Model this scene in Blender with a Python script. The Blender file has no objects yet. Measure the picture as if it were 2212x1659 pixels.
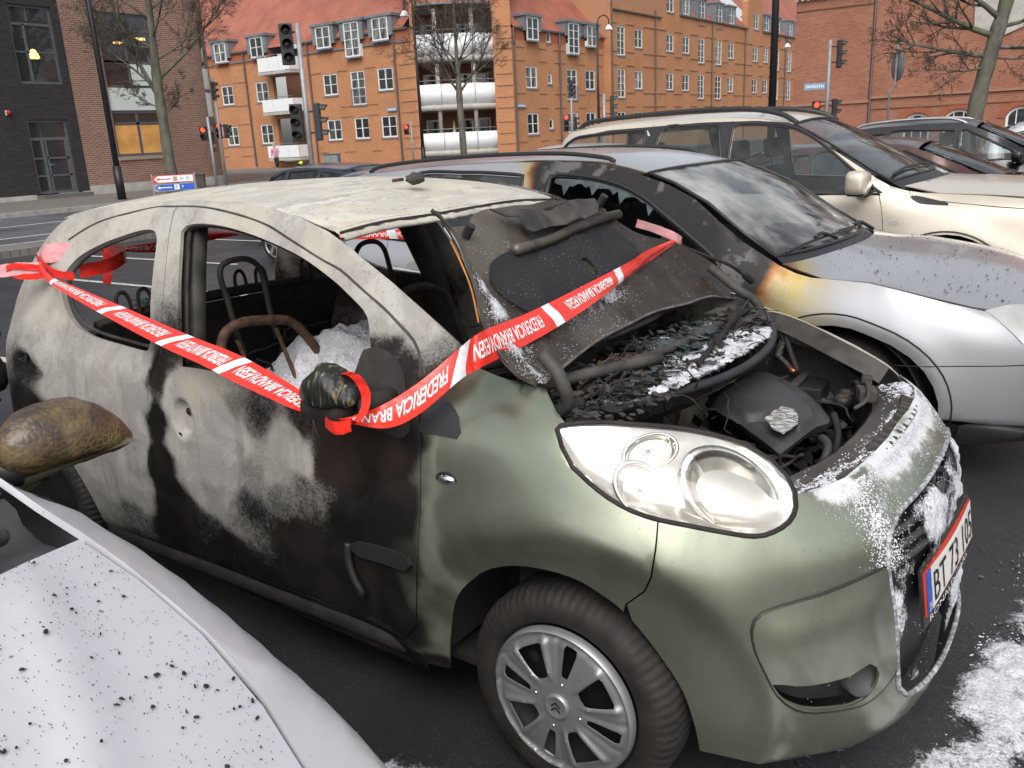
import bpy, bmesh, math, random
import numpy as np
from mathutils import Vector, Matrix, noise
from mathutils.geometry import delaunay_2d_cdt
random.seed(7)
PI=math.pi
scene=bpy.context.scene
# ---------------------------------------------------------------- camera
cam_d=bpy.data.cameras.new("camera"); cam=bpy.data.objects.new("camera",cam_d); scene.collection.objects.link(cam)
cam_d.sensor_fit='HORIZONTAL'; cam_d.sensor_width=36; cam_d.lens=36*1843/2212; cam_d.clip_start=.05; cam_d.clip_end=900
def _cam():
    y,p,r=map(math.radians,(-35.53,16.2,2.805))
    f=Vector((math.sin(y)*math.cos(p),math.cos(y)*math.cos(p),-math.sin(p)))
    rt=Vector((math.cos(y),-math.sin(y),0)); up=rt.cross(f)
    rt2=rt*math.cos(r)-up*math.sin(r); up2=up*math.cos(r)+rt*math.sin(r)
    m=Matrix((rt2,up2,-f)).transposed().to_4x4(); m.translation=Vector((.942,-2.254,1.569)); return m
cam.matrix_world=_cam(); scene.camera=cam
# ---------------------------------------------------------------- sky and sun (overcast)
w=bpy.data.worlds.new("World"); scene.world=w; w.use_nodes=True
nt=w.node_tree; nt.nodes.clear()
SUN_EL,SUN_AZ=math.radians(48),math.radians(150)      # azimuth from +Y towards +X
sky=nt.nodes.new('ShaderNodeTexSky'); sky.sky_type='NISHITA'; sky.sun_disc=False; sky.sun_elevation=SUN_EL; sky.sun_rotation=SUN_AZ
sky.air_density=1.0; sky.dust_density=4.0; sky.ozone_density=1.0
hs=nt.nodes.new('ShaderNodeHueSaturation'); hs.inputs['Saturation'].default_value=.28
# cloud deck: soft grey-white variation over the sky
tc=nt.nodes.new('ShaderNodeTexCoord'); nz=nt.nodes.new('ShaderNodeTexNoise'); nz.inputs['Scale'].default_value=2.2; nz.inputs['Detail'].default_value=4
rp=nt.nodes.new('ShaderNodeMapRange'); rp.inputs[1].default_value=.3; rp.inputs[2].default_value=.75; rp.inputs[3].default_value=.8; rp.inputs[4].default_value=1.2
mx=nt.nodes.new('ShaderNodeMix'); mx.data_type='RGBA'; mx.blend_type='MULTIPLY'; mx.inputs[0].default_value=1
bg=nt.nodes.new('ShaderNodeBackground'); bg.inputs[1].default_value=.15; wo=nt.nodes.new('ShaderNodeOutputWorld')
nt.links.new(sky.outputs[0],hs.inputs['Color']); nt.links.new(hs.outputs[0],mx.inputs[6]); nt.links.new(tc.outputs['Generated'],nz.inputs['Vector'])
nt.links.new(nz.outputs[0],rp.inputs[0]); nt.links.new(rp.outputs[0],mx.inputs[7]); nt.links.new(mx.outputs[2],bg.inputs[0]); nt.links.new(bg.outputs[0],wo.inputs[0])
sd=bpy.data.lights.new("sun",'SUN'); sd.energy=.8; sd.angle=math.radians(40); sd.color=(1,.97,.93)
so=bpy.data.objects.new("sun",sd); scene.collection.objects.link(so)
_d=Vector((math.sin(SUN_AZ)*math.cos(SUN_EL),math.cos(SUN_AZ)*math.cos(SUN_EL),math.sin(SUN_EL)))
so.rotation_euler=_d.to_track_quat('Z','Y').to_euler(); so.location=(0,0,20)
scene.view_settings.view_transform='Standard'; scene.view_settings.look='None'; scene.view_settings.gamma=1; scene.view_settings.exposure=.47
import math
def tab(T,t):
    n=len(T)
    if t<=T[0][0]: return T[0][1]+(T[1][1]-T[0][1])/(T[1][0]-T[0][0])*(t-T[0][0])
    if t>=T[-1][0]: return T[-1][1]+(T[-1][1]-T[-2][1])/(T[-1][0]-T[-2][0])*(t-T[-1][0])
    for i in range(n-1):
        if t<=T[i+1][0]: break
    x0,y0=T[i]; x1,y1=T[i+1]; h=x1-x0
    def m(a,b): return (T[b][1]-T[a][1])/(T[b][0]-T[a][0])
    m0=m(max(i-1,0),min(i+1,n-1)); m1=m(i,min(i+2,n-1)); s=(t-x0)/h
    return ((2*s**3-3*s**2+1)*y0+(s**3-2*s**2+s)*h*m0+(-2*s**3+3*s**2)*y1+(s**3-s**2)*h*m1)
def sst(a,b,x):
    x=min(1,max(0,(x-a)/(b-a))); return x*x*(3-2*x)
class Skin:
    """outer skin of a car: side(s,z) wraps round nose and tail, top(x,v) is bonnet, screen and roof"""
    def __init__(k,yc,WD,WF,XF,XR,X0,X1,LN,LR,NF,NR,kb,ze,zc,sgn=-1,arches=(),nv=2.4,crease=None):
        k.yc,k.WD,k.WF,k.XF,k.XR,k.X0,k.X1,k.LN,k.LR,k.NF,k.NR,k.kb=yc,WD,WF,XF,XR,X0,X1,LN,LR,NF,NR,kb
        k.ze,k.zc,k.sgn,k.arches,k.nv,k.crease=ze,zc,sgn,arches,nv,crease
    def half(k,s,z):
        q=sst(k.kb[0],k.kb[1],s); w=tab(k.WD,z)*(1-q)+tab(k.WF,z)*q
        for (ax,az,r,b) in k.arches:
            d=math.hypot(s-ax,z-az)-r; q=.060 if d<0 else .085
            if z>az-.3: w+=b*math.exp(-(d/q)**2)*sst(az-.3,az-.05,z)
        return max(w,.02)
    def side(k,s,z):
        w=k.half(s,z)
        if s>k.X0:
            t=min((s-k.X0)/k.LN,2.0)*math.pi/2; xf=max(tab(k.XF,z),k.X0+.05); c=math.cos(t)
            return (k.X0+(xf-k.X0)*max(math.sin(t),0)**(2/k.NF), k.yc+k.sgn*w*math.copysign(abs(c)**(2/k.NF),c), z)
        if s<k.X1:
            t=min((k.X1-s)/k.LR,2.0)*math.pi/2; xr=min(tab(k.XR,z),k.X1-.05); c=math.cos(t)
            return (k.X1+(xr-k.X1)*max(math.sin(t),0)**(2/k.NR), k.yc+k.sgn*w*math.copysign(abs(c)**(2/k.NR),c), z)
        return (s,k.yc+k.sgn*w,z)
    def mir(k,s,z):
        x,y,zz=k.side(s,z); return (x,2*k.yc-y,zz)
    def yedge(k,x):
        z=tab(k.ze,x); s=x
        if x>k.X0:   # find s on the nose with that x
            lo,hi=k.X0,k.X0+k.LN
            for _ in range(22):
                m=(lo+hi)/2
                if k.side(m,z)[0]<x: lo=m
                else: hi=m
            s=lo
        elif x<k.X1:
            lo,hi=k.X1-k.LR,k.X1
            for _ in range(22):
                m=(lo+hi)/2
                if k.side(m,z)[0]<x: lo=m
                else: hi=m
            s=lo
        return abs(k.side(s,z)[1]-k.yc),z
    def top(k,x,v):
        if not hasattr(k,'_c'): k._c={}
        key=round(x,5)
        if key not in k._c: k._c[key]=k.yedge(x)+(tab(k.zc,x),)
        y,e,c=k._c[key]
        return (x,k.yc-k.sgn*(-v)*y*-1 if False else k.yc+v*y, e+(c-e)*(1-min(abs(v),1.15)**k.nv))
C1=Skin(0.0,
 [(.15,.72),(.22,.752),(.3,.778),(.45,.80),(.6,.806),(.75,.80),(.88,.785),(.95,.76),(1.1,.70),(1.25,.63),(1.38,.555),(1.46,.48)],
 [(.1,.75),(.25,.775),(.35,.785),(.5,.80),(.65,.80),(.75,.79),(.83,.775),(.9,.745),(.96,.69),(1.03,.6),(1.1,.52)],
 [(.1,.66),(.18,.70),(.27,.72),(.4,.72),(.5,.71),(.58,.70),(.66,.68),(.72,.645),(.78,.595),(.83,.53),(.88,.42),(.94,.24),(1.0,.05)],
 [(.15,-2.72),(.3,-2.78),(.5,-2.80),(.8,-2.79),(1.0,-2.74),(1.15,-2.66),(1.3,-2.5),(1.4,-2.25),(1.46,-2.0)],
 -.2,-2.2,1.25,1.1,2.5,3.4,(-.75,-.25),
 [(-2.75,1.05),(-2.6,1.2),(-2.4,1.32),(-2.2,1.37),(-1.9,1.405),(-1.5,1.417),(-1.2,1.403),(-1.0,1.375),(-.856,1.339),(-.739,1.293),(-.613,1.213),(-.522,1.143),(-.393,1.06),(-.25,.985),(-.1,.955),(.05,.925)],
 [(-2.75,1.12),(-2.6,1.235),(-2.4,1.35),(-2.2,1.405),(-1.9,1.437),(-1.5,1.447),(-1.2,1.434),(-1.0,1.407),(-.856,1.365),(-.5,1.2),(-.25,1.05),(.05,.96)],
 arches=((-.035,.285,.425,.024),))
# silver wagon
WB=Skin(2.45,
 [(.15,.82),(.25,.86),(.4,.885),(.6,.90),(.8,.89),(.92,.87),(.98,.84),(1.2,.75),(1.4,.645),(1.46,.59),(1.52,.5)],
 [(.15,.80),(.25,.85),(.4,.885),(.6,.90),(.72,.895),(.82,.87),(.9,.82),(.98,.73),(1.04,.62)],
 [(.15,.92),(.3,1.0),(.5,1.03),(.6,1.02),(.7,.97),(.78,.85),(.86,.6),(.92,.3),(.98,.0)],
 [(.15,-3.65),(.5,-3.72),(.9,-3.68),(1.1,-3.6),(1.3,-3.45),(1.45,-3.25),(1.52,-3.1)],
 .15,-3.0,1.3,1.1,2.4,3.0,(-.6,-.1),
 [(-3.5,1.21),(-3.3,1.32),(-3.0,1.375),(-2.5,1.41),(-2.0,1.425),(-1.5,1.415),(-1.25,1.39),(-1.0,1.33),(-.75,1.235),(-.5,1.085),(-.3,.97),(-.15,.925),(.1,.885),(.4,.82),(.7,.74),(1.0,.62)],
 [(-3.5,1.24),(-3.3,1.35),(-3.0,1.42),(-2.5,1.46),(-2.0,1.475),(-1.5,1.465),(-1.25,1.435),(-1.0,1.37),(-.75,1.26),(-.5,1.15),(-.3,1.04),(-.15,1.0),(.1,.97),(.4,.91),(.7,.83),(1.0,.68)],
 arches=((.11,.33,.40,.02),))
# beige SUV
SV=Skin(5.2,
 [(.2,.84),(.4,.89),(.6,.905),(.85,.90),(1.0,.885),(1.08,.86),(1.3,.79),(1.5,.71),(1.6,.64),(1.68,.55)],
 [(.2,.84),(.4,.89),(.6,.905),(.85,.90),(.95,.87),(1.02,.80),(1.1,.65)],
 [(.2,1.1),(.5,1.2),(.8,1.17),(.95,1.05),(1.02,.7),(1.1,.2)],
 [(.2,-3.5),(.5,-3.55),(1.0,-3.55),(1.2,-3.5),(1.45,-3.38),(1.6,-3.25),(1.68,-3.1)],
 .3,-2.95,1.2,1.0,2.6,3.2,(-.5,0),
 [(-3.45,1.35),(-3.35,1.5),(-3.1,1.58),(-2.6,1.62),(-1.8,1.625),(-1.4,1.60),(-1.15,1.53),(-.9,1.40),(-.6,1.22),(-.4,1.10),(-.2,1.05),(.2,1.03),(.7,.98),(1.1,.88)],
 [(-3.45,1.45),(-3.35,1.58),(-3.1,1.64),(-2.6,1.67),(-1.8,1.675),(-1.4,1.65),(-1.15,1.60),(-.9,1.48),(-.6,1.31),(-.4,1.20),(-.2,1.13),(.2,1.11),(.7,1.06),(1.1,.95)],
 arches=((.0,.36,.43,.03),))
# ---------------------------------------------------------------- helpers
COL=scene.collection
def tag(o,label=None,cat=None,group=None,kind=None):
    if label: o['label']=label
    if cat: o['category']=cat
    if group: o['group']=group
    if kind: o['kind']=kind
    return o
def empty(name,loc=(0,0,0),rz=0,label=None,cat=None,group=None):
    o=bpy.data.objects.new(name,None); COL.objects.link(o); o.location=loc; o.rotation_euler=(0,0,rz); o.empty_display_size=.2
    return tag(o,label,cat,group)
def obj(name,V,F,mat,parent=None,smooth=True,uv=None,col=None,mi=None):
    me=bpy.data.meshes.new(name); me.from_pydata([tuple(map(float,v)) for v in V],[],F)
    for m in (mat if isinstance(mat,(list,tuple)) else [mat]): me.materials.append(m)
    if smooth: me.polygons.foreach_set('use_smooth',[True]*len(me.polygons))
    if mi is not None: me.polygons.foreach_set('material_index',mi)
    if uv is not None:
        l=me.uv_layers.new(name='UVMap'); vi=np.empty(len(me.loops),dtype=np.int32); me.loops.foreach_get('vertex_index',vi)
        l.data.foreach_set('uv',np.asarray(uv,dtype=np.float32)[vi].ravel())
    if col is not None:
        a=me.color_attributes.new('Col','FLOAT_COLOR','POINT'); c=np.zeros((len(V),4),dtype=np.float32); cc_=np.asarray(col,dtype=np.float32); c[:,:cc_.shape[1]]=cc_; a.data.foreach_set('color',c.ravel())
    me.update(); o=bpy.data.objects.new(name,me); COL.objects.link(o)
    if parent is not None: o.parent=parent
    return o
def bmobj(name,bm,mat,parent=None,smooth=False,bevel=0,seg=2):
    if bevel: bmesh.ops.bevel(bm,geom=list(bm.edges),offset=bevel,segments=seg,affect='EDGES',profile=.6,clamp_overlap=True)
    me=bpy.data.meshes.new(name); bm.normal_update(); bm.to_mesh(me); bm.free()
    for m in (mat if isinstance(mat,(list,tuple)) else [mat]): me.materials.append(m)
    if smooth: me.polygons.foreach_set('use_smooth',[True]*len(me.polygons))
    o=bpy.data.objects.new(name,me); COL.objects.link(o)
    if parent is not None: o.parent=parent
    return o
def copyo(o,parent=None):
    c=o.copy(); COL.objects.link(c)
    if parent is not None: c.parent=parent
    for ch in o.children: copyo(ch,c)
    return c
def box(bm,c,s,rz=0,rx=0,ry=0):
    m=Matrix.Translation(c)@Matrix.Rotation(rz,4,'Z')@Matrix.Rotation(ry,4,'Y')@Matrix.Rotation(rx,4,'X')@Matrix.Diagonal((s[0],s[1],s[2],1))
    return bmesh.ops.create_cube(bm,size=1,matrix=m)['verts']
def cyl(bm,a,b,r,r2=None,n=10,cap=True):
    a=Vector(a); b=Vector(b); d=b-a; r2=r if r2 is None else r2
    m=Matrix.Translation((a+b)/2)@d.to_track_quat('Z','Y').to_matrix().to_4x4()
    return bmesh.ops.create_cone(bm,cap_ends=cap,segments=n,radius1=r,radius2=r2,depth=d.length,matrix=m)['verts']
def tube(pts,r,n=8,closed=False,taper=None):
    """verts/faces of a round tube through pts (r number or list)"""
    P=[Vector(p) for p in pts]; V=[];F=[]; N=len(P); up=Vector((0,0,1)); prev=None
    for i,p in enumerate(P):
        t=(P[min(i+1,N-1)]-P[max(i-1,0)])
        if closed: t=P[(i+1)%N]-P[i-1]
        t.normalize()
        if prev is None: a=t.cross(up if abs(t.z)<.9 else Vector((1,0,0))); a.normalize()
        else: a=prev-t*prev.dot(t); a.normalize()
        prev=a; b=t.cross(a); rr=r[i] if isinstance(r,(list,tuple)) else r
        for k in range(n): V.append(p+a*rr*math.cos(2*PI*k/n)+b*rr*math.sin(2*PI*k/n))
    for i in range(N if closed else N-1):
        for k in range(n):
            j=(i+1)%N; F.append((i*n+k,i*n+(k+1)%n,j*n+(k+1)%n,j*n+k))
    if not closed: F.append(tuple(range(n-1,-1,-1))); F.append(tuple((N-1)*n+k for k in range(n)))
    return V,F
def tubeobj(name,pts,r,mat,parent=None,n=8,closed=False,sm_=0):
    if sm_: pts=spl3(pts,sm_,closed)
    V,F=tube(pts,r,n,closed); return obj(name,V,F,mat,parent)
def merge(parts):
    V=[];F=[]
    for v,f in parts:
        o=len(V); V+=list(v); F+=[tuple(i+o for i in q) for q in f]
    return V,F
def cr(p0,p1,p2,p3,t): return .5*((2*p1)+(p2-p0)*t+(2*p0-5*p1+4*p2-p3)*t*t+(3*p1-p0-3*p2+p3)*t**3)
def spl3(P,n,closed=False):
    P=[Vector(p) for p in P]; N=len(P); out=[]
    for i in range(N if closed else N-1):
        g=(lambda j:P[j%N]) if closed else (lambda j:P[min(max(j,0),N-1)])
        for k in range(n): out.append(cr(g(i-1),g(i),g(i+1),g(i+2),k/n))
    if not closed: out.append(P[-1])
    return out
def sm(P,step=.03,closed=True):
    """smooth 2D outline; a point with a third item is a corner"""
    N=len(P); out=[]
    def pt(j): return Vector(P[j%N][:2])
    def isc(j): return len(P[j%N])>2
    for i in range(N if closed else N-1):
        p1,p2=pt(i),pt(i+1)
        p0=pt(i-1) if not isc(i) and (closed or i>0) else p1-(p2-p1)*.3
        p3=pt(i+2) if not isc(i+1) and (closed or i<N-2) else p2+(p2-p1)*.3
        L=(p2-p1).length; n=max(1,int(L/step))
        for k in range(n): out.append(cr(p0,p1,p2,p3,k/n))
    if not closed: out.append(pt(N-1))
    return [(p.x,p.y) for p in out]
def inpoly(pts,poly):
    pts=np.asarray(pts); x,y=pts[:,0],pts[:,1]; r=np.zeros(len(pts),bool); P=np.asarray(poly); n=len(P); j=n-1
    for i in range(n):
        xi,yi=P[i]; xj,yj=P[j]
        if yi!=yj:
            c=((yi>y)!=(yj>y))&(x<(xj-xi)*(y-yi)/(yj-yi)+xi); r^=c
        j=i
    return r
def offs(P,d):
    """move an outline inwards by d (outwards if negative)"""
    A=np.asarray(P,float); ar=.5*np.sum(A[:,0]*np.roll(A[:,1],-1)-np.roll(A[:,0],-1)*A[:,1])
    t=np.roll(A,-1,0)-np.roll(A,1,0); t/=np.maximum(np.linalg.norm(t,axis=1,keepdims=True),1e-9)
    n=np.stack([-t[:,1],t[:,0]],1)*(1 if ar>0 else -1); return [tuple(p) for p in A+n*d]
def edist(P):
    A=np.asarray(P,float); B=np.roll(A,-1,0); D=B-A; L=(D**2).sum(1)+1e-12
    def f(x,y):
        q=np.array((x,y)); t=np.clip(((q-A)*D).sum(1)/L,0,1); return float(np.sqrt((((A+D*t[:,None])-q)**2).sum(1).min()))
    return f
def tri2d(outline,holes=(),res=.03,jit=0,extra=()):
    O=[tuple(p) for p in outline]; A=np.asarray(O); lo,hi=A.min(0),A.max(0)
    g=[]
    nx,ny=int((hi[0]-lo[0])/res)+1,int((hi[1]-lo[1])/res)+1
    X,Y=np.meshgrid(lo[0]+(np.arange(nx)+.5)*res,lo[1]+(np.arange(ny)+.5)*res); X[::2]+=res*.5
    G=np.stack([X.ravel(),Y.ravel()],1); m=inpoly(G,O)
    for h in holes: m&=~inpoly(G,h)
    G=G[m]
    B=np.concatenate([A]+[np.asarray(h) for h in holes])
    if len(G):
        keep=np.ones(len(G),bool)
        for i in range(0,len(G),4000):
            d=((G[i:i+4000,None,:]-B[None])**2).sum(2).min(1); keep[i:i+4000]=d>(res*.45)**2
        G=G[keep]
    vs=[Vector(p) for p in O]; es=[(i,(i+1)%len(O)) for i in range(len(O))]
    for h in holes:
        b=len(vs); vs+=[Vector(p) for p in h]; es+=[(b+i,b+(i+1)%len(h)) for i in range(len(h))]
    vs+=[Vector(p) for p in G]
    v,e,f,_,_,_=delaunay_2d_cdt(vs,es,[],0,1e-6)
    v=np.array([tuple(p) for p in v]); f=np.array([t for t in f if len(t)==3])
    c=v[f].mean(1); m=inpoly(c,O)
    for h in holes: m&=~inpoly(c,h)
    return v,f[m]
def panel(name,outline,surf,mat,parent=None,holes=(),res=.03,thick=.003,out=None,col=None,disp=None,uvs=1,smooth=True,gap=0,bev=True):
    """sheet cut to an outline in a surface's own (u,v), laid on surf(u,v) and given thickness inwards"""
    if gap: outline=offs(outline,gap)
    v,f=tri2d(outline,holes,res); P=np.array([surf(*p) for p in v])
    a=P[f[:,1]]-P[f[:,0]]; b=P[f[:,2]]-P[f[:,0]]; N=np.cross(a,b)
    if out is not None:
        C_=P[f].mean(1); o=out(C_) if callable(out) else np.asarray(out)
        if (N*o).sum()<0: f=f[:,::-1]; N=-N
    vn=np.zeros_like(P); 
    for k in range(3): np.add.at(vn,f[:,k],N)
    vn/=np.maximum(np.linalg.norm(vn,axis=1,keepdims=True),1e-12)
    if disp is not None: P=P+vn*np.array([disp(*q) for q in v])[:,None]
    cc=None
    if col is not None: cc=np.array([(tuple(col(v[i],P[i]))+(0,))[:4] for i in range(len(P))])
    if thick:
        # front sheet, back sheet, rim
        n=len(P); F=[tuple(t) for t in f]+[tuple(n+i for i in t[::-1]) for t in f]
        ed={}
        for t in f:
            for k in range(3): ed[(t[k],t[(k+1)%3])]=1
        for (i,j) in list(ed):
            if (j,i) not in ed: F.append((j,i,n+i,n+j))
        P2=P-vn*thick; V=np.concatenate([P,P2]); cc=None if cc is None else np.concatenate([cc,cc]); uv=np.concatenate([v,v])*uvs
    else: V=P; F=[tuple(t) for t in f]; uv=v*uvs
    F=[tuple(int(i) for i in t) for t in F]
    o=obj(name,V,F,mat,parent,smooth,uv=uv,col=cc)
    if thick:
        me=o.data; bm=bmesh.new(); bm.from_mesh(me)
        for e in bm.edges:
            if len(e.link_faces)==2 and e.link_faces[0].normal.dot(e.link_faces[1].normal)<.35: e.smooth=False
        bm.to_mesh(me); bm.free()
    return o
def grid(fn,nu,nv,closed_u=False,closed_v=False):
    V=[fn(i/(nu if closed_u else nu-1),j/(nv if closed_v else nv-1)) for i in range(nu) for j in range(nv)]; F=[]
    for i in range(nu if closed_u else nu-1):
        for j in range(nv if closed_v else nv-1):
            a=i*nv+j; b=i*nv+(j+1)%nv; c=((i+1)%nu)*nv+(j+1)%nv; d=((i+1)%nu)*nv+j; F.append((a,b,c,d))
    return V,F
def lathe(prof,axis='y',n=48,c=(0,0,0)):
    V=[];F=[];m=len(prof)
    for i in range(n):
        a=2*PI*i/n
        for (r,h) in prof:
            if axis=='y': V.append((c[0]+r*math.cos(a),c[1]+h,c[2]+r*math.sin(a)))
            else: V.append((c[0]+r*math.cos(a),c[1]+r*math.sin(a),c[2]+h))
    for i in range(n):
        for j in range(m-1):
            a,b=i*m+j,((i+1)%n)*m+j; F.append((a,a+1,b+1,b) if axis=='y' else (a,b,b+1,a+1))
    return V,F
def fbm(x,y=0,z=0,o=4): return noise.fractal(Vector((x,y,z)),1.0,2.0,o)
# ---------------------------------------------------------------- materials
class NT:
    def __init__(s,name):
        s.m=bpy.data.materials.new(name); s.m.use_nodes=True; s.t=s.m.node_tree; s.t.nodes.clear()
        s.out=s.n('OutputMaterial'); s.b=s.n('BsdfPrincipled'); s.l(s.b.outputs[0],s.out.inputs[0]); s._co=None
    def n(s,k,**kw):
        q=s.t.nodes.new('ShaderNode'+k)
        for a,b in kw.items(): setattr(q,a,b)
        return q
    def l(s,a,b): s.t.links.new(a,b)
    def co(s,kind='Object'):
        if s._co is None: s._co=s.n('TexCoord')
        return s._co.outputs[kind]
    def noise(s,scale,detail=4,rough=.55,kind='Object',stretch=None,dist=0):
        q=s.n('TexNoise'); q.inputs['Scale'].default_value=scale; q.inputs['Detail'].default_value=detail; q.inputs['Roughness'].default_value=rough; q.inputs['Distortion'].default_value=dist
        c=s.co(kind)
        if stretch:
            m=s.n('Mapping'); m.inputs['Scale'].default_value=stretch; s.l(c,m.inputs[0]); c=m.outputs[0]
        s.l(c,q.inputs['Vector']); return q.outputs[0]
    def voro(s,scale,feature='F1',kind='Object',rand=1,stretch=None):
        q=s.n('TexVoronoi',feature=feature); q.inputs['Scale'].default_value=scale; q.inputs['Randomness'].default_value=rand
        c=s.co(kind)
        if stretch:
            m=s.n('Mapping'); m.inputs['Scale'].default_value=stretch; s.l(c,m.inputs[0]); c=m.outputs[0]
        s.l(c,q.inputs['Vector']); return q.outputs[0]
    def rng(s,v,a,b,c=0,d=1,smooth=True):
        q=s.n('MapRange'); q.interpolation_type='SMOOTHSTEP' if smooth else 'LINEAR'
        s.l(v,q.inputs[0])
        for i,x in zip((1,2,3,4),(a,b,c,d)): q.inputs[i].default_value=x
        return q.outputs[0]
    def mix(s,f,a,b,mode='MIX'):
        q=s.n('Mix',data_type='RGBA',blend_type=mode)
        for i,x in ((0,f),(6,a),(7,b)):
            if isinstance(x,bpy.types.NodeSocket): s.l(x,q.inputs[i])
            elif i==0: q.inputs[0].default_value=x
            else: q.inputs[i].default_value=(*x[:3],1)
        return q.outputs[2]
    def math(s,op,a,b=0,cl=False):
        q=s.n('Math',operation=op); q.use_clamp=cl
        for i,x in ((0,a),(1,b)):
            if isinstance(x,bpy.types.NodeSocket): s.l(x,q.inputs[i])
            else: q.inputs[i].default_value=x
        return q.outputs[0]
    def bump(s,h,strength=.3,dist=.01):
        q=s.n('Bump'); q.inputs['Strength'].default_value=strength; q.inputs['Distance'].default_value=dist; s.l(h,q.inputs['Height']); s.l(q.outputs[0],s.b.inputs['Normal']); return q
    def set(s,**k):
        nm=dict(base='Base Color',rough='Roughness',metal='Metallic',coat='Coat Weight',coatr='Coat Roughness',spec='Specular IOR Level',alpha='Alpha',trans='Transmission Weight',ior='IOR',emit='Emission Color',estr='Emission Strength',sheen='Sheen Weight')
        for a,x in k.items():
            i=s.b.inputs[nm[a]]
            if isinstance(x,bpy.types.NodeSocket): s.l(x,i)
            elif isinstance(x,(tuple,list)): i.default_value=(*x[:3],1)
            else: i.default_value=x
        return s.m
def simple(name,base,rough=.6,metal=0,var=.15,scale=8,bump=0,bscale=60,**k):
    t=NT(name); n=t.noise(scale,5); f=t.rng(n,.25,.75)
    lo=[c*(1-var) for c in base]; hi=[min(1,c*(1+var)) for c in base]
    t.set(base=t.mix(f,lo,hi),rough=rough,metal=metal,**k)
    if bump: t.bump(t.noise(bscale,4),bump,.003)
    return t.m
def glassmat(name,tint=(.02,.025,.03),rough=.03):
    t=NT(name); t.set(base=tint,rough=rough,spec=.8,coat=.4); return t.m
def seeglass(name,tint=(.75,.85,.85),dirt=.15,scale=6,rough=.02,refl=1.5):
    """thin see-through glazing with its real reflection and some dirt"""
    t=NT(name); tr=t.n('BsdfTransparent'); tr.inputs[0].default_value=(*tint,1); gl=t.n('BsdfGlossy'); gl.inputs['Roughness'].default_value=rough
    fr=t.n('Fresnel'); fr.inputs[0].default_value=refl; mx=t.n('MixShader'); t.l(fr.outputs[0],mx.inputs[0]); t.l(tr.outputs[0],mx.inputs[1]); t.l(gl.outputs[0],mx.inputs[2])
    df=t.n('BsdfDiffuse'); df.inputs[0].default_value=(.35,.35,.34,1); m2=t.n('MixShader'); f=t.rng(t.noise(scale,6),.35,.8,0,dirt); t.l(f,m2.inputs[0]); t.l(mx.outputs[0],m2.inputs[1]); t.l(df.outputs[0],m2.inputs[2]); t.l(m2.outputs[0],t.out.inputs[0])
    return t.m
# ---------------------------------------------------------------- setting: ground and road
def asphalt(name,base=(.045,.046,.05),wet=.35,lines=0):
    t=NT(name); n1=t.noise(1.2,5); n2=t.noise(230,3,kind='Object'); n3=t.noise(.9,5)
    c=t.mix(t.rng(n1,.3,.7),[b*.72 for b in base],[b*1.25 for b in base]); c=t.mix(t.math('MULTIPLY',t.rng(n2,.52,.66),.8),c,[b*3.2 for b in base]); c=t.mix(t.rng(t.voro(38),.0,.16,.7,0),c,[b*5 for b in base]); c=t.mix(t.rng(t.noise(70,3,.7),.56,.66,0,.55),c,[b*4 for b in base]); c=t.mix(t.rng(t.noise(.6,6),.52,.6,0,.5),c,[b*.5 for b in base])
    r=t.rng(n3,.35,.65,wet,wet+.3); t.set(base=c,rough=r,spec=.5); t.bump(n2,.7,.006); return t.m
m_asph=asphalt('car_park_asphalt',(.026,.026,.029),.28)
m_road=asphalt('road_asphalt',(.075,.078,.085),.5)
m_paint=simple('road_paint',(.55,.55,.53),.6,var=.3,scale=14)
m_paintw=simple('bay_paint',(.45,.45,.42),.6,var=.4,scale=20)
m_kerb=simple('kerb_stone',(.30,.29,.275),.8,var=.2,scale=5,bump=.3)
def paving(name,base):
    t=NT(name); b=t.n('TexBrick'); b.inputs['Scale'].default_value=1.6; b.inputs['Mortar Size'].default_value=.02; b.inputs['Color1'].default_value=(*base,1); b.inputs['Color2'].default_value=(*[c*.85 for c in base],1); b.inputs['Mortar'].default_value=(.10,.095,.085,1)
    t.l(t.co('Object'),b.inputs[0]); c=t.mix(t.rng(t.noise(.8,5),.3,.7),b.outputs[0],[c*.7 for c in base],'MIX'); t.set(base=t.mix(.5,b.outputs[0],c),rough=.75); t.bump(b.outputs[1],-.2,.01); return t.m
m_pave=paving('pavement_slabs',(.20,.185,.165))
def sheet(name,pts,z,mat,kind='structure',thick=None):
    if thick is None: V=[(x,y,z) for x,y in pts]; F=[tuple(range(len(pts)))]
    else:
        n=len(pts); V=[(x,y,z) for x,y in pts]+[(x,y,z-thick) for x,y in pts]; F=[tuple(range(n))]+[(i,n+i,n+(i+1)%n,(i+1)%n) for i in range(n)]
    o=obj(name,V,F,mat,smooth=False); return tag(o,kind=kind)
sheet('ground',[(-300,-120),(200,-120),(200,400),(-300,400)],0,m_asph)
sheet('road',[(-24.75,-60),(-15.35,-60),(-15.35,34.5),(-24.75,34.5)],.004,m_road)
sheet('cross_road',[(-70,33),(30,33),(30,24),(-15.35,24),(-15.35,33.0),(-70,33.0)][:4],.003,m_road) if False else None
sheet('pavement',[(-31.9,-60),(-25.05,-60),(-25.05,26),(-27,30.5),(-31.9,33)],.13,m_pave,thick=.13)
sheet('kerb',[(-25.05,-60),(-24.75,-60),(-24.75,26),(-26.8,31),(-27,30.5),(-25.05,26)],.135,m_kerb,thick=.135)
sheet('verge',[(-15.2,-60),(-14.2,-60),(-14.2,28),(-15.2,28)],.12,m_pave,thick=.12)
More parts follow.
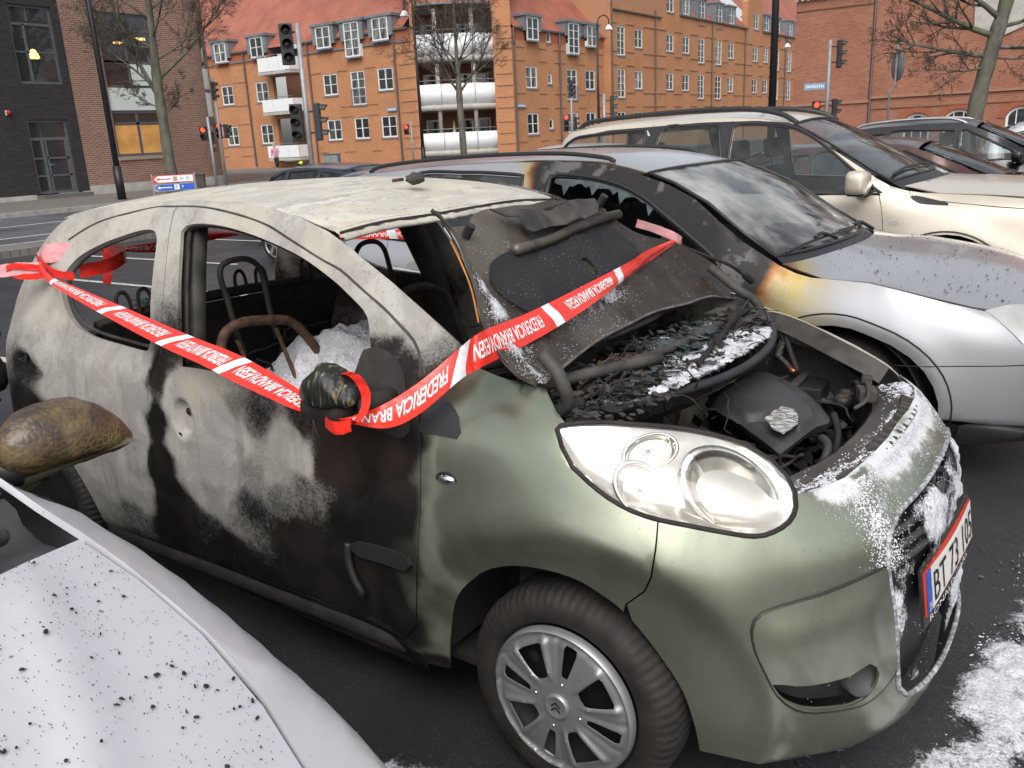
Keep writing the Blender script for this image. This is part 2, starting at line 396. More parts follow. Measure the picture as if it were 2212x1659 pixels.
sheet('verge_kerb',[(-15.35,-60),(-15.2,-60),(-15.2,28),(-15.35,28)],.125,m_kerb,thick=.125)
sheet('far_pavement',[(-62,34.5),(-30.5,34.5),(-27.5,42),(-27.5,110),(-31.5,110),(-31.5,44.9),(-36,40.6),(-62,40.6)],.14,m_pave,thick=.14)
# car park side of the far wall, between the car park and the brick hall
sheet('hall_pavement',[(-14,36),(30,36),(30,40),(-14,40)],.13,m_pave,thick=.13)
lines=[]
def stripe(name,x0,y0,x1,y1,wd,z=.008,mat=None):
    d=Vector((x1-x0,y1-y0)); d.normalize(); n=Vector((-d.y,d.x))*wd/2
    o=sheet(name,[(x0+n.x,y0+n.y),(x0-n.x,y0-n.y),(x1-n.x,y1-n.y),(x1+n.x,y1+n.y)],z,mat or m_paint); return o
stripe('road_line',-21.5,-50,-21.2,34,.14); stripe('road_line',-18.1,-50,-17.9,34,.14); stripe('road_line',-15.75,-50,-15.75,28,.10)
for i,yy in enumerate((-2.1,.85,3.7,5.35,7.6,10.2,12.8,15.4)):
    stripe('bay_line',-13.6,yy-.1,-9.2 if yy>4 else -6.0,yy+.05,.09,z=.006,mat=m_paintw)
# ---------------------------------------------------------------- walls
def brickmat(name,c1,c2,mort,sx=1.0,bw=.24,bh=.075,ms=.012,stain=.25,rough=.85,zred=None):
    t=NT(name); u=t.n('UVMap'); b=t.n('TexBrick'); t.l(u.outputs[0],b.inputs[0]); b.inputs['Scale'].default_value=1
    b.inputs['Brick Width'].default_value=bw*sx; b.inputs['Row Height'].default_value=bh*sx; b.inputs['Mortar Size'].default_value=ms*sx; b.inputs['Bias'].default_value=.0; b.inputs['Mortar Smooth'].default_value=.2
    b.inputs['Color1'].default_value=(*c1,1); b.inputs['Color2'].default_value=(*c2,1); b.inputs['Mortar'].default_value=(*mort,1)
    n=t.n('TexNoise'); n.inputs['Scale'].default_value=.6; n.inputs['Detail'].default_value=6; t.l(u.outputs[0],n.inputs['Vector'])
    n2=t.n('TexNoise'); n2.inputs['Scale'].default_value=9; n2.inputs['Detail'].default_value=3; t.l(u.outputs[0],n2.inputs['Vector'])
    c=t.mix(t.math('MULTIPLY',t.rng(n.outputs[0],.35,.75),stain),b.outputs[0],[x*.45 for x in c1]); c=t.mix(t.math('MULTIPLY',t.rng(n2.outputs[0],.4,.7),.25),c,[min(1,x*1.25) for x in c2])
    if zred:
        s=t.n('SeparateXYZ'); t.l(u.outputs[0],s.inputs[0]); c=t.mix(t.rng(s.outputs[1],zred-.03,zred+.03,0,.75),c,(.30,.085,.045))
    t.set(base=c,rough=rough,spec=.3); t.bump(b.outputs[1],-.25,.01); return t.m
m_bdark=brickmat('charcoal_brick',(.032,.029,.032),(.05,.045,.047),(.022,.02,.021),stain=.2)
m_bbrown=brickmat('brown_brick',(.30,.135,.085),(.17,.085,.065),(.36,.29,.24),ms=.014)
m_borange=brickmat('orange_brick',(.52,.245,.12),(.44,.195,.09),(.42,.225,.135),ms=.008,stain=.30)
m_borz=brickmat('orange_brick_red_top',(.52,.245,.12),(.44,.195,.09),(.42,.225,.135),ms=.008,stain=.30,zred=7.35)
m_bred=brickmat('red_brick',(.36,.105,.05),(.29,.08,.04),(.24,.12,.08),ms=.009,stain=.2)
m_bhall=brickmat('hall_brick',(.36,.14,.085),(.25,.085,.05),(.34,.20,.14),ms=.013,stain=.35)
m_conc=simple('pale_concrete',(.42,.40,.36),.8,var=.15,scale=3,bump=.2)
m_white=simple('white_paint',(.72,.72,.70),.5,var=.05)
m_whitep=simple('white_panel',(.78,.79,.80),.35,var=.04,scale=1.5)
m_mint=simple('pale_glass_panel',(.66,.72,.68),.18,var=.03,scale=1)
m_zinc=simple('zinc_sheet',(.20,.22,.24),.5,.3,var=.15,scale=3)
m_gframe=simple('grey_window_frame',(.10,.10,.11),.45,var=.08)
m_pipe=simple('downpipe_metal',(.13,.115,.115),.5,.4)
m_dark=simple('dark_interior',(.015,.014,.014),.9)
m_curt=simple('window_room',(.10,.085,.07),.8,var=.5,scale=3)
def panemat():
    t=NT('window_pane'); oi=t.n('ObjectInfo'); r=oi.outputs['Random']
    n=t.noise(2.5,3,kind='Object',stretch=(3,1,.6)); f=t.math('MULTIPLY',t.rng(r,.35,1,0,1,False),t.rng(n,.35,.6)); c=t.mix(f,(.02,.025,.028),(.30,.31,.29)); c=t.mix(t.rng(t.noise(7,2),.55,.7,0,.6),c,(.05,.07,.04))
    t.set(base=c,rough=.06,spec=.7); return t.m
m_pane=panemat(); m_paned=glassmat('dark_window_glass',(.03,.032,.034),.04)
def roofmat():
    t=NT('roof_tiles'); u=t.n('UVMap'); s=t.n('SeparateXYZ'); t.l(u.outputs[0],s.inputs[0])
    a=t.math('SINE',t.math('MULTIPLY',s.outputs[0],2*PI/.24)); b=t.math('FRACT',t.math('MULTIPLY',s.outputs[1],1/.34))
    h=t.math('ADD',t.math('MULTIPLY',a,.5),b); c=t.mix(t.rng(t.noise(.7,5),.3,.7),(.42,.15,.095),(.29,.10,.065)); c=t.mix(t.rng(a,-1,-.35,.65,0),c,(.16,.035,.02)); c=t.mix(t.rng(b,.0,.12,.6,0),c,(.14,.03,.02))
    t.set(base=c,rough=.7); t.bump(h,.6,.03); return t.m
m_roof=roofmat()
def bld(name,x,y,rz,label,cat='building',group=None): return empty(name,(x,y,0),rz,label,cat,group)
def wall(parent,outline,mat,holes=(),y=0,thick=.3,name='wall',bend=None):
    f=(lambda u,z:(u,y,z)) if bend is None else bend
    hs=[[(a,c),(b,c),(b,d),(a,d)] for (a,b,c,d) in holes]
    return panel(name,outline,f,mat,parent,holes=hs,res=50,thick=thick,out=(0,-1,0),smooth=False)
def rect(a,b,c,d): return [(a,c),(b,c),(b,d),(a,d)]
def boxobj(name,parent,mat,*bs,bevel=0):
    bm=bmesh.new()
    for (x0,x1,y0,y1,z0,z1) in bs: box(bm,((x0+x1)/2,(y0+y1)/2,(z0+z1)/2),(x1-x0,y1-y0,z1-z0))
    return bmobj(name,bm,mat,parent,bevel=bevel)
_wc={}
def window(parent,u,z,w,h,nx=2,ny=2,mat=None,fw=.09,depth=.10,bars=None,sill=True,y=0,pane=None,name='window'):
    """one window as a part of its building: frame (parent) with its pane below it"""
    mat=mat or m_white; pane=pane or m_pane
    key=(w,h,nx,ny,mat.name,pane.name,str(bars),sill,fw,depth)
    if key in _wc:
        o=copyo(_wc[key],parent); o.location=(u,y,z); return o
    bm=bmesh.new(); B=lambda x0,x1,z0,z1,y0=depth-.06,y1=depth: box(bm,((x0+x1)/2,(y0+y1)/2,(z0+z1)/2),(x1-x0,y1-y0,z1-z0))
    B(0,fw,0,h); B(w-fw,w,0,h); B(fw,w-fw,0,fw); B(fw,w-fw,h-fw,h)
    if bars:
        for (x0,x1,z0,z1) in bars: B(x0,x1,z0,z1,depth-.055)
    else:
        for i in range(1,nx): x=w*i/nx; B(x-.045,x+.045,fw,h-fw,depth-.055)
        for j in range(1,ny): z_=h*j/ny; B(fw,w-fw,z_-.02,z_+.02,depth-.052)
    f=bmobj(name,bm,mat,parent); f.location=(u,y,z)
    boxobj('pane',f,pane,(fw*.5,w-fw*.5,depth-.025,depth-.005,fw*.5,h-fw*.5))
    if sill: boxobj('sill',f,m_zinc,(-.06,w+.06,-.05,depth,-.10,-.003))
    _wc[key]=f; return f
# ---- charcoal brick building and brown brick building on the left
lb=bld('brick_building',-32,-20,PI/2,'charcoal brick building with tall grey framed windows at the left edge of the photo')
def U(y): return y+20      # local u of a world y on this street wall
def lw(parent,uu,z,w,h,bars): return window(parent,uu,z,w,h,mat=m_gframe,bars=bars,sill=False,fw=.09,depth=.14,pane=m_paned)
e=16.3
# charcoal part: y from -20 to 16.3
H1=[(U(14.42),U(16.0),4.2,6.88),(U(14.35),U(15.85),.12,2.95),(U(6.5),U(9.0),4.2,6.88),(U(6.5),U(9.0),.9,2.95),(U(10.9),U(12.6),4.2,6.88)]
wall(lb,rect(0,U(e),.3,12),m_bdark,H1[:1]+H1[2:]+[(U(14.35),U(15.85),.3,2.95)])
boxobj('plinth',lb,m_conc,(0,U(14.2),-.04,.3,0,.297),(U(16.0),U(e),-.04,.3,0,.297))
boxobj('doorstep',lb,simple('step_stone',(.12,.115,.11),.8),(U(14.2),U(16.1),-.55,-.05,.13,.27))
bt=lambda w,h:[(w*.3,w*.3+.09,.1,h*.76),(0.09,w-.09,h*.76-.04,h*.76+.05),(.09,w-.09,h*.40,h*.40+.05),(w*.42,w*.42+.05,h*.8,h-.09)]
for (a,b,c,d) in (H1[0],H1[2],H1[4]): lw(lb,a,c,b-a,d-c,bt(b-a,d-c))
lw(lb,H1[3][0],H1[3][2],2.5,2.05,[(1.2,1.3,.09,1.96)])
dw,dh=1.5,2.65
dr=lw(lb,U(14.35),.3,dw,dh,[(.09,dw-.09,1.92,2.03),(.42,.52,.09,1.92),(.09,.42,1.25,1.31),(.52,dw-.09,1.25,1.31),(.09,.42,.62,.68),(.52,dw-.09,.62,.68),(.56,.63,.09,1.92),(dw-.2,dw-.09,.09,1.92)]); dr.name='door'
bmh=bmesh.new(); box(bmh,(.66,.03,1.05),(.16,.03,.03)); box(bmh,(.60,.05,1.05),(.03,.05,.12)); bmobj('handle',bmh,m_zinc,dr)
boxobj('room',lb,m_curt,(0.3,U(e)-.1,2.2,2.4,0.1,12))
m_lamp=NT('warm_lamp'); m_lamp.set(base=(.8,.5,.2),emit=(1,.55,.18),estr=1.6); m_lamp=m_lamp.m
def lampshade(parent,u,y,z,s=.28):
    V,F=lathe([(.02,.55),(.12,.5),(.3,.15),(.36,-.1),(.30,-.16),(.05,-.1)],'z',20); V=[(u+v[0]*s/.36,y+v[1]*s/.36,z+v[2]*s/.36) for v in V]; return obj('pendant_lamp',V,F,m_lamp,parent)
# brown part: y from 16.3 to 21, curved corner beyond
bb=bld('brick_building',-32,16.3,PI/2,'brown brick building with rounded corner and white panelled bay behind the first bare tree')
CR=1.9; L0=5.3
def bend(u,z,y=0):
    if u<=L0: return (u,y,z)
    a=(u-L0)/CR; a=min(a,PI/2); r=CR-y; ex=u-L0-CR*PI/2
    p=(L0+r*math.sin(a),CR-r*math.cos(a)); 
    return (p[0],p[1]+max(ex,0),z)
u0,u1=1.42,3.75
u2,u3=6.0,6.75
hl=[rect(u0,u1,1.5,6.9),rect(u2,u3,1.5,6.9)]
out=[(0,.48),(L0,.48)]+[(L0+CR*PI/2*i/14,.48) for i in range(1,15)]+[(14,.48),(14,12)]+[(L0+CR*PI/2*i/14,12) for i in range(14,-1,-1)]+[(0,12)]
panel('wall',out,bend,m_bbrown,bb,holes=hl,res=.5,thick=.3,out=(0,-1,0),smooth=False)
out=[(a,min(b,.477) if b<6 else .477) for a,b in out]
out=[(u,0) for u in [0,L0]+[L0+CR*PI/2*i/14 for i in range(1,15)]+[14]]+[(u,.477) for u in [14]+[L0+CR*PI/2*i/14 for i in range(14,-1,-1)]+[0]]
panel('plinth',out,lambda u,z:bend(u,z,-.03),m_conc,bb,res=.5,thick=.3,out=(0,-1,0),smooth=False)
W_=u1-u0
lw(bb,u0,1.5,W_,1.75,[(W_*.45,W_*.45+.12,.09,1.66),(.09,W_-.09,1.22,1.32)])
boxobj('spandrel',bb,m_mint,(u0,u1,.05,.1,3.27,4.12)); lw(bb,u0,4.13,W_,2.77,[(W_*.45,W_*.45+.1,.0,2.7),(.09,W_-.09,.92,1.0),(.09,W_-.09,2.1,2.18),(W_*.0+.09,W_*.45,.9,1.0)])
boxobj('spandrel',bb,m_mint,(u0+W_*.5,u1-.1,.03,.08,4.22,5.02))
boxobj('sill',bb,m_bbrown,(u0-.05,u1+.05,-.06,.1,1.36,1.49))
# narrow bay on the curve
def cbar(z0,z1,mat,nm,y=.05): return panel(nm,rect(u2,u3,z0,z1),lambda u,z:bend(u,z,y),mat,bb,res=.2,thick=.05,out=(0,-1,0))
cbar(1.5,2.6,m_paned,'window'); cbar(2.6,3.0,m_gframe,'frame'); cbar(3.0,4.0,m_mint,'spandrel'); cbar(4.0,4.15,m_gframe,'frame'); cbar(4.15,5.0,m_mint,'spandrel'); cbar(5.0,6.9,m_paned,'window')
boxobj('room',bb,m_curt,(0,5.2,2.2,2.4,.6,12))
# warm lit ground floor room, seen as glowing glass, with people sitting low at the window
m_warm=NT('lit_room'); m_warm.set(base=(.3,.15,.05),rough=.3,emit=m_warm.mix(m_warm.rng(m_warm.noise(2.2,3),.3,.7),(.42,.20,.05),(.75,.38,.10)),estr=.36,coat=.6); m_warm=m_warm.m
boxobj('lit_pane',bb,m_warm,(u0+.09,u0+W_*.45,.095,.112,1.6,2.70),(u0+W_*.45+.12,u1-.09,.095,.112,1.6,2.70))
for (uu,zz) in ((u0+.62,5.75),(u0+1.6,5.95)): boxobj('ceiling_lamp',bb,m_lamp,(uu,uu+.42,.085,.112,zz,zz+.1))
for (uu,zz,r) in ((U(15.15),5.2,.33),):
    lampshade(lb,uu,.32,zz,.3)
# ---- orange apartment complex
ap=bld('apartment_building',0,40.6,0,'orange brick apartment building with red tiled roof and rounded white corner balconies')
def dormer(parent,uc,w,h,z,ztop=9.2,y=0,tall=False):
    window(parent,uc-w/2,z,w,h,ny=4 if tall else 2,mat=m_white,y=-.27)
    boxobj('dormer',parent,m_zinc,(uc-w/2-.45,uc+w/2+.45,-.32,2.6,z+h+.02,z+h+.18),(uc-w/2-.34,uc-w/2-.02,-.22,2.2,max(z,7.95),z+h+.02),(uc+w/2+.02,uc+w/2+.34,-.22,2.2,max(z,7.95),z+h+.02))
def pipe(parent,u,z0,z1,y=-.1):
    bm=bmesh.new(); cyl(bm,(u,y,z0),(u,y,z1),.06,n=8); bmobj('downpipe',bm,m_pipe,parent)
def balustrade(bm,u0,u1,z0,z1,y=-.08,n=10):
    for i in range(n+1): cyl(bm,(u0+(u1-u0)*i/n,y,z0),(u0+(u1-u0)*i/n,y,z1),.012,n=5)
    box(bm,((u0+u1)/2,y,z1),(u1-u0,.04,.04))
def railing(parent,u0,u1,z0,z1): 
    bm=bmesh.new(); balustrade(bm,u0,u1,z0,z1); bmobj('railing',bm,m_zinc,parent)
def band(parent,zs,spans,y=-.045,mat=None):
    for z in zs:
        for (a,b) in spans: boxobj('brick_band',parent,mat or m_borange,(a,b,y,0,z-.045,z+.045))
# left wing, local u = world x, facing -y
lx=[-54.9,-51.0,-44.07,-39.07]; holes=[]
for x in lx:
    for z in (1.85,4.75): holes.append((x,x+1.34,z,z+1.35))
holes+=[(-41.5,-40.2,1.85,3.2),(-41.5,-40.2,4.0,6.1)]
for z in (7.7,): holes+=[(-54.85,-53.5,z,8.2),(-50.8,-49.5,z,8.2),(-44.1,-42.8,z,8.2),(-39.0,-37.7,z,8.2),(-41.5,-40.15,6.95,8.2)]
holes+=[(-49.1,-46.2,.55,3.5),(-49.1,-46.2,3.75,6.3),(-49.1,-46.2,6.65,8.2)]
wall(ap,[(-57,.1),(-36,.1),(-36,8.2),(-57,8.2)],m_borz,holes)
wall(ap,[(-72,.1),(-57,.1),(-57,8.2),(-72,8.2)],m_borange,())
for x in lx:
    for z in (1.85,4.75): window(ap,x,z,1.34,1.35)
window(ap,-41.5,1.85,1.34,1.35); window(ap,-41.5,4.0,1.3,2.1,ny=4); railing(ap,-41.5,-40.2,4.05,5.0)
for (a) in (-54.85,-50.8,-44.1,-39.0): dormer(ap,a+.67,1.34,1.35,7.7)
dormer(ap,-40.83,1.34,2.1,6.95,tall=True); railing(ap,-41.5,-40.16,7.0,7.95)
for (a,b) in ((.67,1.0),(3.76,1.0),(6.42,1.08)):
    boxobj('balcony',ap,m_conc,(-49.35,-46.05,-1.0,.02,a-.02,a+.16))
    boxobj('balcony_front',ap,m_whitep,(-49.3,-48.2,-.98,-.93,a+.2,a+b),(-48.17,-47.14,-.98,-.93,a+.2,a+b),(-47.11,-46.1,-.98,-.93,a+.2,a+b),(-49.33,-49.3,-.9,0,a+.2,a+b),(-46.1,-46.07,-.9,0,a+.2,a+b))
    boxobj('rail',ap,m_zinc,(-49.35,-46.05,-1.0,-.94,a+b+.12,a+b+.16))
    window(ap,-47.4,a+.2,1.1,2.0,nx=2,ny=1,y=1.3,sill=False)
boxobj('recess',ap,m_bred,(-49.4,-45.9,1.5,1.6,.3,8.2))
for u in (-51.85,-45.2,-37.4): pipe(ap,u,.3,8.2)
band(ap,(1.1,1.75,3.35,4.65,6.25),[(-56.9,-54.95),(-53.45,-51.95)]); band(ap,(1.1,3.35,4.0,6.25),[(-45.1,-44.2),(-42.6,-41.6),(-40.1,-39.2)]); band(ap,(1.15,1.8,2.5,3.35,4.0,4.7,5.4,6.2,6.9,7.5),[(-37.2,-36.1)])
m_gut=m_pipe
boxobj('gutter',ap,m_gut,(-57,-49.2,-.16,-.02,8.18,8.3),(-46.1,-36.2,-.16,-.02,8.18,8.3)); boxobj('gutter_band',ap,m_zinc,(-57,-55.3,-.06,-.003,7.55,7.65),(-53.4,-51,-.06,-.003,7.55,7.65),(-46,-41.6,-.06,-.003,7.5,7.6),(-40.1,-36.3,-.06,-.003,7.5,7.6))
def roofp(parent,pts,name='roof'):
    # pts: 3D polygon, uv from distance along first edge / up the slope
    a,b=Vector(pts[0]),Vector(pts[1]); ux=(b-a).normalized(); n=(b-a).cross(Vector(pts[2])-a).normalized(); vx=n.cross(ux)
    V=[Vector(p) for p in pts]; uv=[((p-a).dot(ux),(p-a).dot(vx)) for p in V]
    return obj(name,V,[tuple(range(len(V)))],m_roof,parent,smooth=False,uv=uv)
roofp(ap,[(-72,-.15,8.22),(-36.6,-.15,8.22),(-34.4,9.5,18.4),(-72,9.5,18.4)])
# corner: diagonal block with rounded balconies.  local frame along (-36,40.6) -> (-31.5,44.9)
import_d=Vector((4.5,4.3)); Ld=import_d.length; ca=math.atan2(4.3,4.5)
cd=empty('corner_bay',(-36,0,0),ca); cd.parent=ap
# corner bay meshes live under the building itself: transform helper
def D(u,y,z): return (-36+u*math.cos(ca)-y*math.sin(ca), u*math.sin(ca)+y*math.cos(ca), z)
bpy.data.objects.remove(cd)
def dwall(name,outline,mat,holes=(),y=0,thick=.25,res=50): return panel(name,outline,lambda u,z:D(u,y,z),mat,ap,holes=[rect(*h) for h in holes],res=res,thick=thick,out=(.6,-1,0),smooth=False)
b0,b1=.25,5.05
dwall('wall',rect(-.02,Ld,.1,9.6),m_borange,[(b0,b1,.6,3.25),(b0,b1,3.45,6.2),(b0,b1,6.45,9.2)])
def dbox(name,mat,*bs):
    bm=bmesh.new()
    for (x0,x1,y0,y1,z0,z1) in bs:
        vs=box(bm,((x0+x1)/2,(y0+y1)/2,(z0+z1)/2),(x1-x0,y1-y0,z1-z0))
        for v in vs: v.co=Vector(D(*v.co))
    return bmobj(name,bm,mat,ap)
dbox('recess',m_bred,(b0-.3,b1+.3,2.2,2.3,.3,9.4),(b0-.1,b0,0.25,2.2,.3,9.4),(b1,b1+.1,.25,2.2,.3,9.4))
for za,zb_ in ((3.25,3.45),(6.2,6.45),(9.2,9.4),(.4,.6)): dbox('slab',m_conc,(b0,b1,0,2.2,za,zb_))
cm=(b0+b1)/2; hw=(b1-b0)/2
def bow(t,ex=0): # bowed front, t 0..1
    u=b0+(b1-b0)*t; return (u,-(.75+ex)*(1-((u-cm)/hw)**2)**.6)
for k,(z0,z1) in enumerate(((.55,1.95),(3.3,4.85),(6.15,7.75))):
    V=[];F=[];n=25
    for i in range(n):
        u,y=bow(i/(n-1)); u2_,y2=bow(i/(n-1),-.06)
        V+=[D(u,y,z0+.35),D(u,y,z1),D(u2_,y2+.05,z1),D(u2_,y2+.05,z0+.35)]
    for i in range(n-1):
        for j in range(4): F.append((i*4+j,i*4+4+j,i*4+4+(j+1)%4,i*4+(j+1)%4))
    obj('balcony_front',V,F,m_whitep,ap)
    V=[];F=[]
    for i in range(n):
        u,y=bow(i/(n-1),.04); V+=[D(u,y,z0),D(u,y,z0+.33),D(u,.3,z0+.33),D(u,.3,z0)]
    for i in range(n-1):
        for j in range(4): F.append((i*4+j,i*4+4+j,i*4+4+(j+1)%4,i*4+(j+1)%4))
    obj('balcony',V,F,m_conc,ap)
    pts=[D(*bow(i/16,.0),z1+.22) for i in range(17)]; tubeobj('rail',pts,.03,m_zinc,ap,6)
    for t in (.28,.72):
        u,y=bow(t,.02); dbox('joint',m_zinc,(u-.02,u+.02,y-.01,y+.06,z0+.35,z1))
for t in (.25,.72):
    u,y=bow(t,-.15); bm=bmesh.new(); cyl(bm,D(u,y+.1,.6),D(u,y+.1,9.2),.13,n=14); bmobj('column',bm,m_conc,ap,smooth=True)
for (zf,) in ((.7,),(3.5,),(6.5,)):
    for (u,w) in ((.7,.95),(3.0,.8),(4.15,.8)):
        dbox('door',m_white,(u,u+w,2.1,2.19,zf,zf+2.1)); dbox('door_pane',m_paned,(u+.1,u+w-.1,2.06,2.095,zf+.4,zf+2.0))
pa=NT('parasol'); pa.set(base=(.45,.55,.25)); V,F=lathe([(.01,1.5),(.08,1.0),(.22,0)],'z',12); V=[D(v[0]+2.35,v[1]+.4,v[2]+1.2) for v in V]
tag(obj('parasol',V,F,pa.m),'folded pale green parasol on the lowest corner balcony','parasol').location=(0,40.6,0)
# zinc cap over the corner, roof above
V=[D(*bow(i/16,.25),9.38) for i in range(17)]+[D(*bow(i/16,.25),9.5) for i in range(17)]; F=[(i,i+1,i+18,i+17) for i in range(16)]+[tuple(range(17,34))]
obj('bay_cap',V,F,m_zinc,ap,smooth=False)
roofp(ap,[D(.1,.5,9.5),D(Ld-.1,.5,9.5),D(Ld+4,8,18.3),D(-4,8,18.3)])
band(ap,(1.15,1.8,2.5,3.35,4.0,4.7,5.4,6.2,6.9,7.5,8.2),[(-36.02,-35.9)])
for z in (1.15,1.8,2.5,3.35,4.0,4.7,5.4,6.2,6.9,7.5,8.2): dbox('brick_band',m_borange,(b1+.12,Ld-.02,-.05,0,z-.045,z+.045))
# right wing, its own thing: local u = world y-44.9, facing +x (outward local -y)
rw=bld('apartment_building',-31.5,44.9,PI/2,'long orange brick apartment wing with rows of white windows running back from the balcony corner')
R=lambda y:y-44.9
ra=[(R(46.4),1.35,False),(R(51.5),1.4,True),(R(54.08),1.38,False)]
hs_=[];ws_=[]
for (u,w,tall) in ra:
    for z in (1.6,4.5): ws_.append((u,z if not tall or z<2 else 3.8,w,1.35 if not tall or z<2 else 2.05,2,2 if not tall or z<2 else 4))
for z in (1.9,4.8,7.4): ws_.append((R(49.02),z,.55,.65,1,1))
for (u,w,tall) in ra: hs_.append((u,u+w,(6.8 if tall else 7.4),8.05))
hs_+= [(a,a+b,c,c+d) for (a,c,b,d,_,_) in ws_ if c<7]; hs_.append((R(49.02),R(49.57),7.4,8.04))
wall(rw,rect(0,R(56.8),.1,8.05),m_borz,hs_)
for (a,c,b,d,nx,ny) in ws_: window(rw,a,c,b,d,nx,ny)
for (u,w,tall) in ra:
    dormer(rw,u+w/2,w,(2.0 if tall else 1.4),(6.8 if tall else 7.4),tall=tall)
    if tall: railing(rw,u,u+w,6.85,7.7); railing(rw,u,u+w,3.85,4.7)
boxobj('gutter',rw,m_gut,(.2,R(56.7),-.16,-.02,8.03,8.15)); pipe(rw,R(45.05),.3,8.1); pipe(rw,R(50.5),.3,8.1)
band(rw,(1.2,3.3,4.2,6.2,7.0),[(R(45.3),R(46.3)),(R(47.9),R(48.9)),(R(49.8),R(51.4)),(R(53),R(54)),(R(55.6),R(56.6))])
roofp(rw,[(.2,-.15,8.08),(R(56.8)-.06,-.15,8.08),(R(56.8)-.06,9,17.5),(-5,9,17.5)])
# taller part, 0.6 m proud, with set-backs
T=[(R(57.8),1.25,3),(R(60.65),1.3,2),(R(66.3),1.4,2),(R(69.5),1.4,2),(R(72.8),1.4,3),(R(76.8),1.45,3),(R(79.85),1.45,2),(R(86.45),1.45,2),(R(89.6),1.4,2),(R(93.2),1.4,3),(R(97.3),1.5,3),(R(100.7),1.5,2)]
hs_=[];ws_=[]
for k,(u,w,tl) in enumerate(T):
    for z in (1.6,4.6,7.6):
        if tl==3 and z>2: ws_.append((u,z-.65,w,2.05,2,4))
        else: ws_.append((u,z,w,1.35,2,2))
    if k in (2,7): ws_.append((u,10.6,w,1.5,2,2))
hs_=[(a,a+b,c,c+d) for (a,c,b,d,_,_) in ws_ if c<10]; ys=-.6
tops=[(R(56.8),10.5),(R(65.3),10.5),(R(65.3),13.2),(R(67.1),15.2),(R(68.8),13.2),(R(68.8),10.5),(R(84.8),10.5),(R(84.8),13),(R(87),15.2),(R(89),13),(R(89),10.5),(R(125),10.5)]
hs_+=[(a,a+b,c,c+d) for (a,c,b,d,_,_) in ws_ if c>=10]
panel('wall',[(R(56.8),.1),(R(125),.1)]+[(a,b) for a,b in tops[::-1]],lambda u,z:(u,ys,z),m_borange,rw,holes=[rect(*h) for h in hs_],res=50,thick=.6,out=(0,-1,0),smooth=False)
for (a,c,b,d,nx,ny) in ws_: window(rw,a,c,b,d,nx,ny,y=ys)
for k,(u,w,tl) in enumerate(T):
    if k in (0,1,2,7): continue
    h=2.0 if tl==3 else 1.45; z=12.1-h
    window(rw,u,z,w,h,2,4 if tl==3 else 2,y=ys); boxobj('dormer',rw,m_zinc,(u-.35,u+w+.35,ys-.1,1.8,z+h+.02,z+h+.16),(u-.25,u-.02,ys-.02,1.6,10.5,z+h+.02),(u+w+.02,u+w+.25,ys-.02,1.6,10.5,z+h+.02))
for y_ in (64.1,75.8,84.1,96.4,104.9): pipe(rw,R(y_),.3,10.5,ys-.1)
pipe(rw,R(56.85),.3,13,ys-.1)
for z in (3.35,4.35,6.3,7.25,9.2):
    s_=[R(56.9)]+[x for (u,w,_) in T for x in (u-.1,u+w+.1)]+[R(104.8)]
    for i in range(0,len(s_),2):
        if s_[i+1]-s_[i]>.2: boxobj('brick_band',rw,m_borange,(s_[i],s_[i+1],ys-.06,ys,z-.045,z+.045))
boxobj('gutter',rw,m_gut,(R(68.8),R(84.7),ys-.16,ys-.02,10.45,10.58),(R(89),R(125),ys-.16,ys-.02,10.45,10.58),(R(56.9),R(65.2),ys-.16,ys-.02,10.0,10.1))
roofp(rw,[(R(68.8),ys-.1,10.5),(R(84.8),ys-.1,10.5),(R(84.8),7.5,18.5),(R(68.8),7.5,18.5)]); roofp(rw,[(R(89),ys-.1,10.5),(R(125),ys-.1,10.5),(R(125),8.5,19.5),(R(89),8.5,19.5)])
boxobj('wall',rw,m_borange,(R(56.8),R(65.3),ys+.003,6,10.5,17)); boxobj('party_wall',rw,m_borange,(R(56.8)-.05,R(56.8)+.3,-.3,9,8.1,17.5))
roofp(rw,[(R(65.3),ys-.02,13.2),(R(67.1),ys-.02,15.25),(R(67.1),6,15.25),(R(65.3),6,13.2)]); roofp(rw,[(R(67.1),ys-.02,15.25),(R(68.85),ys-.02,13.2),(R(68.85),6,13.2),(R(67.1),6,15.25)])
# ---- brick hall on the right
ha=bld('brick_hall',-12.2,40.0,0,'plain red brick hall with small arched white windows and a corbelled cornice, at the right')
def arch(uc,z0,w,h,n=12):
    r=w/2; return [(uc-r,z0),(uc+r,z0),(uc+r,z0+h-r*.75)]+[(uc+r*math.cos(PI*i/n),z0+h-r*.75+r*.75*math.sin(PI*i/n)) for i in range(1,n)]+[(uc-r,z0+h-r*.75)]
AW=[(-.0+c,.35,1.15,1.35) for c in (3.35,5.05,6.75+.0,8.6,10.4)]
AW=[(5.42,.25,1.1,1.42),(7.05,.25,1.15,1.5),(9.4,.25,1.15,1.5),(11.1,.25,1.15,1.5)]
pl_=lambda pts,mat,nm,y,th,holes=():panel(nm,pts,lambda u,z:(u,y,z),mat,ha,holes=holes,res=50,thick=th,out=(0,-1,0),smooth=False)
pl_([(0,.1),(3.35,.1),(3.35,6.9),(0,6.9)],m_bhall,'pilaster',-.12,.14)
pl_([(0,.1),(26,.1),(26,9.5),(0,9.5)],m_bhall,'wall',0,.35,[arch(*a) for a in AW])
boxobj('cornice',ha,m_bhall,(-.1,3.4,-.32,-.12,6.9,7.05),(-.15,3.45,-.42,-.12,7.05,9.5),(3.4,26,-.2,-.003,8.2,9.5))
bm=bmesh.new()
for i in range(14): box(bm,(.05+i*.25,-.2,6.84),(.12,.16,.12))
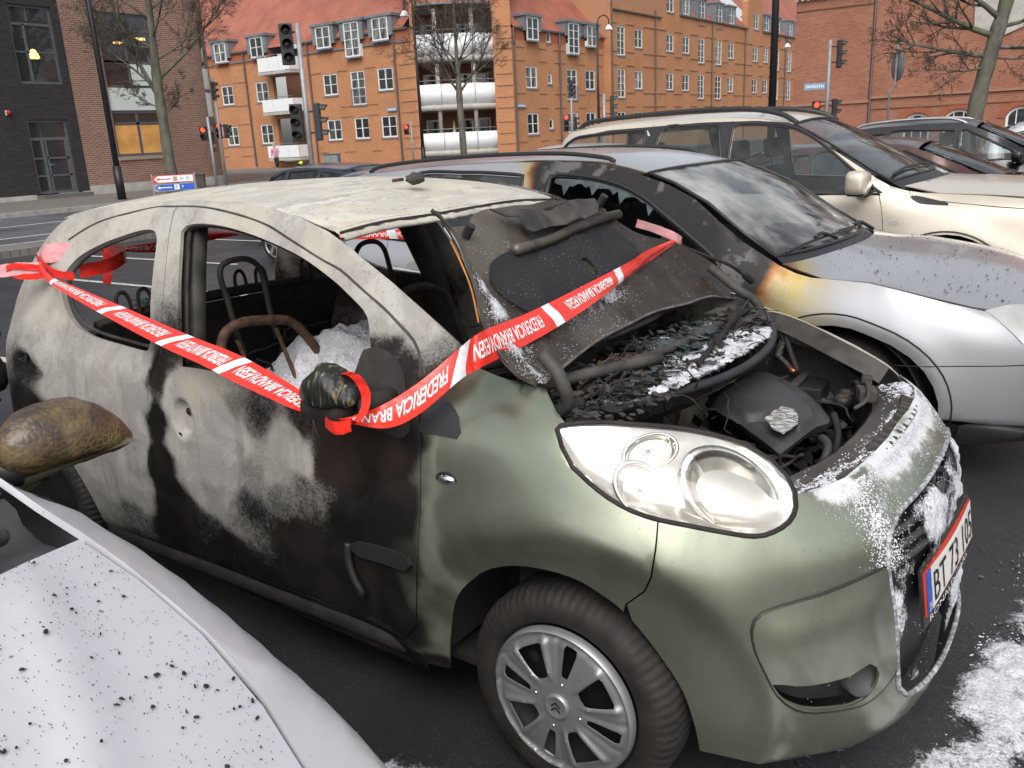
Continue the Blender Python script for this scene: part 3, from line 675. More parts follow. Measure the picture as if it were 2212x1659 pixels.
bmobj('dentils',bm,m_conc,ha); boxobj('ledge',ha,m_bhall,(-.05,3.4,-.2,-.12,2.25,2.36),(3.4,26,-.1,-.003,2.4,2.5)); boxobj('ledge',ha,m_bred,(0,3.35,-.17,-.12,6.35,6.42))
boxobj('string_course',ha,m_bred,(3.4,26,-.05,-.003,1.95,2.0))
pts=[(7.35,4.9),(8.3,4.5),(9.3,4.9),(9.45,7.5),(7.2,7.5)]; pl_(pts,m_conc,'relief_panel',-.08,.075)
for (uc,z0,w,h) in AW:
    fr=pl_(arch(uc,z0+.02,w-.02,h-.02),m_white,'window',.1,.05,[arch(uc,z0+.1,w-.2,h-.19)])
    o=pl_(arch(uc,z0+.05,w-.1,h-.08),m_paned,'pane',.14,.02); o.parent=fr
    bm=bmesh.new(); box(bm,(uc-w/6,.115,z0+h/2),(.035,.04,h-.2)); box(bm,(uc+w/6,.115,z0+h/2),(.035,.04,h-.2)); box(bm,(uc,.115,z0+h*.5),(w-.15,.035,.035)); o=bmobj('glazing_bars',bm,m_white,fr)
    V=[];F=[]
    for i in range(15):
        a=PI*i/14
        for r in (w/2+.02,w/2+.3): V.append((uc+r*math.cos(a),-.03,z0+h-w/2*.75+r*.8*math.sin(a)))
    for i in range(14): F.append((i*2,i*2+1,i*2+3,i*2+2))
    obj('brick_arch',V,F,m_bred,ha,smooth=False,uv=[(v[0]*2,v[2]*2) for v in V])
pipe(ha,3.42,.1,6.8,-.07)
# ---------------------------------------------------------------- hatchback outlines in its own (length, height) coordinates, metres
QWIN=[(-1.644,1.306),(-1.705,1.326),(-1.829,1.306),(-1.999,1.261),(-2.096,1.216),(-2.15,1.156),(-2.131,1.099),(-2.069,1.04),(-1.985,1.0),(-1.877,0.979),(-1.731,0.969),(-1.596,0.962),(-1.553,0.966),(-1.549,0.993),(-1.583,1.094),(-1.616,1.216)]
DWIN=[(-1.5,1.267),(-1.52,1.328),(-1.471,1.347),(-1.344,1.346),(-1.184,1.325),(-1.022,1.292),(-0.913,1.263),(-0.803,1.223),(-0.732,1.191),(-0.665,1.146),(-0.641,1.111),(-0.623,1.061),(-0.589,1.002,1),(-0.481,0.899,1),(-0.746,0.897),(-1.114,0.932),(-1.262,0.938),(-1.377,0.935,1)]
DRIP=[(-2.177,1.281),(-2.077,1.325),(-1.96,1.357),(-1.735,1.392),(-1.625,1.397),(-1.459,1.396),(-1.288,1.379),(-1.126,1.351),(-1.006,1.315),(-0.856,1.267),(-0.746,1.233),(-0.637,1.165),(-0.563,1.107),(-0.517,1.07),(-0.483,1.028),(-0.466,0.991)]
PIL=[(-0.856,1.339),(-0.739,1.293),(-0.613,1.213),(-0.522,1.143),(-0.393,1.06),(-0.332,1.025)]
FTOP=[(-0.332,1.02),(-0.249,1.006),(-0.164,1.0),(-0.014,0.993,1),(0.003,0.976),(0.017,0.956),(0.035,0.938)]
DOORF=[(-0.466,0.991),(-0.432,0.929),(-0.402,0.859),(-0.392,0.686),(-0.409,0.489),(-0.436,0.352,1),(-0.485,0.289),(-0.744,0.285)]
LIGHT=[(-0.004,0.926),(0.042,0.935),(0.144,0.938),(0.24,0.935),(0.4,0.921),(0.498,0.902),(0.548,0.88),(0.56,0.854),(0.552,0.829),(0.533,0.8),(0.508,0.775),(0.469,0.751),(0.418,0.736),(0.367,0.731),(0.292,0.744),(0.22,0.758),(0.162,0.768),(0.111,0.782),(0.063,0.805),(0.026,0.832),(-0.002,0.858),(-0.01,0.895)]
SEAM=[(0.163,0.769),(0.144,0.712),(0.122,0.65),(0.099,0.609),(0.057,0.569)]
ARCH=[(-0.345,0.318),(-0.315,0.425),(-0.279,0.492),(-0.214,0.558),(-0.174,0.596),(-0.134,0.612),(-0.075,0.614),(-0.03,0.603),(0.014,0.577),(0.051,0.548),(0.094,0.489),(0.127,0.429),(0.159,0.358),(0.184,0.261)]
BTOP=[(0.527,0.792),(0.59,0.797),(0.705,0.803),(0.848,0.814),(0.974,0.819)]
GRL=[(0.836,0.715),(0.761,0.699),(0.718,0.675),(0.69,0.621),(0.691,0.573),(0.701,0.503),(0.703,0.427),(0.707,0.374)]
BLIS=[(0.323,0.537),(0.329,0.56),(0.346,0.576),(0.383,0.585),(0.485,0.599),(0.595,0.614),(0.688,0.619),(0.691,0.573),(0.701,0.503),(0.703,0.427),(0.708,0.362),(0.658,0.317),(0.608,0.297),(0.561,0.295),(0.465,0.307),(0.413,0.33),(0.372,0.372),(0.345,0.435),(0.328,0.49)]
FOG=[(0.362,0.403),(0.414,0.393),(0.472,0.389),(0.547,0.392),(0.601,0.409),(0.631,0.375),(0.618,0.329),(0.563,0.309),(0.464,0.322),(0.412,0.346),(0.38,0.372)]
FUEL=[(-2.195,0.833)]
HANDLE=[(-1.354,0.776),(-1.38,0.716)]
MOULD=[(-0.646,0.534),(-0.623,0.545),(-0.43,0.554),(-0.431,0.521),(-0.448,0.514),(-0.622,0.504)]
REP=[(-0.314,0.778)]
LAMPS=[(0.263,0.89),(0.386,0.818),(0.16,0.832)]
MIRB=[(-0.63,1.052),(-0.604,1.058),(-0.54,1.03),(-0.476,0.976),(-0.411,0.906),(-0.295,0.909),(-0.282,0.881),(-0.399,0.86)]
BURN=[(-2.189,1.31,1,0,0.3),(-1.851,1.427,1,0,0.5),(-1.471,1.434,1,0,0.3),(-1.1,1.396,1,0,0.2),(-1.157,1.357,1,0,0.7),(-0.847,1.284,1,0,0.6),(-0.762,1.275,1,0,0.2),(-0.661,1.202,1,0,0.3),(-0.571,1.122,0.9,0.2,0.2),(-0.616,1.122,0.6,0.5,0),(-0.506,1.061,0.6,0.5,0),(-0.442,1.046,0.5,0.7,0),(-0.369,1.023,0.25,0.9,0.2),(-0.497,1.109,0.75,0.2,0.2),(-0.509,1.015,0.15,0.9,0),(-0.581,1.045,0.2,0.9,0),(-0.685,1.151,0.8,0.4,0.1),(-0.317,1.012,0.1,0.55,1),(-0.338,0.997,0.1,0.6,1),(-0.408,0.989,0.1,0.8,0.4),(-0.2,0.978,0.18,0.0,0),(-0.257,0.981,0.25,0.15,0.3),(-2.227,1.213,0.9,0,0.2),(-2.221,1.085,0.9,0,0.4),(-2.219,0.924,0.6,0.6,0),(-2.133,0.999,1,0,0.5),(-1.972,0.89,1,0.0,0.1),(-1.769,0.85,1,0,0.2),(-1.587,0.915,0.85,0.3,0.1),(-2.245,0.818,0.2,1,0),(-2.258,0.673,0.1,1,0),(-2.155,0.786,1,0,0.1),(-2.146,0.904,0.9,0.1,0.1),(-2.024,0.735,0.95,0.1,0.1),(-1.881,0.706,0.95,0.1,0),(-1.699,0.765,0.95,0,0.1),(-1.612,0.667,0.85,0.2,0),(-1.559,0.815,0.8,0.3,0),(-1.496,0.896,0.15,1,0),(-1.508,0.761,0.05,1,0),(-1.516,0.603,0.05,1,0),(-1.501,0.474,0.05,1,0),(-1.534,0.343,0.0,1,0),(-1.666,0.49,0.8,0.3,0),(-1.788,0.465,0.7,0.3,0),(-1.754,0.362,0.4,0.8,0),(-1.722,0.565,0.85,0.1,0),(-1.455,0.97,0.3,0.9,0.1),(-1.384,0.824,1,0,0.1),(-1.368,0.692,1,0,0.1),(-1.243,0.676,1,0,0.1),(-1.291,0.899,0.95,0,0.7),(-1.157,0.895,0.6,0.4,0.7),(-1.112,0.86,0.45,0.6,0.1),(-0.989,0.837,0.35,0.9,0),(-1.12,0.762,0.85,0.1,0),(-1.181,0.795,0.95,0.0,0),(-0.876,0.775,0.9,0.1,0.4),(-0.822,0.747,0.8,0.2,0.4),(-0.924,0.692,0.65,0.5,0.1),(-1.013,0.632,0.5,0.6,0),(-1.205,0.539,0.9,0.1,0),(-1.15,0.497,0.5,0.7,0),(-1.314,0.563,0.9,0.1,0),(-1.429,0.465,0.1,1,0),(-1.315,0.416,0.3,0.9,0),(-1.063,0.54,0.3,0.9,0),(-0.934,0.619,0.45,0.7,0),(-0.831,0.661,0.42,0.7,0),(-0.721,0.749,0.15,1,0.2),(-0.742,0.639,0.4,0.8,0),(-0.816,0.837,0.3,0.9,0.2),(-0.691,0.843,0.15,1,0.2),(-0.592,0.821,0.1,1,0.2),(-0.484,0.814,0,1,0.2),(-0.42,0.846,0,0.8,0),(-0.564,0.714,0.1,0.95,0),(-0.471,0.67,0,0.85,0),(-0.435,0.549,0,0.72,0),(-0.582,0.539,0,1,0),(-0.868,0.466,0,1,0),(-1.223,0.354,0,1,0),(-0.809,0.341,0,1,0),(-0.512,0.387,0,0.9,0),(-0.465,0.342,0,0.8,0),(-0.676,0.599,0.1,0.95,0),(-1.313,0.201,0.1,0.85,0),(-1.011,0.153,0.1,0.8,0),(-0.726,0.125,0,0.65,0),(-0.409,0.192,0,0.5,0),(-0.38,0.807,0,0.55,0),(-0.337,0.814,0,0.22,0),(-0.278,0.876,0.0,0.08,0),(-0.162,0.895,0.05,0,0),(-0.091,0.943,0.12,0,0),(-0.263,0.713,0,0.15,0),(-0.372,0.565,0,0.5,0),(-0.264,0.594,0,0.2,0),(-0.389,0.427,0,0.6,0),(-0.355,0.327,0,0.5,0),(-0.163,0.742,0,0,0),(-0.029,0.689,0.03,0,0.1),(-0.021,0.977,0.1,0.1,0.3)]
TAPE_A=[[(-2.2116, -0.7139, 1.2142), (-2.2063, -0.7249, 1.1728)], [(-2.1044, -0.7365, 1.1708), (-2.1159, -0.75, 1.1559)], [(-1.9534, -0.7449, 1.1479), (-1.9911, -0.7756, 1.1374)], [(-1.6248, -0.775, 1.107), (-1.6791, -0.8203, 1.0888)], [(-1.2313, -0.8139, 1.0575), (-1.2985, -0.8705, 1.0332)], [(-1.0123, -0.8379, 1.0367), (-1.071, -0.8917, 1.0033)], [(-0.871, -0.8555, 1.015), (-0.9308, -0.9097, 0.983)], [(-0.67, -0.89, 0.9779), (-0.7146, -0.9303, 0.9545)], [(-0.6315, -0.9105, 0.9655), (-0.6454, -0.9282, 0.9436)], [(-0.5647, -0.9273, 0.9447), (-0.5671, -0.9298, 0.9427)]]
TAPE_B=[[(-0.4931, -0.9181, 0.9482), (-0.5169, -0.9358, 0.9461)], [(-0.4296, -0.8647, 0.9729), (-0.4229, -0.8789, 0.9198)], [(-0.3632, -0.8007, 1.022), (-0.3594, -0.8256, 0.9446)], [(-0.2964, -0.7292, 1.0922), (-0.287, -0.7488, 1.0187)], [(-0.2305, -0.745, 1.135), (-0.2179, -0.763, 1.0594)], [(-0.245, -0.6705, 1.1354), (-0.2152, -0.6737, 1.0668)], [(-0.2567, -0.5004, 1.1353), (-0.2231, -0.4983, 1.0743)], [(-0.2816, -0.236, 1.144), (-0.2403, -0.2229, 1.0981)], [(-0.2951, 0.1303, 1.172), (-0.2895, 0.1186, 1.128)], [(-0.3081, 0.3017, 1.1886), (-0.3088, 0.2857, 1.1452)], [(-0.3308, 0.5499, 1.1924), (-0.3259, 0.5472, 1.175)]]
TAPE_C=[[(-2.6666, 1.1475, 1.1256), (-2.672, 1.1349, 1.1011)], [(-2.1535, 1.0721, 1.1723), (-2.1479, 1.0604, 1.1284)], [(-1.9348, 1.0408, 1.1881), (-1.9277, 1.026, 1.1323)], [(-1.5222, 0.9786, 1.2047), (-1.5159, 0.9653, 1.1547)], [(-1.0868, 0.899, 1.1632), (-1.0839, 0.8929, 1.14)]]
TAPE_D=[[(-2.5119, -0.3183, 1.2139), (-2.4905, -0.3188, 1.1695)], [(-2.4968, -0.2823, 1.1968), (-2.4956, -0.2848, 1.1874)], [(-2.4651, -0.0843, 1.1989), (-2.4598, -0.0956, 1.1567)], [(-2.4447, 0.0829, 1.2064), (-2.4404, 0.074, 1.173)], [(-2.4607, 0.2214, 1.2181), (-2.3864, 0.2632, 1.1865)], [(-2.4306, 0.3005, 1.2048), (-2.3931, 0.322, 1.1902)]]
# ---------------------------------------------------------------- materials for the burnt car and its neighbours
def burnt_paint():
    """painted steel: paint, soot and bare ash told apart by where the fire reached (Col: ash, soot, warm)"""
    t=NT('fire_damaged_paint'); a=t.n('Attribute'); a.attribute_name='Col'; sp=t.n('SeparateColor'); t.l(a.outputs['Color'],sp.inputs[0]); ash,soot,warm=sp.outputs
    n1=t.noise(26,6,.62); n2=t.noise(6,5,.6,dist=.8); n3=t.noise(140,3); nb=t.noise(3.2,4,.6,stretch=(1,1,.6),dist=1.2)
    green=t.mix(t.rng(nb,.3,.7),(.25,.275,.205),(.35,.37,.285)); sootc=t.mix(t.rng(n2,.35,.7),(.004,.0036,.0034),(.017,.014,.012))
    wv=t.rng(n2,.42,.62); ashc=t.mix(wv,(.30,.285,.27),(.40,.385,.36)); stk_=t.noise(22,5,.6,stretch=(1,1,.10)); ashc=t.mix(t.rng(stk_,.52,.72,0,.45),ashc,(.13,.115,.10)); n5=t.noise(70,5,.65); ashc=t.mix(t.rng(n5,.56,.68,0,.5),ashc,(.17,.155,.14)); ashc=t.mix(t.rng(n5,.28,.40,.5,0),ashc,(.52,.50,.46)); ashc=t.mix(t.math('MULTIPLY',warm,t.rng(nb,.3,.6)),ashc,(.47,.43,.34)); ashc=t.mix(t.rng(n3,.62,.75,0,.35),ashc,(.16,.14,.12))
    # speckled edges: cracked soot over the ash
    vo=t.voro(95,'DISTANCE_TO_EDGE'); crack=t.rng(vo,.0,.22,1,0)
    fs=t.math('ADD',soot,t.math('MULTIPLY',t.math('SUBTRACT',n2,.5),.35)); fs=t.rng(fs,.12,.78)
    fa=t.math('ADD',ash,t.math('MULTIPLY',t.math('SUBTRACT',n1,.5),.34)); fa=t.math('ADD',fa,t.math('MULTIPLY',t.math('SUBTRACT',n3,.5),.22)); fa=t.math('ADD',fa,t.math('MULTIPLY',t.math('SUBTRACT',n5,.5),.30)); fa=t.math('ADD',fa,t.math('MULTIPLY',crack,.05)); fa=t.rng(fa,.27,.80)
    brown=t.mix(t.math('MULTIPLY',warm,.75),sootc,(.10,.055,.032))
    c=t.mix(fs,green,brown); c=t.mix(fa,c,ashc)
    # ash flecks and small chips on the green paint
    fr=t.math('ADD',a.outputs['Alpha'],t.math('MULTIPLY',t.math('SUBTRACT',t.noise(38,6,.7),.5),.9)); fr=t.math('MULTIPLY',t.rng(fr,.30,.85),t.rng(a.outputs['Alpha'],.02,.2))
    fl=t.math('MULTIPLY',t.rng(t.voro(60),.0,.14,1,0),t.rng(t.noise(9,3),.5,.6)); c=t.mix(t.math('MULTIPLY',fl,.7),c,(.03,.03,.028))
    c=t.mix(t.math('MULTIPLY',fr,.85),c,(.66,.67,.70)); burnt=t.math('MAXIMUM',t.math('MAXIMUM',fs,fa),fr)
    t.set(base=c,metal=t.rng(burnt,0,.8,.85,0),rough=t.rng(burnt,0,.7,.30,.75),coat=t.rng(burnt,0,.5,.5,0),coatr=.10,spec=t.rng(burnt,0,.6,.5,.22))
    h=t.math('ADD',t.math('MULTIPLY',n1,burnt),t.math('MULTIPLY',n3,.25)); t.bump(h,.22,.002); return t.m
m_burn=burnt_paint()
m_char=simple('charred_metal',(.022,.019,.017),.75,.2,var=.5,scale=14,bump=.5,bscale=50)
m_charg=simple('charred_grey',(.06,.055,.05),.7,.2,var=.45,scale=11,bump=.4,bscale=40)
m_rust=simple('heat_rusted_steel',(.085,.045,.026),.8,.1,var=.6,scale=30,bump=.3)
m_plast=simple('black_plastic',(.022,.022,.024),.5,var=.25,scale=9,bump=.15)
m_plastg=simple('grey_black_plastic',(.045,.045,.045),.55,var=.3,scale=6,bump=.2)
m_rubber=simple('tyre_rubber',(.017,.014,.012),.75,var=.55,scale=14,bump=.12,bscale=90)
m_hub=simple('hubcap_silver',(.30,.295,.29),.36,.55,var=.12,scale=9,bump=.08,bscale=120,coat=.2)
m_steel=simple('dark_steel_wheel',(.02,.019,.018),.6,.4)
m_chrome=simple('bright_reflector',(.92,.90,.86),.12,1,var=.03)
def foammat():
    t=NT('dry_foam'); n=t.noise(55,6,.7); v=t.voro(120); c=t.mix(t.rng(n,.3,.7),(.62,.62,.66),(.86,.86,.90)); t.set(base=c,rough=.85,spec=.3); t.bump(t.math('SUBTRACT',n,t.math('MULTIPLY',v,.5)),.9,.01); return t.m
m_foam=foammat()
def slushmat():
    """foam and slush: white where Col alpha is high, thinning to nothing through ragged translucent edges"""
    t=NT('slush'); a=t.n('Attribute'); a.attribute_name='Col'; n=t.noise(30,7,.68); n2=t.noise(120,4,.7)
    f=t.math('ADD',a.outputs['Alpha'],t.math('MULTIPLY',t.math('SUBTRACT',n,.5),1.1)); f=t.math('ADD',f,t.math('MULTIPLY',t.math('SUBTRACT',n2,.5),.6)); f=t.math('MULTIPLY',t.rng(f,.28,.80),t.rng(a.outputs['Alpha'],.0,.12))
    c=t.mix(t.rng(n2,.3,.7),(.55,.56,.60),(.84,.85,.89)); t.set(base=c,rough=.8,spec=.3,alpha=f); t.bump(t.math('ADD',n,n2),.8,.008); return t.m
m_slush=slushmat()
def slush(name,fn,outline,dens,out=(0,0,1),res=.012,h=.012,parent=None,label=None,holes=(),fade=.03):
    eb=edist(outline); d0=dens; dens=lambda a,b:d0(a,b)*sst(0,fade,eb(a,b))
    o=panel(name,outline,fn,m_slush,parent,holes=holes,res=res,thick=0,out=out,col=lambda v,P:(0,0,0,max(0,min(1,dens(v[0],v[1])))),disp=lambda a,b:.0015+h*max(0,min(1,dens(a,b)))*(.6+.5*fbm(a*40,b*40,3)))
    return tag(o,label,'foam' if label else None,kind='stuff')
def underhood():
    t=NT('scorched_bonnet_lining'); n=t.noise(9,6,.65); n2=t.noise(3,4); sp=t.rng(t.voro(170),.0,.16,1,0); d=t.rng(t.noise(14,3),.48,.62)
    c=t.mix(t.rng(n2,.35,.65),(.045,.034,.024),(.15,.13,.105)); g_=t.n('TexCoord'); s_=t.n('SeparateXYZ'); t.l(g_.outputs['Object'],s_.inputs[0]); c=t.mix(t.rng(t.math('ADD',s_.outputs[1],t.math('MULTIPLY',n2,.5)),-.15,.55,0,.85),c,(.028,.020,.014)); c=t.mix(t.rng(n,.55,.75,0,.8),c,(.02,.018,.016)); c=t.mix(t.math('MULTIPLY',t.math('MULTIPLY',sp,d),.5),c,(.5,.5,.52)); t.set(base=c,rough=.42,metal=.35); t.bump(n,.25,.006); return t.m
m_uhood=underhood()
def padmat():
    t=NT('charred_insulation'); sp=t.rng(t.voro(150),.0,.2,1,0); d=t.rng(t.noise(7,3),.42,.6); c=t.mix(t.math('MULTIPLY',sp,d),(.013,.014,.016),(.55,.56,.6)); t.set(base=c,rough=.85); t.bump(t.noise(90,4),.6,.004); return t.m
m_pad=padmat()
# ---------------------------------------------------------------- the burnt hatchback
car=empty('burnt_hatchback',(0,0,0),label='burnt out small green hatchback with its bonnet folded up and tape tied round it',cat='car')
def burn(s,z,_B=np.array(BURN)):
    wx=.022*fbm(s*9,z*9,3); wz=.022*fbm(s*9,z*9,9); d=(_B[:,0]-s-wx)**2+(_B[:,1]-z-wz)**2; w_=1/(d+4e-4)**2.0; w_/=w_.sum(); r=w_@_B[:,2:5]; return r
def bcol(v,P):
    s,z=v
    if s>-.1:
        q=burn(min(s,.0),z); k=sst(.0,.12,s); hot=sst(.90,.97,z)
        return (q[0]*(1-k)+.15*hot*k, q[1]*(1-k)+.2*hot*k, q[2]*(1-k))
    q=burn(s,z); k=1-sst(.24,.30,z); ds=1-sst(.8,1.05,math.hypot(s-HANDLE[0][0],z-HANDLE[0][1])/.055); q=(q[0]+(1.1-q[0])*ds,q[1]*(1-ds),q[2]); return (q[0]*(1-k*.6),max(q[1],.85*k),q[2])
def farcol(v,P):
    n=fbm(v[0]*3,v[1]*3,5)
    k=sst(-.35,.0,v[0]); return (max(0,.42+.5*n)*(1-k)+.45*k, 1-.75*k, .3)
outC=lambda c:np.stack([np.where(c[:,0]>.1,c[:,0]*1.5,0),c[:,1],np.full(len(c),.15)],1)
S=C1.side
def disp_side(s,z):
    d=0
    for (a,b,r,dep) in ((HANDLE[0][0]+.0,HANDLE[0][1],.052,.020),(-2.262,.832,.05,.018)):
        q=math.hypot((s-a)*.95,(z-b)*.8)
        d-=dep*1.25*(1-sst(r*.70,r*1.0,q)); d+=.003*math.exp(-((q-r*1.08)/.008)**2)
    d+=.0045*math.exp(-((z-(.60+.06*(s+1)))/.03)**2)*sst(-1.9,-1.5,s)*(1-sst(-.6,-.45,s))   # flank swage
    d+=.002*fbm(s*5,z*5,1)                                   # heat-warped sheet
    return d
qwin=sm(QWIN,.02); dwin=sm(DWIN,.02); drip=sm(DRIP,.02,False)
rear_seam=[(-1.585,1.33),(-1.56,1.25),(-1.50,1.03),(-1.498,.95),(-1.535,.80),(-1.545,.64),(-1.525,.52),(-1.48,.40),(-1.41,.30)]
door_top=[p for p in drip if p[0]>-1.60]
door=[(-1.41,.285),(-.744,.285)]+[tuple(p[:2]) for p in DOORF[::-1][1:-1]]+[(-.47,.989)]+door_top[::-1]+sm([(-1.60,1.385),(-1.585,1.33)]+rear_seam[1:],.03,False)
# remove doubles
def dedupe(P,e=.004):
    o=[P[0]]
    for p in P[1:]:
        if math.hypot(p[0]-o[-1][0],p[1]-o[-1][1])>e: o.append(p)
    if math.hypot(o[0][0]-o[-1][0],o[0][1]-o[-1][1])<e: o.pop()
    return [tuple(q[:2]) for q in o]
door=dedupe(door)
arc=lambda cx,cz,r,a0,a1,n=20:[(cx+r*math.cos(math.radians(a0+(a1-a0)*i/n)),cz+r*math.sin(math.radians(a0+(a1-a0)*i/n))) for i in range(n+1)]
rear_arch=arc(-2.34,.285,.33,0,180)
top_edge=[(x,tab(C1.ze,x)) for x in [-.856-.0,-1.0,-1.1,-1.2,-1.35,-1.5,-1.65,-1.8,-1.9,-2.0,-2.1,-2.2]]
rear_edge=[(-2.30,1.335),(-2.42,1.28),(-2.52,1.20),(-2.60,1.08),(-2.66,.95),(-2.70,.8),(-2.72,.6),(-2.70,.45)]
side_out=dedupe([(-.43,.20),(-.43,.30)]+[tuple(p[:2]) for p in DOORF[::-1][2:-1]]+[(-.44,.985),(-.36,1.005),(-.332,1.025)]+[tuple(p[:2]) for p in PIL[::-1][1:]]+top_edge[1:]+rear_edge+rear_arch[::-1][:0]+[(-2.68,.30),(-2.67,.285)]+arc(-2.34,.285,.33,180,0)+[(-2.0,.20)])
def carside(fn,far,col,nm='side_panel'):
    out=(lambda c:outC(c)*np.array([1,-1,1])) if far else outC
    dh=offs(door,-.0035)
    b=panel(nm,side_out,fn,m_burn,car,holes=[qwin,dh],res=.03 if far else .017,thick=.02 if not far else .012,out=out,col=col,disp=None if far else disp_side)
    d=panel('door',door,fn,m_burn,car,holes=[dwin],res=.03 if far else .011,thick=.012,out=out,col=col,disp=None if far else disp_side)
    return b,d
body,doorN=carside(S,False,bcol)
bodyF,doorF=carside(C1.mir,True,farcol)
# door frame inner returns: dark seal round the openings, rolled edges
def loop_tube(name,loop,fn,r,mat,parent,inset=.012,closed=True,n=6): 
    pts=[Vector(fn(*p)) for p in loop]
    pts=[p+Vector((0,(inset if p.y<0 else -inset),0)) for p in pts]; return tubeobj(name,pts,r,mat,parent,n,closed)
loop_tube('window_seal',offs(dwin,.008),S,.008,m_char,doorN,.028)
loop_tube('window_seal',offs(qwin,.006),S,.006,m_charg,body,.028)
loop_tube('drip_channel',drip,S,.0042,m_charg,body,.002,False)
# inner door skin and deep B post
panel('inner_skin',offs(door,.03),lambda s,z:(S(s,z)[0],S(s,z)[1]+.07,z),m_charg,doorN,holes=[offs(dwin,-.01)],res=.06,thick=.004,out=(0,1,0))
V,F=merge([tube([(x,y,z) for x,y,z in [(-1.56,-.50,1.36),(-1.50,-.58,1.2),(-1.44,-.66,1.0),(-1.44,-.70,.7),(-1.45,-.70,.3)]],.04,6)]); obj('b_post',V,F,m_charg,body)
V,F=merge([tube([(x,y,z) for x,y,z in [(-1.58,.49,1.38),(-1.55,.56,1.2),(-1.52,.64,1.0),(-1.50,.68,.7),(-1.50,.70,.3)]],.055,8)]); obj('b_post',V,F,m_char,bodyF)
# front wing, bumper
arch_px=sm(ARCH,.02,False)
light=dedupe(sm(LIGHT,.02),.006)
iseam=min(range(len(light)),key=lambda i:math.hypot(light[i][0]-SEAM[0][0],light[i][1]-SEAM[0][1]))
def lightpart(a,b):
    i=a;o=[]
    while True:
        o.append(light[i%len(light)])
        if i%len(light)==b%len(light): break
        i+=1
    return o
itip=min(range(len(light)),key=lambda i:abs(light[i][0]-.124)+abs(light[i][1]-.923))
low=lightpart(iseam,itip)                      # seam -> tip -> start of the top edge (outer side)
wing=dedupe([(-.43,.28),(-.35,.28)]+arch_px[:]+[])
wing=dedupe([(-.435,.22),(-.36,.22)]+[p for p in arch_px if p[0]<SEAM[-1][0]-.005]+[tuple(p) for p in SEAM[::-1]][:-1]+low+[tuple(p[:2]) for p in FTOP[::-1]]+[(-.37,1.0),(-.47,.988)]+[tuple(p[:2]) for p in DOORF[1:6]]+[(-.44,.30)])
wingN=panel('front_wing',wing,S,m_burn,car,res=.013,thick=.004,out=outC,col=bcol,gap=.0018)
wingF=panel('front_wing',wing,C1.mir,m_burn,car,res=.03,thick=.004,out=lambda c:outC(c)*np.array([1,-1,1]),col=lambda v,P:(.55+.5*fbm(v[0]*4,v[1]*4,2),.75,.9))
SM=2*(C1.X0+C1.LN)
m_=lambda P:[(SM-p[0],)+tuple(p[1:]) for p in P][::-1]
iend=min(range(len(light)),key=lambda i:math.hypot(light[i][0]-BTOP[0][0],light[i][1]-BTOP[0][1]))
upl=lightpart(iend,iseam)                       # inner end -> seam along the lamp's lower edge
half=[tuple(q) for q in BTOP[::-1][:-1]]+[p for p in upl]+[tuple(p) for p in SEAM[1:]]+[p for p in arch_px if p[0]>SEAM[-1][0]+.004]+[(.20,.19),(.35,.165),(.6,.155),(.85,.15)]
bump=dedupe(half[::-1][::-1]+[(1.05,.148)]+m_(half)+[(1.05,.822)])
grl=[(1.05,.722)]+[tuple(p) for p in GRL]+[(.72,.30),(.76,.262),(.85,.25)]
grille=dedupe(sm(grl+[(1.05,.25)]+m_(grl)[:-1],.03))
fog=dedupe(sm(FOG,.02))
blis=dedupe(sm(BLIS,.02))
def frostf(s,z):
    s=s if s<1.05 else 2.1-s; up_=sst(.66,.79,z); k=sst(.46,.80,s); g=math.exp(-((s-.70-.25*max(0,z-.62)*3)/.05)**2)*sst(.40,.62,z)
    ed=math.exp(-((z-.79)/.022)**2)*sst(.5,.6,s)
    return max(0,min(1,(.50*up_*k+.45*g+.6*ed)*(.75+.7*fbm(s*7,z*9,4))))
bumper=panel('front_bumper',bump,S,m_burn,car,holes=[grille,fog],res=.016,thick=.004,out=(1,-.3,.1),col=lambda v,P:(0,.04 if v[1]<.72 else .12,0,frostf(v[0],v[1])),gap=.0018)
bled=edist(blis)
# raised lamp surround pressed into the bumper
panel('bumper_insert',offs(blis,.004),lambda s,z:tuple(Vector(S(s,z))+Vector((.6,-.6,.15)).normalized()*(.005+.012*sst(0,.09,bled(s,z)))),m_burn,bumper,holes=[offs(fog,-.003)],res=.02,thick=.007,out=(1,-.3,.1),col=lambda v,P:(0,.06,0))
loop_tube('insert_joint',blis,lambda s,z:tuple(Vector(S(s,z))+Vector((.002,-.001,0))),.0022,m_plast,bumper,0)
panel('fog_recess',offs(fog,-.004),lambda s,z:tuple(Vector(S(s,z))-Vector((.022,-.030,0))),m_plast,bumper,res=.03,thick=.004,out=(1,-.3,.1))
V,F=lathe([(0,.0),(.036,.004),(.042,.016),(.046,.016),(.048,-.03)],'z',24); q=Vector((.75,-.62,.05)).to_track_quat('Z','Y').to_matrix(); c_=Vector(S(.60,.365))-Vector((.012,-.008,0))
V=[q@Vector(v)+c_ for v in V]; obj('fog_lamp',V,F,m_plastg,bumper)
# lower lip and sill edge

m_frim=NT('frosted_trim'); _f=m_frim.noise(60,5,.7); m_frim.set(base=m_frim.mix(m_frim.rng(_f,.42,.62),(.16,.16,.17),(.50,.50,.53)),rough=.6); m_frim=m_frim.m
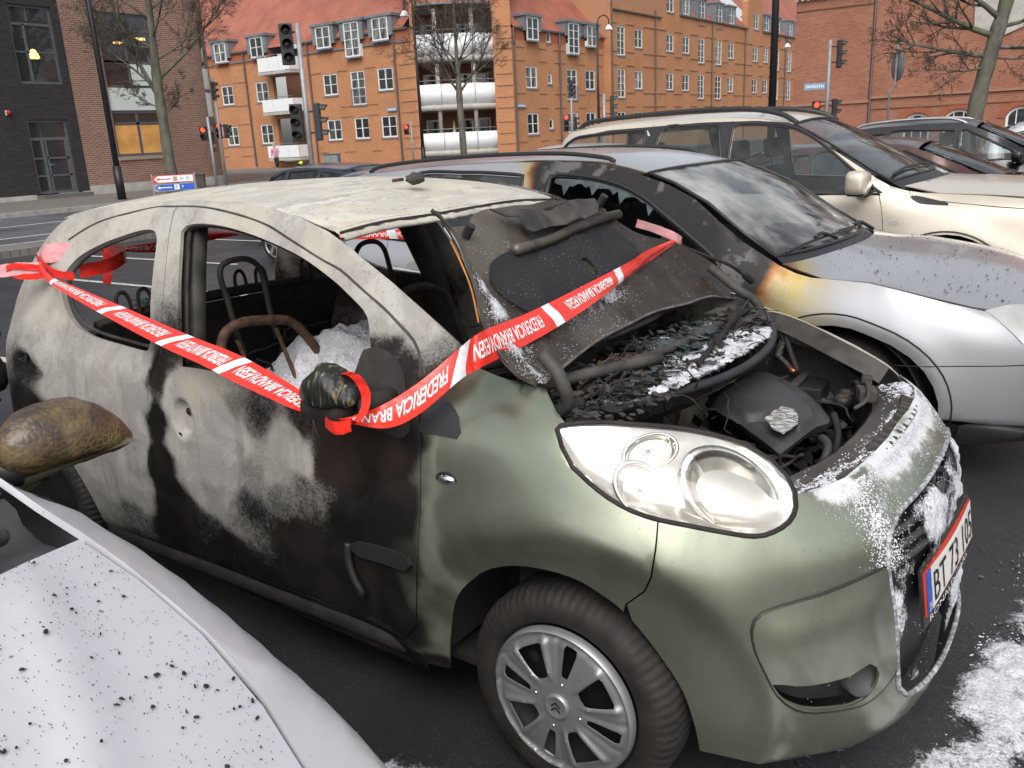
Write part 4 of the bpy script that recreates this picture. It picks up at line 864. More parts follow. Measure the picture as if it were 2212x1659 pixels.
# grille: dark backing, slats, chrome-less surround, towing bar
panel('grille_backing',offs(grille,-.03),lambda s,z:tuple(Vector(S(s,z))*1-Vector((.055,0,0))),m_plast,bumper,res=.05,thick=.004,out=(1,0,.1))
def gl(z,y0=-.38,y1=.38): return [Vector(C1.side(1.05+u,z))-Vector((.022,0,0)) for u in [(-.33+.66*i/20) for i in range(21)]]
for z,r in ((.665,.010),(.632,.010),(.60,.010)): tubeobj('grille_slat',gl(z),r,m_plastg,bumper,6)
loop_tube('grille_surround',offs(grille,.0),lambda s,z:tuple(Vector(S(s,z))+Vector((.001,0,0))),.0065,m_frim,bumper,0,n=8)
# two chevrons between the slats
for k,z in enumerate((.600,.645)):
    P_=[Vector(C1.side(1.05-.10,z)),Vector(C1.side(1.05,z+.055)),Vector(C1.side(1.05+.10,z))]; V=[];F=[]
    for p in P_: 
        for dz in (0,.026):
            for dx in (.0,.018): V.append(p+Vector((dx*.4-.022,0,dz*.6)))
    for i in (0,4): F+=[(i,i+4,i+5,i+1),(i+2,i+3,i+7,i+6),(i+1,i+5,i+7,i+3),(i,i+2,i+6,i+4)]
    F+=[(0,1,3,2),(8,10,11,9)]; obj('chevron_badge',V,F,m_plastg,bumper,smooth=False)
# licence plate with its text
m_pl=simple('plate_white',(.72,.70,.66),.4,var=.06,scale=5); m_plr=simple('plate_red',(.55,.05,.03),.5); m_plb=simple('plate_blue',(.02,.09,.42),.45); m_ink=simple('plate_black',(.012,.012,.012),.5)
PZ0,PZ1=.425,.540; PS0,PS1=.845,1.255
def pp(u,v,o=0):   # u 0..1 along the plate from the car's right, v 0..1 up
    y=-.252+.504*u; return (.682+.027*u+.006*(1-(2*u-1)**2)+.016*(.5-v)+o,y,PZ0+(PZ1-PZ0)*v)
plate=panel('licence_plate',rect(0,1,0,1),lambda u,v:pp(u,v),m_plr,car,res=.1,thick=.006,out=(1,0,0))
panel('plate_face',rect(.085,.988,.04,.96),lambda u,v:pp(u,v,.0012),m_pl,plate,res=.1,thick=.001,out=(1,0,0)); panel('country_band',rect(.012,.084,.04,.96),lambda u,v:pp(u,v,.0014),m_plb,plate,res=.1,thick=.001,out=(1,0,0))
panel('plate_holder',rect(-.02,1.02,-.28,1.08),lambda u,v:pp(u,v,-.007),m_plast,car,res=.1,thick=.006,out=(1,0,0))
def text3d(name,txt,fn,mat,parent,w=1.0,h=1.0,res=2,sub=0,bold=0):
    """lettering laid on fn(x,y), x in 0..w and y in 0..h for the cap height"""
    cu=bpy.data.curves.new('t','FONT'); cu.body=txt; cu.resolution_u=res; cu.offset=bold; o=bpy.data.objects.new('t',cu); COL.objects.link(o)
    dg_=bpy.context.evaluated_depsgraph_get(); me=bpy.data.meshes.new_from_object(o.evaluated_get(dg_)); bpy.data.objects.remove(o); bpy.data.curves.remove(cu)
    co=np.array([v.co[:] for v in me.vertices]); x0,x1=co[:,0].min(),co[:,0].max(); y0,y1=0,.73
    if sub:
        bm=bmesh.new(); bm.from_mesh(me); bmesh.ops.triangulate(bm,faces=bm.faces); bmesh.ops.subdivide_edges(bm,edges=[e for e in bm.edges if e.calc_length()>.12],cuts=sub,use_grid_fill=True); bm.to_mesh(me); bm.free(); co=np.array([v.co[:] for v in me.vertices])
    V=[fn((c[0]-x0)/(x1-x0)*w,(c[1]-y0)/(y1-y0)*h) for c in co]; F=[tuple(p.vertices) for p in me.polygons]; bpy.data.meshes.remove(me)
    return obj(name,V,F,mat,parent,smooth=False)
text3d('plate_text','BT 73 105',lambda x,y:pp(.115+x*.85,.16+y*.68,.0030),m_ink,plate,1,1)
text3d('country_letters','DK',lambda x,y:pp(.024+x*.05,.1+y*.2,.0030),m_pl,plate,1,1)
text3d('holder_text','RONALD CARS',lambda x,y:pp(.06+x*.8,-.22+y*.14,-.004),m_pl,plate,1,1)
# headlamp: gasket, silver housing with bowls, clear hazed lens
led=edist(light)
m_chrdk=simple('shaded_reflector',(.42,.41,.38),.12,1,var=.25,scale=30)
def lampset(fn,sg,rim=True):
    outv=(1,-.8*sg,.3)
    hl=empty('headlight'); hl.parent=car
    nrm=Vector((.62,-.62*sg,.48)).normalized()
    zin=lambda d:(lambda s,z:tuple(Vector(fn(s,z))-nrm*d))
    def depth(s,z): # dished housing
        return .004+.024*sst(0,.05,led(s,z))
    t=NT('lamp_housing'); c=t.mix(t.rng(t.noise(6,3),.3,.7),(.80,.79,.76),(.94,.93,.91)); t.set(base=t.mix(.0,c,c),metal=.75,rough=.2)
    panel('housing',offs(light,.006),lambda s,z:tuple(Vector(fn(s,z))-nrm*depth(s,z)),t.m,hl,res=.014,thick=.002,out=outv)
    fr=nrm.to_track_quat('Z','Y').to_matrix()
    for (s,z,rx,ry,rot,dp,mt) in ((LAMPS[0][0],LAMPS[0][1],.060,.036,.2,.016,m_chrome),(LAMPS[1][0]-.005,LAMPS[1][1],.108,.076,-.75,.020,m_chrome),(LAMPS[2][0],LAMPS[2][1]-.006,.066,.048,-.9,.018,m_chrome)):
        V,F=V0,F0=lathe([(0,-.045),(.3,-.040),(.6,-.026),(.85,-.008),(1,.004),(1.10,.006),(1.16,-.002)],'z',40); c0=Vector(fn(s,z))-nrm*dp
        rm=Matrix.Rotation(rot,3,'Z'); V=[fr@(rm@Vector((v[0]*rx,v[1]*ry,v[2]*1.0)))+c0 for v in V]; obj('reflector',V,F,[mt,m_chrdk],hl,mi=[1 if (sum(V0[i][1] for i in f)/len(f)>.12*(1 if rx>.1 else 9)) else 0 for f in F])
        V,F=lathe([(0,.012),(.008,.008),(.011,-.01),(.011,-.04)],'z',14); V=[fr@Vector(v)+c0-nrm*.02 for v in V]; obj('bulb',V,F,simple('amber_glass',(.75,.25,.05),.2) if rx==.066 else m_chrome,hl)
    # hazed clear lens
    g=NT('hazed_lens'); tr=g.n('BsdfTransparent'); tr.inputs[0].default_value=(.97,.96,.93,1); gl_=g.n('BsdfGlossy'); gl_.inputs['Roughness'].default_value=.06
    df=g.n('BsdfDiffuse'); hz_=g.mix(g.rng(g.noise(7,4),.4,.7),(.80,.79,.76),(.55,.46,.36)); g.l(hz_,df.inputs[0]); fr_=g.n('Fresnel'); fr_.inputs[0].default_value=1.5
    m1=g.n('MixShader'); g.l(g.math('ADD',fr_.outputs[0],.05),m1.inputs[0]); g.l(tr.outputs[0],m1.inputs[1]); g.l(gl_.outputs[0],m1.inputs[2]); m2=g.n('MixShader'); g.l(g.rng(g.noise(5,5),.3,.8,.04,.26),m2.inputs[0]); g.l(m1.outputs[0],m2.inputs[1]); g.l(df.outputs[0],m2.inputs[2]); g.l(m2.outputs[0],g.out.inputs[0])
    panel('lens',offs(light,.004),lambda s,z:tuple(Vector(fn(s,z))+nrm*.008*sst(0,.05,led(s,z))),g.m,hl,res=.018,thick=0,out=outv)
    tubeobj('gasket',[Vector(fn(*p))-nrm*.001 for p in offs(light,.001)],.006,m_char,hl,6,True)
    return hl
lampset(S,1)
panel('burnt_headlight',offs(light,.002),lambda s,z:tuple(Vector(C1.mir(s,z))-Vector((.002,.004,0))),m_burn,car,res=.03,thick=.004,out=(1,.8,.3),col=lambda v,P:(.95,.5,.9))

# side repeater, mouldings, lock holes
V,F=lathe([(0,.010),(.5,.008),(.85,.004),(1,-.003)],'z',24); p_=Vector(S(*REP[0])); V=[Vector((p_.x+v[0]*.026,p_.y-v[2]*1.0,p_.z+v[1]*.014)) for v in V]; obj('side_repeater',V,[f[::-1] for f in F],m_chrome,wingN)
V=[Vector((v.x,v.y,v.z)) for v in V]; 
V,F=lathe([(1,0),(1.25,.002),(1.3,-.004)],'z',24); V=[Vector((p_.x+v[0]*.026,p_.y-v[2],p_.z+v[1]*.014)) for v in V]; obj('repeater_bezel',V,[f[::-1] for f in F],m_char,wingN)
panel('door_moulding',sm(MOULD,.015),lambda s,z:tuple(Vector(S(s,z))+Vector((0,-.012,0))),m_plast,doorN,res=.02,thick=.014,out=(0,-1,0))
tubeobj('melted_trim_strip',[(-.655,-.815,.535),(-.655,-.82,.49),(-.640,-.822,.44),(-.62,-.818,.40),(-.628,-.812,.385)],.011,m_plast,doorN,6,sm_=4)
def spot(name,s,z,rs,rz,parent,off=.0,mat=None,seed=0,fn=S,dy=.001):
    pts=[(s+rs*math.cos(a)*(1+.22*fbm(a*1.3,seed)),z+rz*math.sin(a)*(1+.22*fbm(a*1.3,seed+5))) for a in [2*PI*i/18 for i in range(18)]]
    return panel(name,pts,lambda u,v:tuple(Vector(fn(u,v))+Vector((0,-dy+off,0))),mat or m_dark,parent,res=.02,thick=.002,out=(0,-1,0))
spot('lock_hole',-1.347,.797,.011,.011,doorN,.0165,seed=1); spot('lock_hole',-1.381,.716,.011,.013,doorN,.002,seed=2); spot('handle_hole',-2.262,.862,.008,.012,body,.015,seed=3); spot('handle_hole',-2.264,.842,.005,.005,body,.017,seed=4); spot('bolt_hole',-1.31,.772,.006,.006,doorN,.018,m_rust,5)
# black mirror triangle and sill
panel('mirror_base',sm([(-.636,1.05),(-.60,1.06),(-.545,1.035),(-.488,.975),(-.44,.90),(-.45,.86),(-.55,.87),(-.64,.90)],.02),lambda s,z:tuple(Vector(S(s,z))+Vector((0,-.006+.01*fbm(s*20,z*20),0))),m_char,doorN,res=.02,thick=.02,out=(0,-1,0))
WMOLD=[(-.412,.878,1),(-.412,.945),(-.385,.955),(-.347,.946),(-.308,.922),(-.288,.892),(-.298,.876,1)]
panel('wing_moulding',sm(WMOLD,.02),lambda s,z:tuple(Vector(S(s,z))+Vector((0,-.003,0))),m_plast,wingN,res=.02,thick=.004,out=(0,-1,0))
tubeobj('sill',[(x,-.745,.235) for x in (-.45,-.8,-1.2,-1.6,-1.98)],.035,m_char,body,10)
# inner floor, far sill, bulkhead tub
def boxp(name,mat,*bs,parent=car,bevel=.006):
    bm=bmesh.new()
    for b in bs: box(bm,*b)
    return bmobj(name,bm,mat,parent,bevel=bevel)
boxp('floor_pan',m_char,((-1.3,0,.22),(2.6,1.42,.03)))
V,F=grid(lambda u,v:(-.42+.08*math.sin(v*PI),-.66+1.32*v,.2+u*.72+.02*fbm(u*5,v*8)),10,16); obj('bulkhead',V,F,m_char,car)
# roof with its burnt front lip
def ct(x,v): return C1.top(x,v)
def rcol(v,P):
    e=sst(-1.05,-.87,v[0]); n=fbm(v[0]*6,v[1]*6,3); b=burn(v[0],1.43)
    return (.97-.1*abs(n),.0,.35+.35*e+.2*n)
rf_=[(-.853,-.97),(-.85,-.667),(-.834,-.336),(-.836,.078),(-.844,.533),(-.841,.861),(-.853,.97)]
roof_out=sm([(p[0],p[1]*.62) for p in rf_],.03,False)
def ctu(x,w): return C1.top(x,w/.62)
ro=dedupe(roof_out+[(x,.615) for x in (-1.0,-1.3,-1.6,-1.9,-2.1,-2.3)]+[(-2.42,.56),(-2.47,.3),(-2.48,0),(-2.47,-.3),(-2.42,-.56)]+[(x,-.615) for x in (-2.3,-2.1,-1.9,-1.6,-1.3,-1.0)])
def roofmat2():
    t=NT('burnt_roof'); n2=t.noise(5,5,.6,stretch=(1,.6,1),dist=1); n1=t.noise(30,5,.6,stretch=(1,.45,1)); pt=t.rng(t.noise(16,4,.6,stretch=(1,.4,1)),.52,.60)
    a=t.n('Attribute'); a.attribute_name='Col'; sp=t.n('SeparateColor'); t.l(a.outputs['Color'],sp.inputs[0])
    c=t.mix(t.rng(n2,.35,.65),(.44,.42,.38),(.60,.57,.49)); c=t.mix(t.math('MULTIPLY',pt,t.rng(n2,.42,.58,.05,.75)),c,(.30,.29,.30)); c=t.mix(t.math('MULTIPLY',sp.outputs[2],t.rng(n1,.45,.7,0,.5)),c,(.50,.40,.26)); c=t.mix(t.rng(t.voro(45),.0,.12,.5,0),c,(.28,.27,.26))
    c=t.mix(t.rng(t.noise(75,5,.65,stretch=(1,.5,1)),.57,.66,0,.75),c,(.24,.23,.235)); c=t.mix(t.rng(t.noise(3,5,.6,dist=1.5),.5,.62,0,.45),c,(.52,.46,.33)); t.set(base=c,rough=.62); t.bump(n1,.25,.003); return t.m
m_roofb=roofmat2()
roof=panel('roof',ro,ctu,m_roofb,car,res=.03,thick=.004,out=(0,0,1),col=rcol)
# front header: pale lip below the roof with broken bonding left black
hp=[Vector(ctu(*p)) for p in roof_out]
V=[];F=[]
for i,p in enumerate(hp):
    wv=.006*fbm(i*.9,2); V+=[p+Vector((.0,0,-.001)),p+Vector((.02,0,-.010)),p+Vector((.045,0,-.024+wv)),p+Vector((.04,0,-.032)),p+Vector((-.05,0,-.04))]
for i in range(len(hp)-1):
    for j in range(4): F.append((i*5+j,i*5+5+j,i*5+6+j,i*5+1+j))
obj('windscreen_header',V,F,m_roofb,car,col=[(1,0,.8)]*len(V))
V=[];F=[]
for i in range(60):
    t_=i/59*(len(hp)-1); k=min(int(t_),len(hp)-2); p=hp[k].lerp(hp[k+1],t_-k)+Vector((.024,0,-.009)); r=max(.001,.011*(fbm(i*.55,8)+.35))
    V+=[p+Vector((-r*.7,0,.003)),p+Vector((r,0,-.002)),p+Vector((0,0,.005))]
for i in range(59): F+=[(i*3,i*3+3,i*3+5,i*3+2),(i*3+2,i*3+5,i*3+4,i*3+1)]
obj('burnt_adhesive',V,F,m_char,roof)
bm=bmesh.new(); bmesh.ops.create_icosphere(bm,subdivisions=3,radius=1)
for v in bm.verts:
    n_=1+.25*fbm(v.co.x*2,v.co.y*2,v.co.z*2); v.co=Vector((v.co.x*.030*n_-1.0,v.co.y*.034*n_-.03,v.co.z*.020*n_+1.448))
bmobj('aerial_base',bm,m_charg,car,smooth=True); tubeobj('aerial_wire',[(-1.03,-.06,1.447),(-1.04,-.10,1.445)],.006,m_rust,roof,5)
# far A post is part of bodyF; windscreen base cowl and seal
# ---- bonnet folded back: concave inner panel facing forward
H0=Vector((-.10,0,.95)); HU=Vector((-.4,0,.43)).normalized(); HN=Vector((.43,0,.4)).normalized()
def hood(y,t): 
    d=-.055*(1-(y/.66)**2)*sst(0,.12,t)*(1-.4*sst(.4,.6,t))+.018*fbm(y*4,t*4,2)+.006*fbm(y*15,t*15,8)
    d+=.045*sst(.50,.58,abs(y))*sst(.2,.45,t)
    # right (far) lower part sweeps forward
    return tuple(H0+HU*t+Vector((0,y,0))+HN*d)
hout=sm([(-.60,.575,1),(-.54,.565),(-.49,.554),(-.42,.552),(-.36,.585),(-.30,.60),(-.18,.61),(0,.60),(.115,.592),(.25,.575),(.34,.50),(.41,.43),(.50,.36),(.59,.28),(.66,.19),(.69,.10),(.66,.03),(.50,.09),(.34,.105),(.18,.13),(.0,.13),(-.20,.12),(-.42,.09),(-.60,.06),(-.68,.11),(-.665,.25),(-.615,.345),(-.59,.40),(-.572,.46),(-.565,.52)],.03)
hoodo=panel('bonnet',hout,hood,m_uhood,car,res=.02,thick=.006,out=tuple(HN))
pad=sm([(-.404,.438),(-.307,.454),(-.169,.455),(.025,.455),(.199,.466),(.30,.453),(.341,.406),(.335,.345),(.284,.316),(.074,.285),(-.106,.275),(-.25,.262),(-.36,.225),(-.42,.26),(-.46,.31),(-.48,.344),(-.476,.377),(-.445,.41)],.02)
panel('insulation_pad',pad,lambda y,t:tuple(Vector(hood(y,t))+HN*(.008+.006*fbm(y*9,t*9,4))),m_pad,hoodo,holes=[sm([(.0,.375),(.03,.38),(.05,.34),(.035,.305),(.005,.31)],.02)],res=.018,thick=.007,out=tuple(HN))
flap=[(-.302,.585),(-.252,.549),(-.202,.542),(-.20,.50),(-.172,.488),(-.08,.492),(-.009,.482),(.11,.49),(.20,.50),(.235,.525),(.225,.548),(.10,.56),(-.06,.555),(-.178,.567)]
panel('buckled_brace',flap,lambda y,t:tuple(Vector(hood(y,t))+HN*(.035+.02*fbm(y*8,t*8,7)+.10*(.56-t))),m_charg,hoodo,res=.02,thick=.004,out=tuple(HN))
tubeobj('brace_edge',[Vector(hood(y,.47+.02*math.sin(y*5)))+HN*.018 for y in [(-.3+.66*i/16) for i in range(17)]],.016,m_uhood,hoodo,8)
for (y,t_) in ((-.459,.52),(.30,.545)):
    bm=bmesh.new(); a_=Vector(hood(y,t_)); cyl(bm,a_,a_+HN*.03+Vector((0,0,.01)),.013,n=12); bmobj('rubber_buffer',bm,m_plast,hoodo)
tubeobj('edge_seam',[Vector(hood(*p))+HN*.002 for p in hout[:1]]+[Vector(hood(*p))+HN*.002 for p in [(-.565,.52),(-.572,.46),(-.59,.40),(-.615,.345),(-.665,.25),(-.68,.16),(-.64,.06)]],.004,m_charg,hoodo,6,sm_=5)
tubeobj('orange_seal',[Vector(hood(*p))-HN*.02-Vector((0,.0,0)) for p in [(-.56,.50),(-.575,.44),(-.60,.36),(-.65,.27)]],.003,simple('orange_bead',(.45,.18,.03),.6),hoodo,5,sm_=5)
tubeobj('hinge_arm',[(-.16,-.58,1.06),(-.12,-.58,1.02),(-.10,-.58,.98),(-.10,-.57,.94),(-.13,-.57,.91)],.018,m_charg,hoodo,8,sm_=5)
tubeobj('hinge_arm',[(-.20,.56,1.10),(-.15,.57,1.06),(-.10,.58,1.02),(-.05,.59,.99),(-.03,.6,.95),(-.05,.6,.92)],.016,m_charg,hoodo,8,sm_=5)
tubeobj('bonnet_stay',[(-.40,.60,1.19),(-.32,.74,1.12),(-.24,.86,1.06),(-.20,.94,1.0)],.007,m_char,hoodo,6,sm_=4)
bm=bmesh.new(); cyl(bm,(-.205,.93,1.01),(-.19,.965,.985),.014,n=8); bmobj('stay_clip',bm,m_char,hoodo)
# ---- cowl, engine bay
V,F=grid(lambda u,v:((-.22+.06*math.sin(v*PI))*(1-u)+(-.06+.17*math.sin(v*PI)**.9)*u,-.62+1.26*v,.875-.06*math.sin(u*PI)+.012*fbm(u*6,v*14,1)),10,40); cowl=obj('scuttle_tray',V,F,m_char,car)
tubeobj('scuttle_seal',[(-.15,-.56,.895),(-.10,-.47,.885),(-.045,-.36,.88),(.03,-.17,.88),(.08,0,.88),(.10,.16,.885),(.09,.34,.89),(.05,.50,.90),(-.01,.62,.915),(-.04,.66,.93)],.014,m_plast,cowl,10,sm_=6)
tubeobj('scuttle_rail',[(-.30,-.60,.95),(-.20,-.35,.94),(-.12,0,.935),(-.10,.35,.935),(-.12,.62,.94)],.013,m_charg,cowl,8,sm_=6)
tubeobj('screen_frame',[(-.36,-.60,1.0),(-.27,-.3,.99),(-.24,0,.985),(-.25,.3,.99),(-.34,.6,1.0)],.009,m_char,cowl,8,sm_=6)
tubeobj('dash_beam',[(-.55,-.66,.86),(-.5,-.3,.9),(-.5,.2,.9),(-.55,.68,.86)],.045,m_char,car,10,sm_=4)
def shards(name,mat,n,cx,cy,cz,sx,sy,sz,s0,s1,parent,seed,flat=.6):
    rnd=random.Random(seed); V=[];F=[]
    for i in range(n):
        c=Vector((cx+sx*rnd.uniform(-1,1),cy+sy*rnd.uniform(-1,1),cz+sz*rnd.uniform(-1,1))); s=rnd.uniform(s0,s1)
        a=Vector((rnd.gauss(0,1),rnd.gauss(0,1),rnd.gauss(0,1)*(1-flat))).normalized(); b=a.cross(Vector((rnd.gauss(0,.3),rnd.gauss(0,.3),1))).normalized(); k=len(V)
        m=rnd.choice((4,5,6))
        for j in range(m):
            an=2*PI*j/m+rnd.uniform(-.3,.3); r=s*rnd.uniform(.5,1.1); V.append(c+a*r*math.cos(an)+b*r*math.sin(an)*.7)
        nn=a.cross(b)*.003
        for j in range(m): V.append(V[k+j]-nn)
        F.append(tuple(k+j for j in range(m))); F.append(tuple(k+m+j for j in range(m-1,-1,-1)))
        for j in range(m): F.append((k+j,k+m+j,k+m+(j+1)%m,k+(j+1)%m))
    return obj(name,V,F,mat,parent,smooth=False)
m_glassb=simple('sooty_glass',(.05,.065,.068),.25,var=.5,scale=20,spec=.8)
tag(shards('glass_and_plastic_debris',m_glassb,70,-.10,.22,.925,.06,.17,.02,.015,.05,cowl,3,.85),kind='stuff')
tag(shards('burnt_plastic_debris',m_charg,60,-.08,.50,.935,.07,.10,.03,.015,.05,cowl,4,.6),kind='stuff')
tag(shards('burnt_dash_debris',m_char,160,-.42,.05,.86,.13,.55,.06,.02,.07,car,5,.4),kind='stuff')
tag(shards('burnt_cowl_debris',m_char,90,-.12,-.40,.885,.08,.18,.02,.015,.05,cowl,6,.6),kind='stuff')
def heap(name,mat,fn,nu,nv,parent): V,F=grid(fn,nu,nv); return tag(obj(name,V,F,mat,parent),kind='stuff')
# dry foam lying in the tray: thin ragged heaps
def foamheap(name,poly,z0,h,parent,res=.010,seed=0,slope=(0,0),cut=.0,mat=None,surf=None,rag=.5):
    P=sm(poly,.02); v,f=tri2d(P,(),res); B=np.array(P); c=B.mean(0); V=[]
    hh=[]
    for p in v:
        e=np.sqrt(((B-p)**2).sum(1)).min(); n_=fbm(p[0]*16,p[1]*16,seed)+.5*fbm(p[0]*60,p[1]*60,seed+3)
        q=h*(min(1,e/.05)**.6)*(.45+.75*n_)-rag*h*(1-min(1,e/.045)); hh.append(q)
        if surf: V.append(surf(p[0],p[1],q))
        else: V.append((p[0],p[1],z0+slope[0]*(p[0]-c[0])+slope[1]*(p[1]-c[1])+q))
    hh=np.array(hh); F=[tuple(int(i) for i in t) for t in f if hh[list(t)].max()>cut]
    return tag(obj(name,V,F,mat or m_foam,parent),kind='stuff')
fd=empty('foam_in_scuttle',(0,0,0)); bpy.data.objects.remove(fd)
tag(foamheap('foam_heap',[(.0,-.38),(.06,-.22),(.080,-.05),(.088,.10),(.085,.30),(.06,.46),(.0,.56),(-.10,.60),(-.20,.52),(-.22,.35),(-.19,.18),(-.10,.08),(-.06,.0),(-.06,-.14),(-.06,-.32)],.897,.022,None,res=.006,seed=1,cut=.009),'white dried foam heaped in the tray behind the open engine bay','foam',kind='stuff')
tubeobj('wiper_arm',[(-.04,.52,.97),(-.05,.40,.958),(-.02,.22,.945),(.0,.08,.935),(.02,-.05,.925)],.009,m_char,cowl,6,sm_=4)
tubeobj('wiper_arm',[(-.06,.54,.972),(-.055,.44,.965),(-.05,.36,.958)],.017,m_char,cowl,6)
tubeobj('linkage_bar',[(-.30,-.56,.93),(-.22,-.42,.94),(-.14,-.22,.94),(-.10,-.05,.93)],.018,m_charg,cowl,6,sm_=4)
tag(shards('charred_flakes',m_charg,420,-.10,.02,.905,.14,.60,.018,.006,.026,cowl,61,.8),kind='stuff')
tag(shards('charred_flakes',m_glassb,260,-.16,.05,.915,.10,.45,.02,.005,.022,cowl,62,.85),kind='stuff')
tag(shards('rusted_wire_mass',m_rust,60,-.22,-.28,.90,.06,.16,.03,.006,.03,cowl,16,.2),kind='stuff')
# pale inner far door / dashboard remains behind
tubeobj('rusted_duct',[(-.42,.36,.97),(-.38,.44,.98),(-.33,.52,.97)],.035,m_rust,car,10,sm_=3)
# bay
boxp('engine_bay_floor',m_char,((.08,0,.34),(.60,1.0,.02)))
for sg in (-1,1):
    V,F=grid(lambda u,v:(-.22+.62*u,sg*(.66-.10*u*u*u-.04*math.sin(v*PI)),.35+.52*v-.16*u*u*v),14,6); obj('inner_wing',V,F,m_char,car)
    # flat rail on top of the wing edge
    ft=spl3([(p[0],p[1],0) for p in FTOP[2:4]+FTOP[4:6]+LIGHT[1:9]],3)
    V,F=grid(lambda u,v:((lambda p:(p[0]-.02*v,(sg)*(abs(p[1])-.006-.035*v),p[2]-.006-.045*v))(C1.side(*ft[min(int(u*(len(ft)-1)),len(ft)-1)][:2]))),len(ft),4); obj('wing_rail',V,F,m_charg,car)
cov=sm([(-.02,.10),(-.03,.30),(-.015,.47),(.04,.505),(.15,.42),(.245,.30),(.345,.12),(.328,.04),(.318,-.08),(.308,-.205,1),(.26,-.15),(.20,-.09),(.13,-.02),(.05,.05)],.02)
ced=edist(cov)
def covz(x,y): return .755+.012*sst(0,.02,ced(x,y))
cv=panel('engine_cover',cov,lambda x,y:(x,y,covz(x,y)),m_plastg,car,res=.012,thick=.03,out=(0,0,1))
dom=sm([(.0,.085),(.0,.33),(.03,.40),(.11,.37),(.22,.25),(.315,.10),(.325,.03),(.312,-.045),(.28,-.03),(.25,.02),(.225,.04),(.205,.0),(.16,-.03),(.10,-.02),(.04,.03)],.015)
ded=edist(dom)
panel('raised_dome',dom,lambda x,y:(x,y,covz(x,y)+.022*sst(0,.022,ded(x,y))),m_plastg,cv,res=.008,thick=.002,out=(0,0,1))
tubeobj('cover_groove',[(x,y,.778) for x,y in [(.0,.34),(.06,.36),(.14,.29),(.23,.19),(.31,.07)]],.003,m_char,cv,5,sm_=5)
st_=NT('torn_foil'); fo=st_.mix(st_.rng(st_.noise(30,3,stretch=(1,6,1)),.4,.6),(.75,.74,.72),(.16,.12,.07)); st_.set(base=fo,rough=.22,metal=.5)
stk=sm([(.215,-.054,1),(.222,.07,1),(.262,.055),(.289,.01,1),(.308,-.06,1),(.30,-.15,1),(.267,-.132,1)],.02); panel('foil_sticker',stk,lambda x,y:(x,y,.793+.006*fbm(x*30,y*30)+.0*x),st_.m,cv,res=.01,thick=.001,out=(0,0,1))
boxp('battery',m_plast,((.13,.60,.64),(.17,.24,.18),.05)); boxp('battery_clamp',m_charg,((.13,.60,.738),(.03,.26,.012),.05),((.18,.66,.745),(.03,.05,.02)))
for (x,y,z,r,h_) in ((.300,.475,.71,.026,.03),(.315,.385,.715,.030,.035)):
    V,F=lathe([(0,h_),(r*.7,h_),(r,h_*.8),(r,0),(r*.8,0),(r*.8,-.18)],'z',20); V=[(v[0]+x,v[1]+y,v[2]+z) for v in V]; o=obj('reservoir_cap',V,[f for f in F],m_plast,car)
    V,F=lathe([(0,h_+.002),(r*.55,h_+.002),(r*.6,h_-.001)],'z',16); V=[(v[0]+x,v[1]+y,v[2]+z) for v in V]; obj('cap_disc',V,F,m_rust if h_>.03 else m_charg,o)
tubeobj('cross_strut',[(-.05,.70,.80),(.02,.70,.78),(.10,.68,.765),(.16,.66,.75)],.022,m_charg,car,8)
V,F=lathe([(0,.0),(.05,.0),(.062,-.01),(.064,-.09),(.055,-.09)],'z',24); q_=Vector((.35,-.75,.35)).to_track_quat('Z','Y').to_matrix(); V=[q_@Vector(v)+Vector((.20,-.20,.71)) for v in V]; obj('intake_pipe',V,F,m_plast,car)
V,F=lathe([(.0,-.02),(.040,-.02),(.046,.001)],'z',24); V=[q_@Vector(v)+Vector((.203,-.204,.715)) for v in V]; obj('intake_mouth',V,F,m_dark,car)
rnd=random.Random(11)
for i,(a,b,c,r) in enumerate([((.02,-.30,.68),(.10,-.22,.62),(.12,-.10,.60),.022),((-.03,-.42,.70),(.05,-.36,.66),(.14,-.34,.60),.016),((.05,.62,.90),(.08,.58,.84),(.12,.56,.76),.010),((.0,.66,.90),(.04,.64,.86),(.05,.56,.80),.013),((.24,.42,.62),(.30,.44,.64),(.35,.36,.62),.012),((.33,.22,.74),(.36,.16,.70),(.37,.08,.62),.011),((.16,.48,.70),(.24,.52,.68),(.30,.56,.66),.010),((.38,.30,.76),(.36,.36,.80),(.33,.42,.78),.008),((.40,.36,.78),(.37,.44,.77),(.38,.50,.72),.008),((.34,.06,.72),(.37,.02,.71),(.37,-.05,.66),.013),((.10,-.30,.58),(.2,-.28,.56),(.3,-.3,.56),.02),((.0,-.1,.6),(.1,-.12,.6),(.2,-.1,.55),.018)]):
    tubeobj('hose',[a,b,c],r,m_char if i%3 else m_plastg,car,8,sm_=6)
tubeobj('burnt_cable',[(.03,.62,.88),(.06,.60,.85),(.05,.57,.81),(.09,.55,.78),(.11,.53,.765)],.009,m_charg,car,6,sm_=5)
tubeobj('copper_wire',[(.10,.535,.775),(.12,.525,.768)],.007,simple('bare_copper',(.45,.15,.07),.4,.6),car,6)
tubeobj('wire',[(.03,.62,.885),(.09,.63,.89),(.13,.60,.885)],.003,m_rust,car,5,sm_=5)
tag(shards('engine_bay_clutter',m_char,150,.12,.0,.60,.22,.50,.06,.02,.06,car,7,.2),kind='stuff')
tag(shards('engine_bay_clutter',m_plastg,40,.20,.48,.62,.14,.14,.07,.015,.04,car,8,.2),kind='stuff')
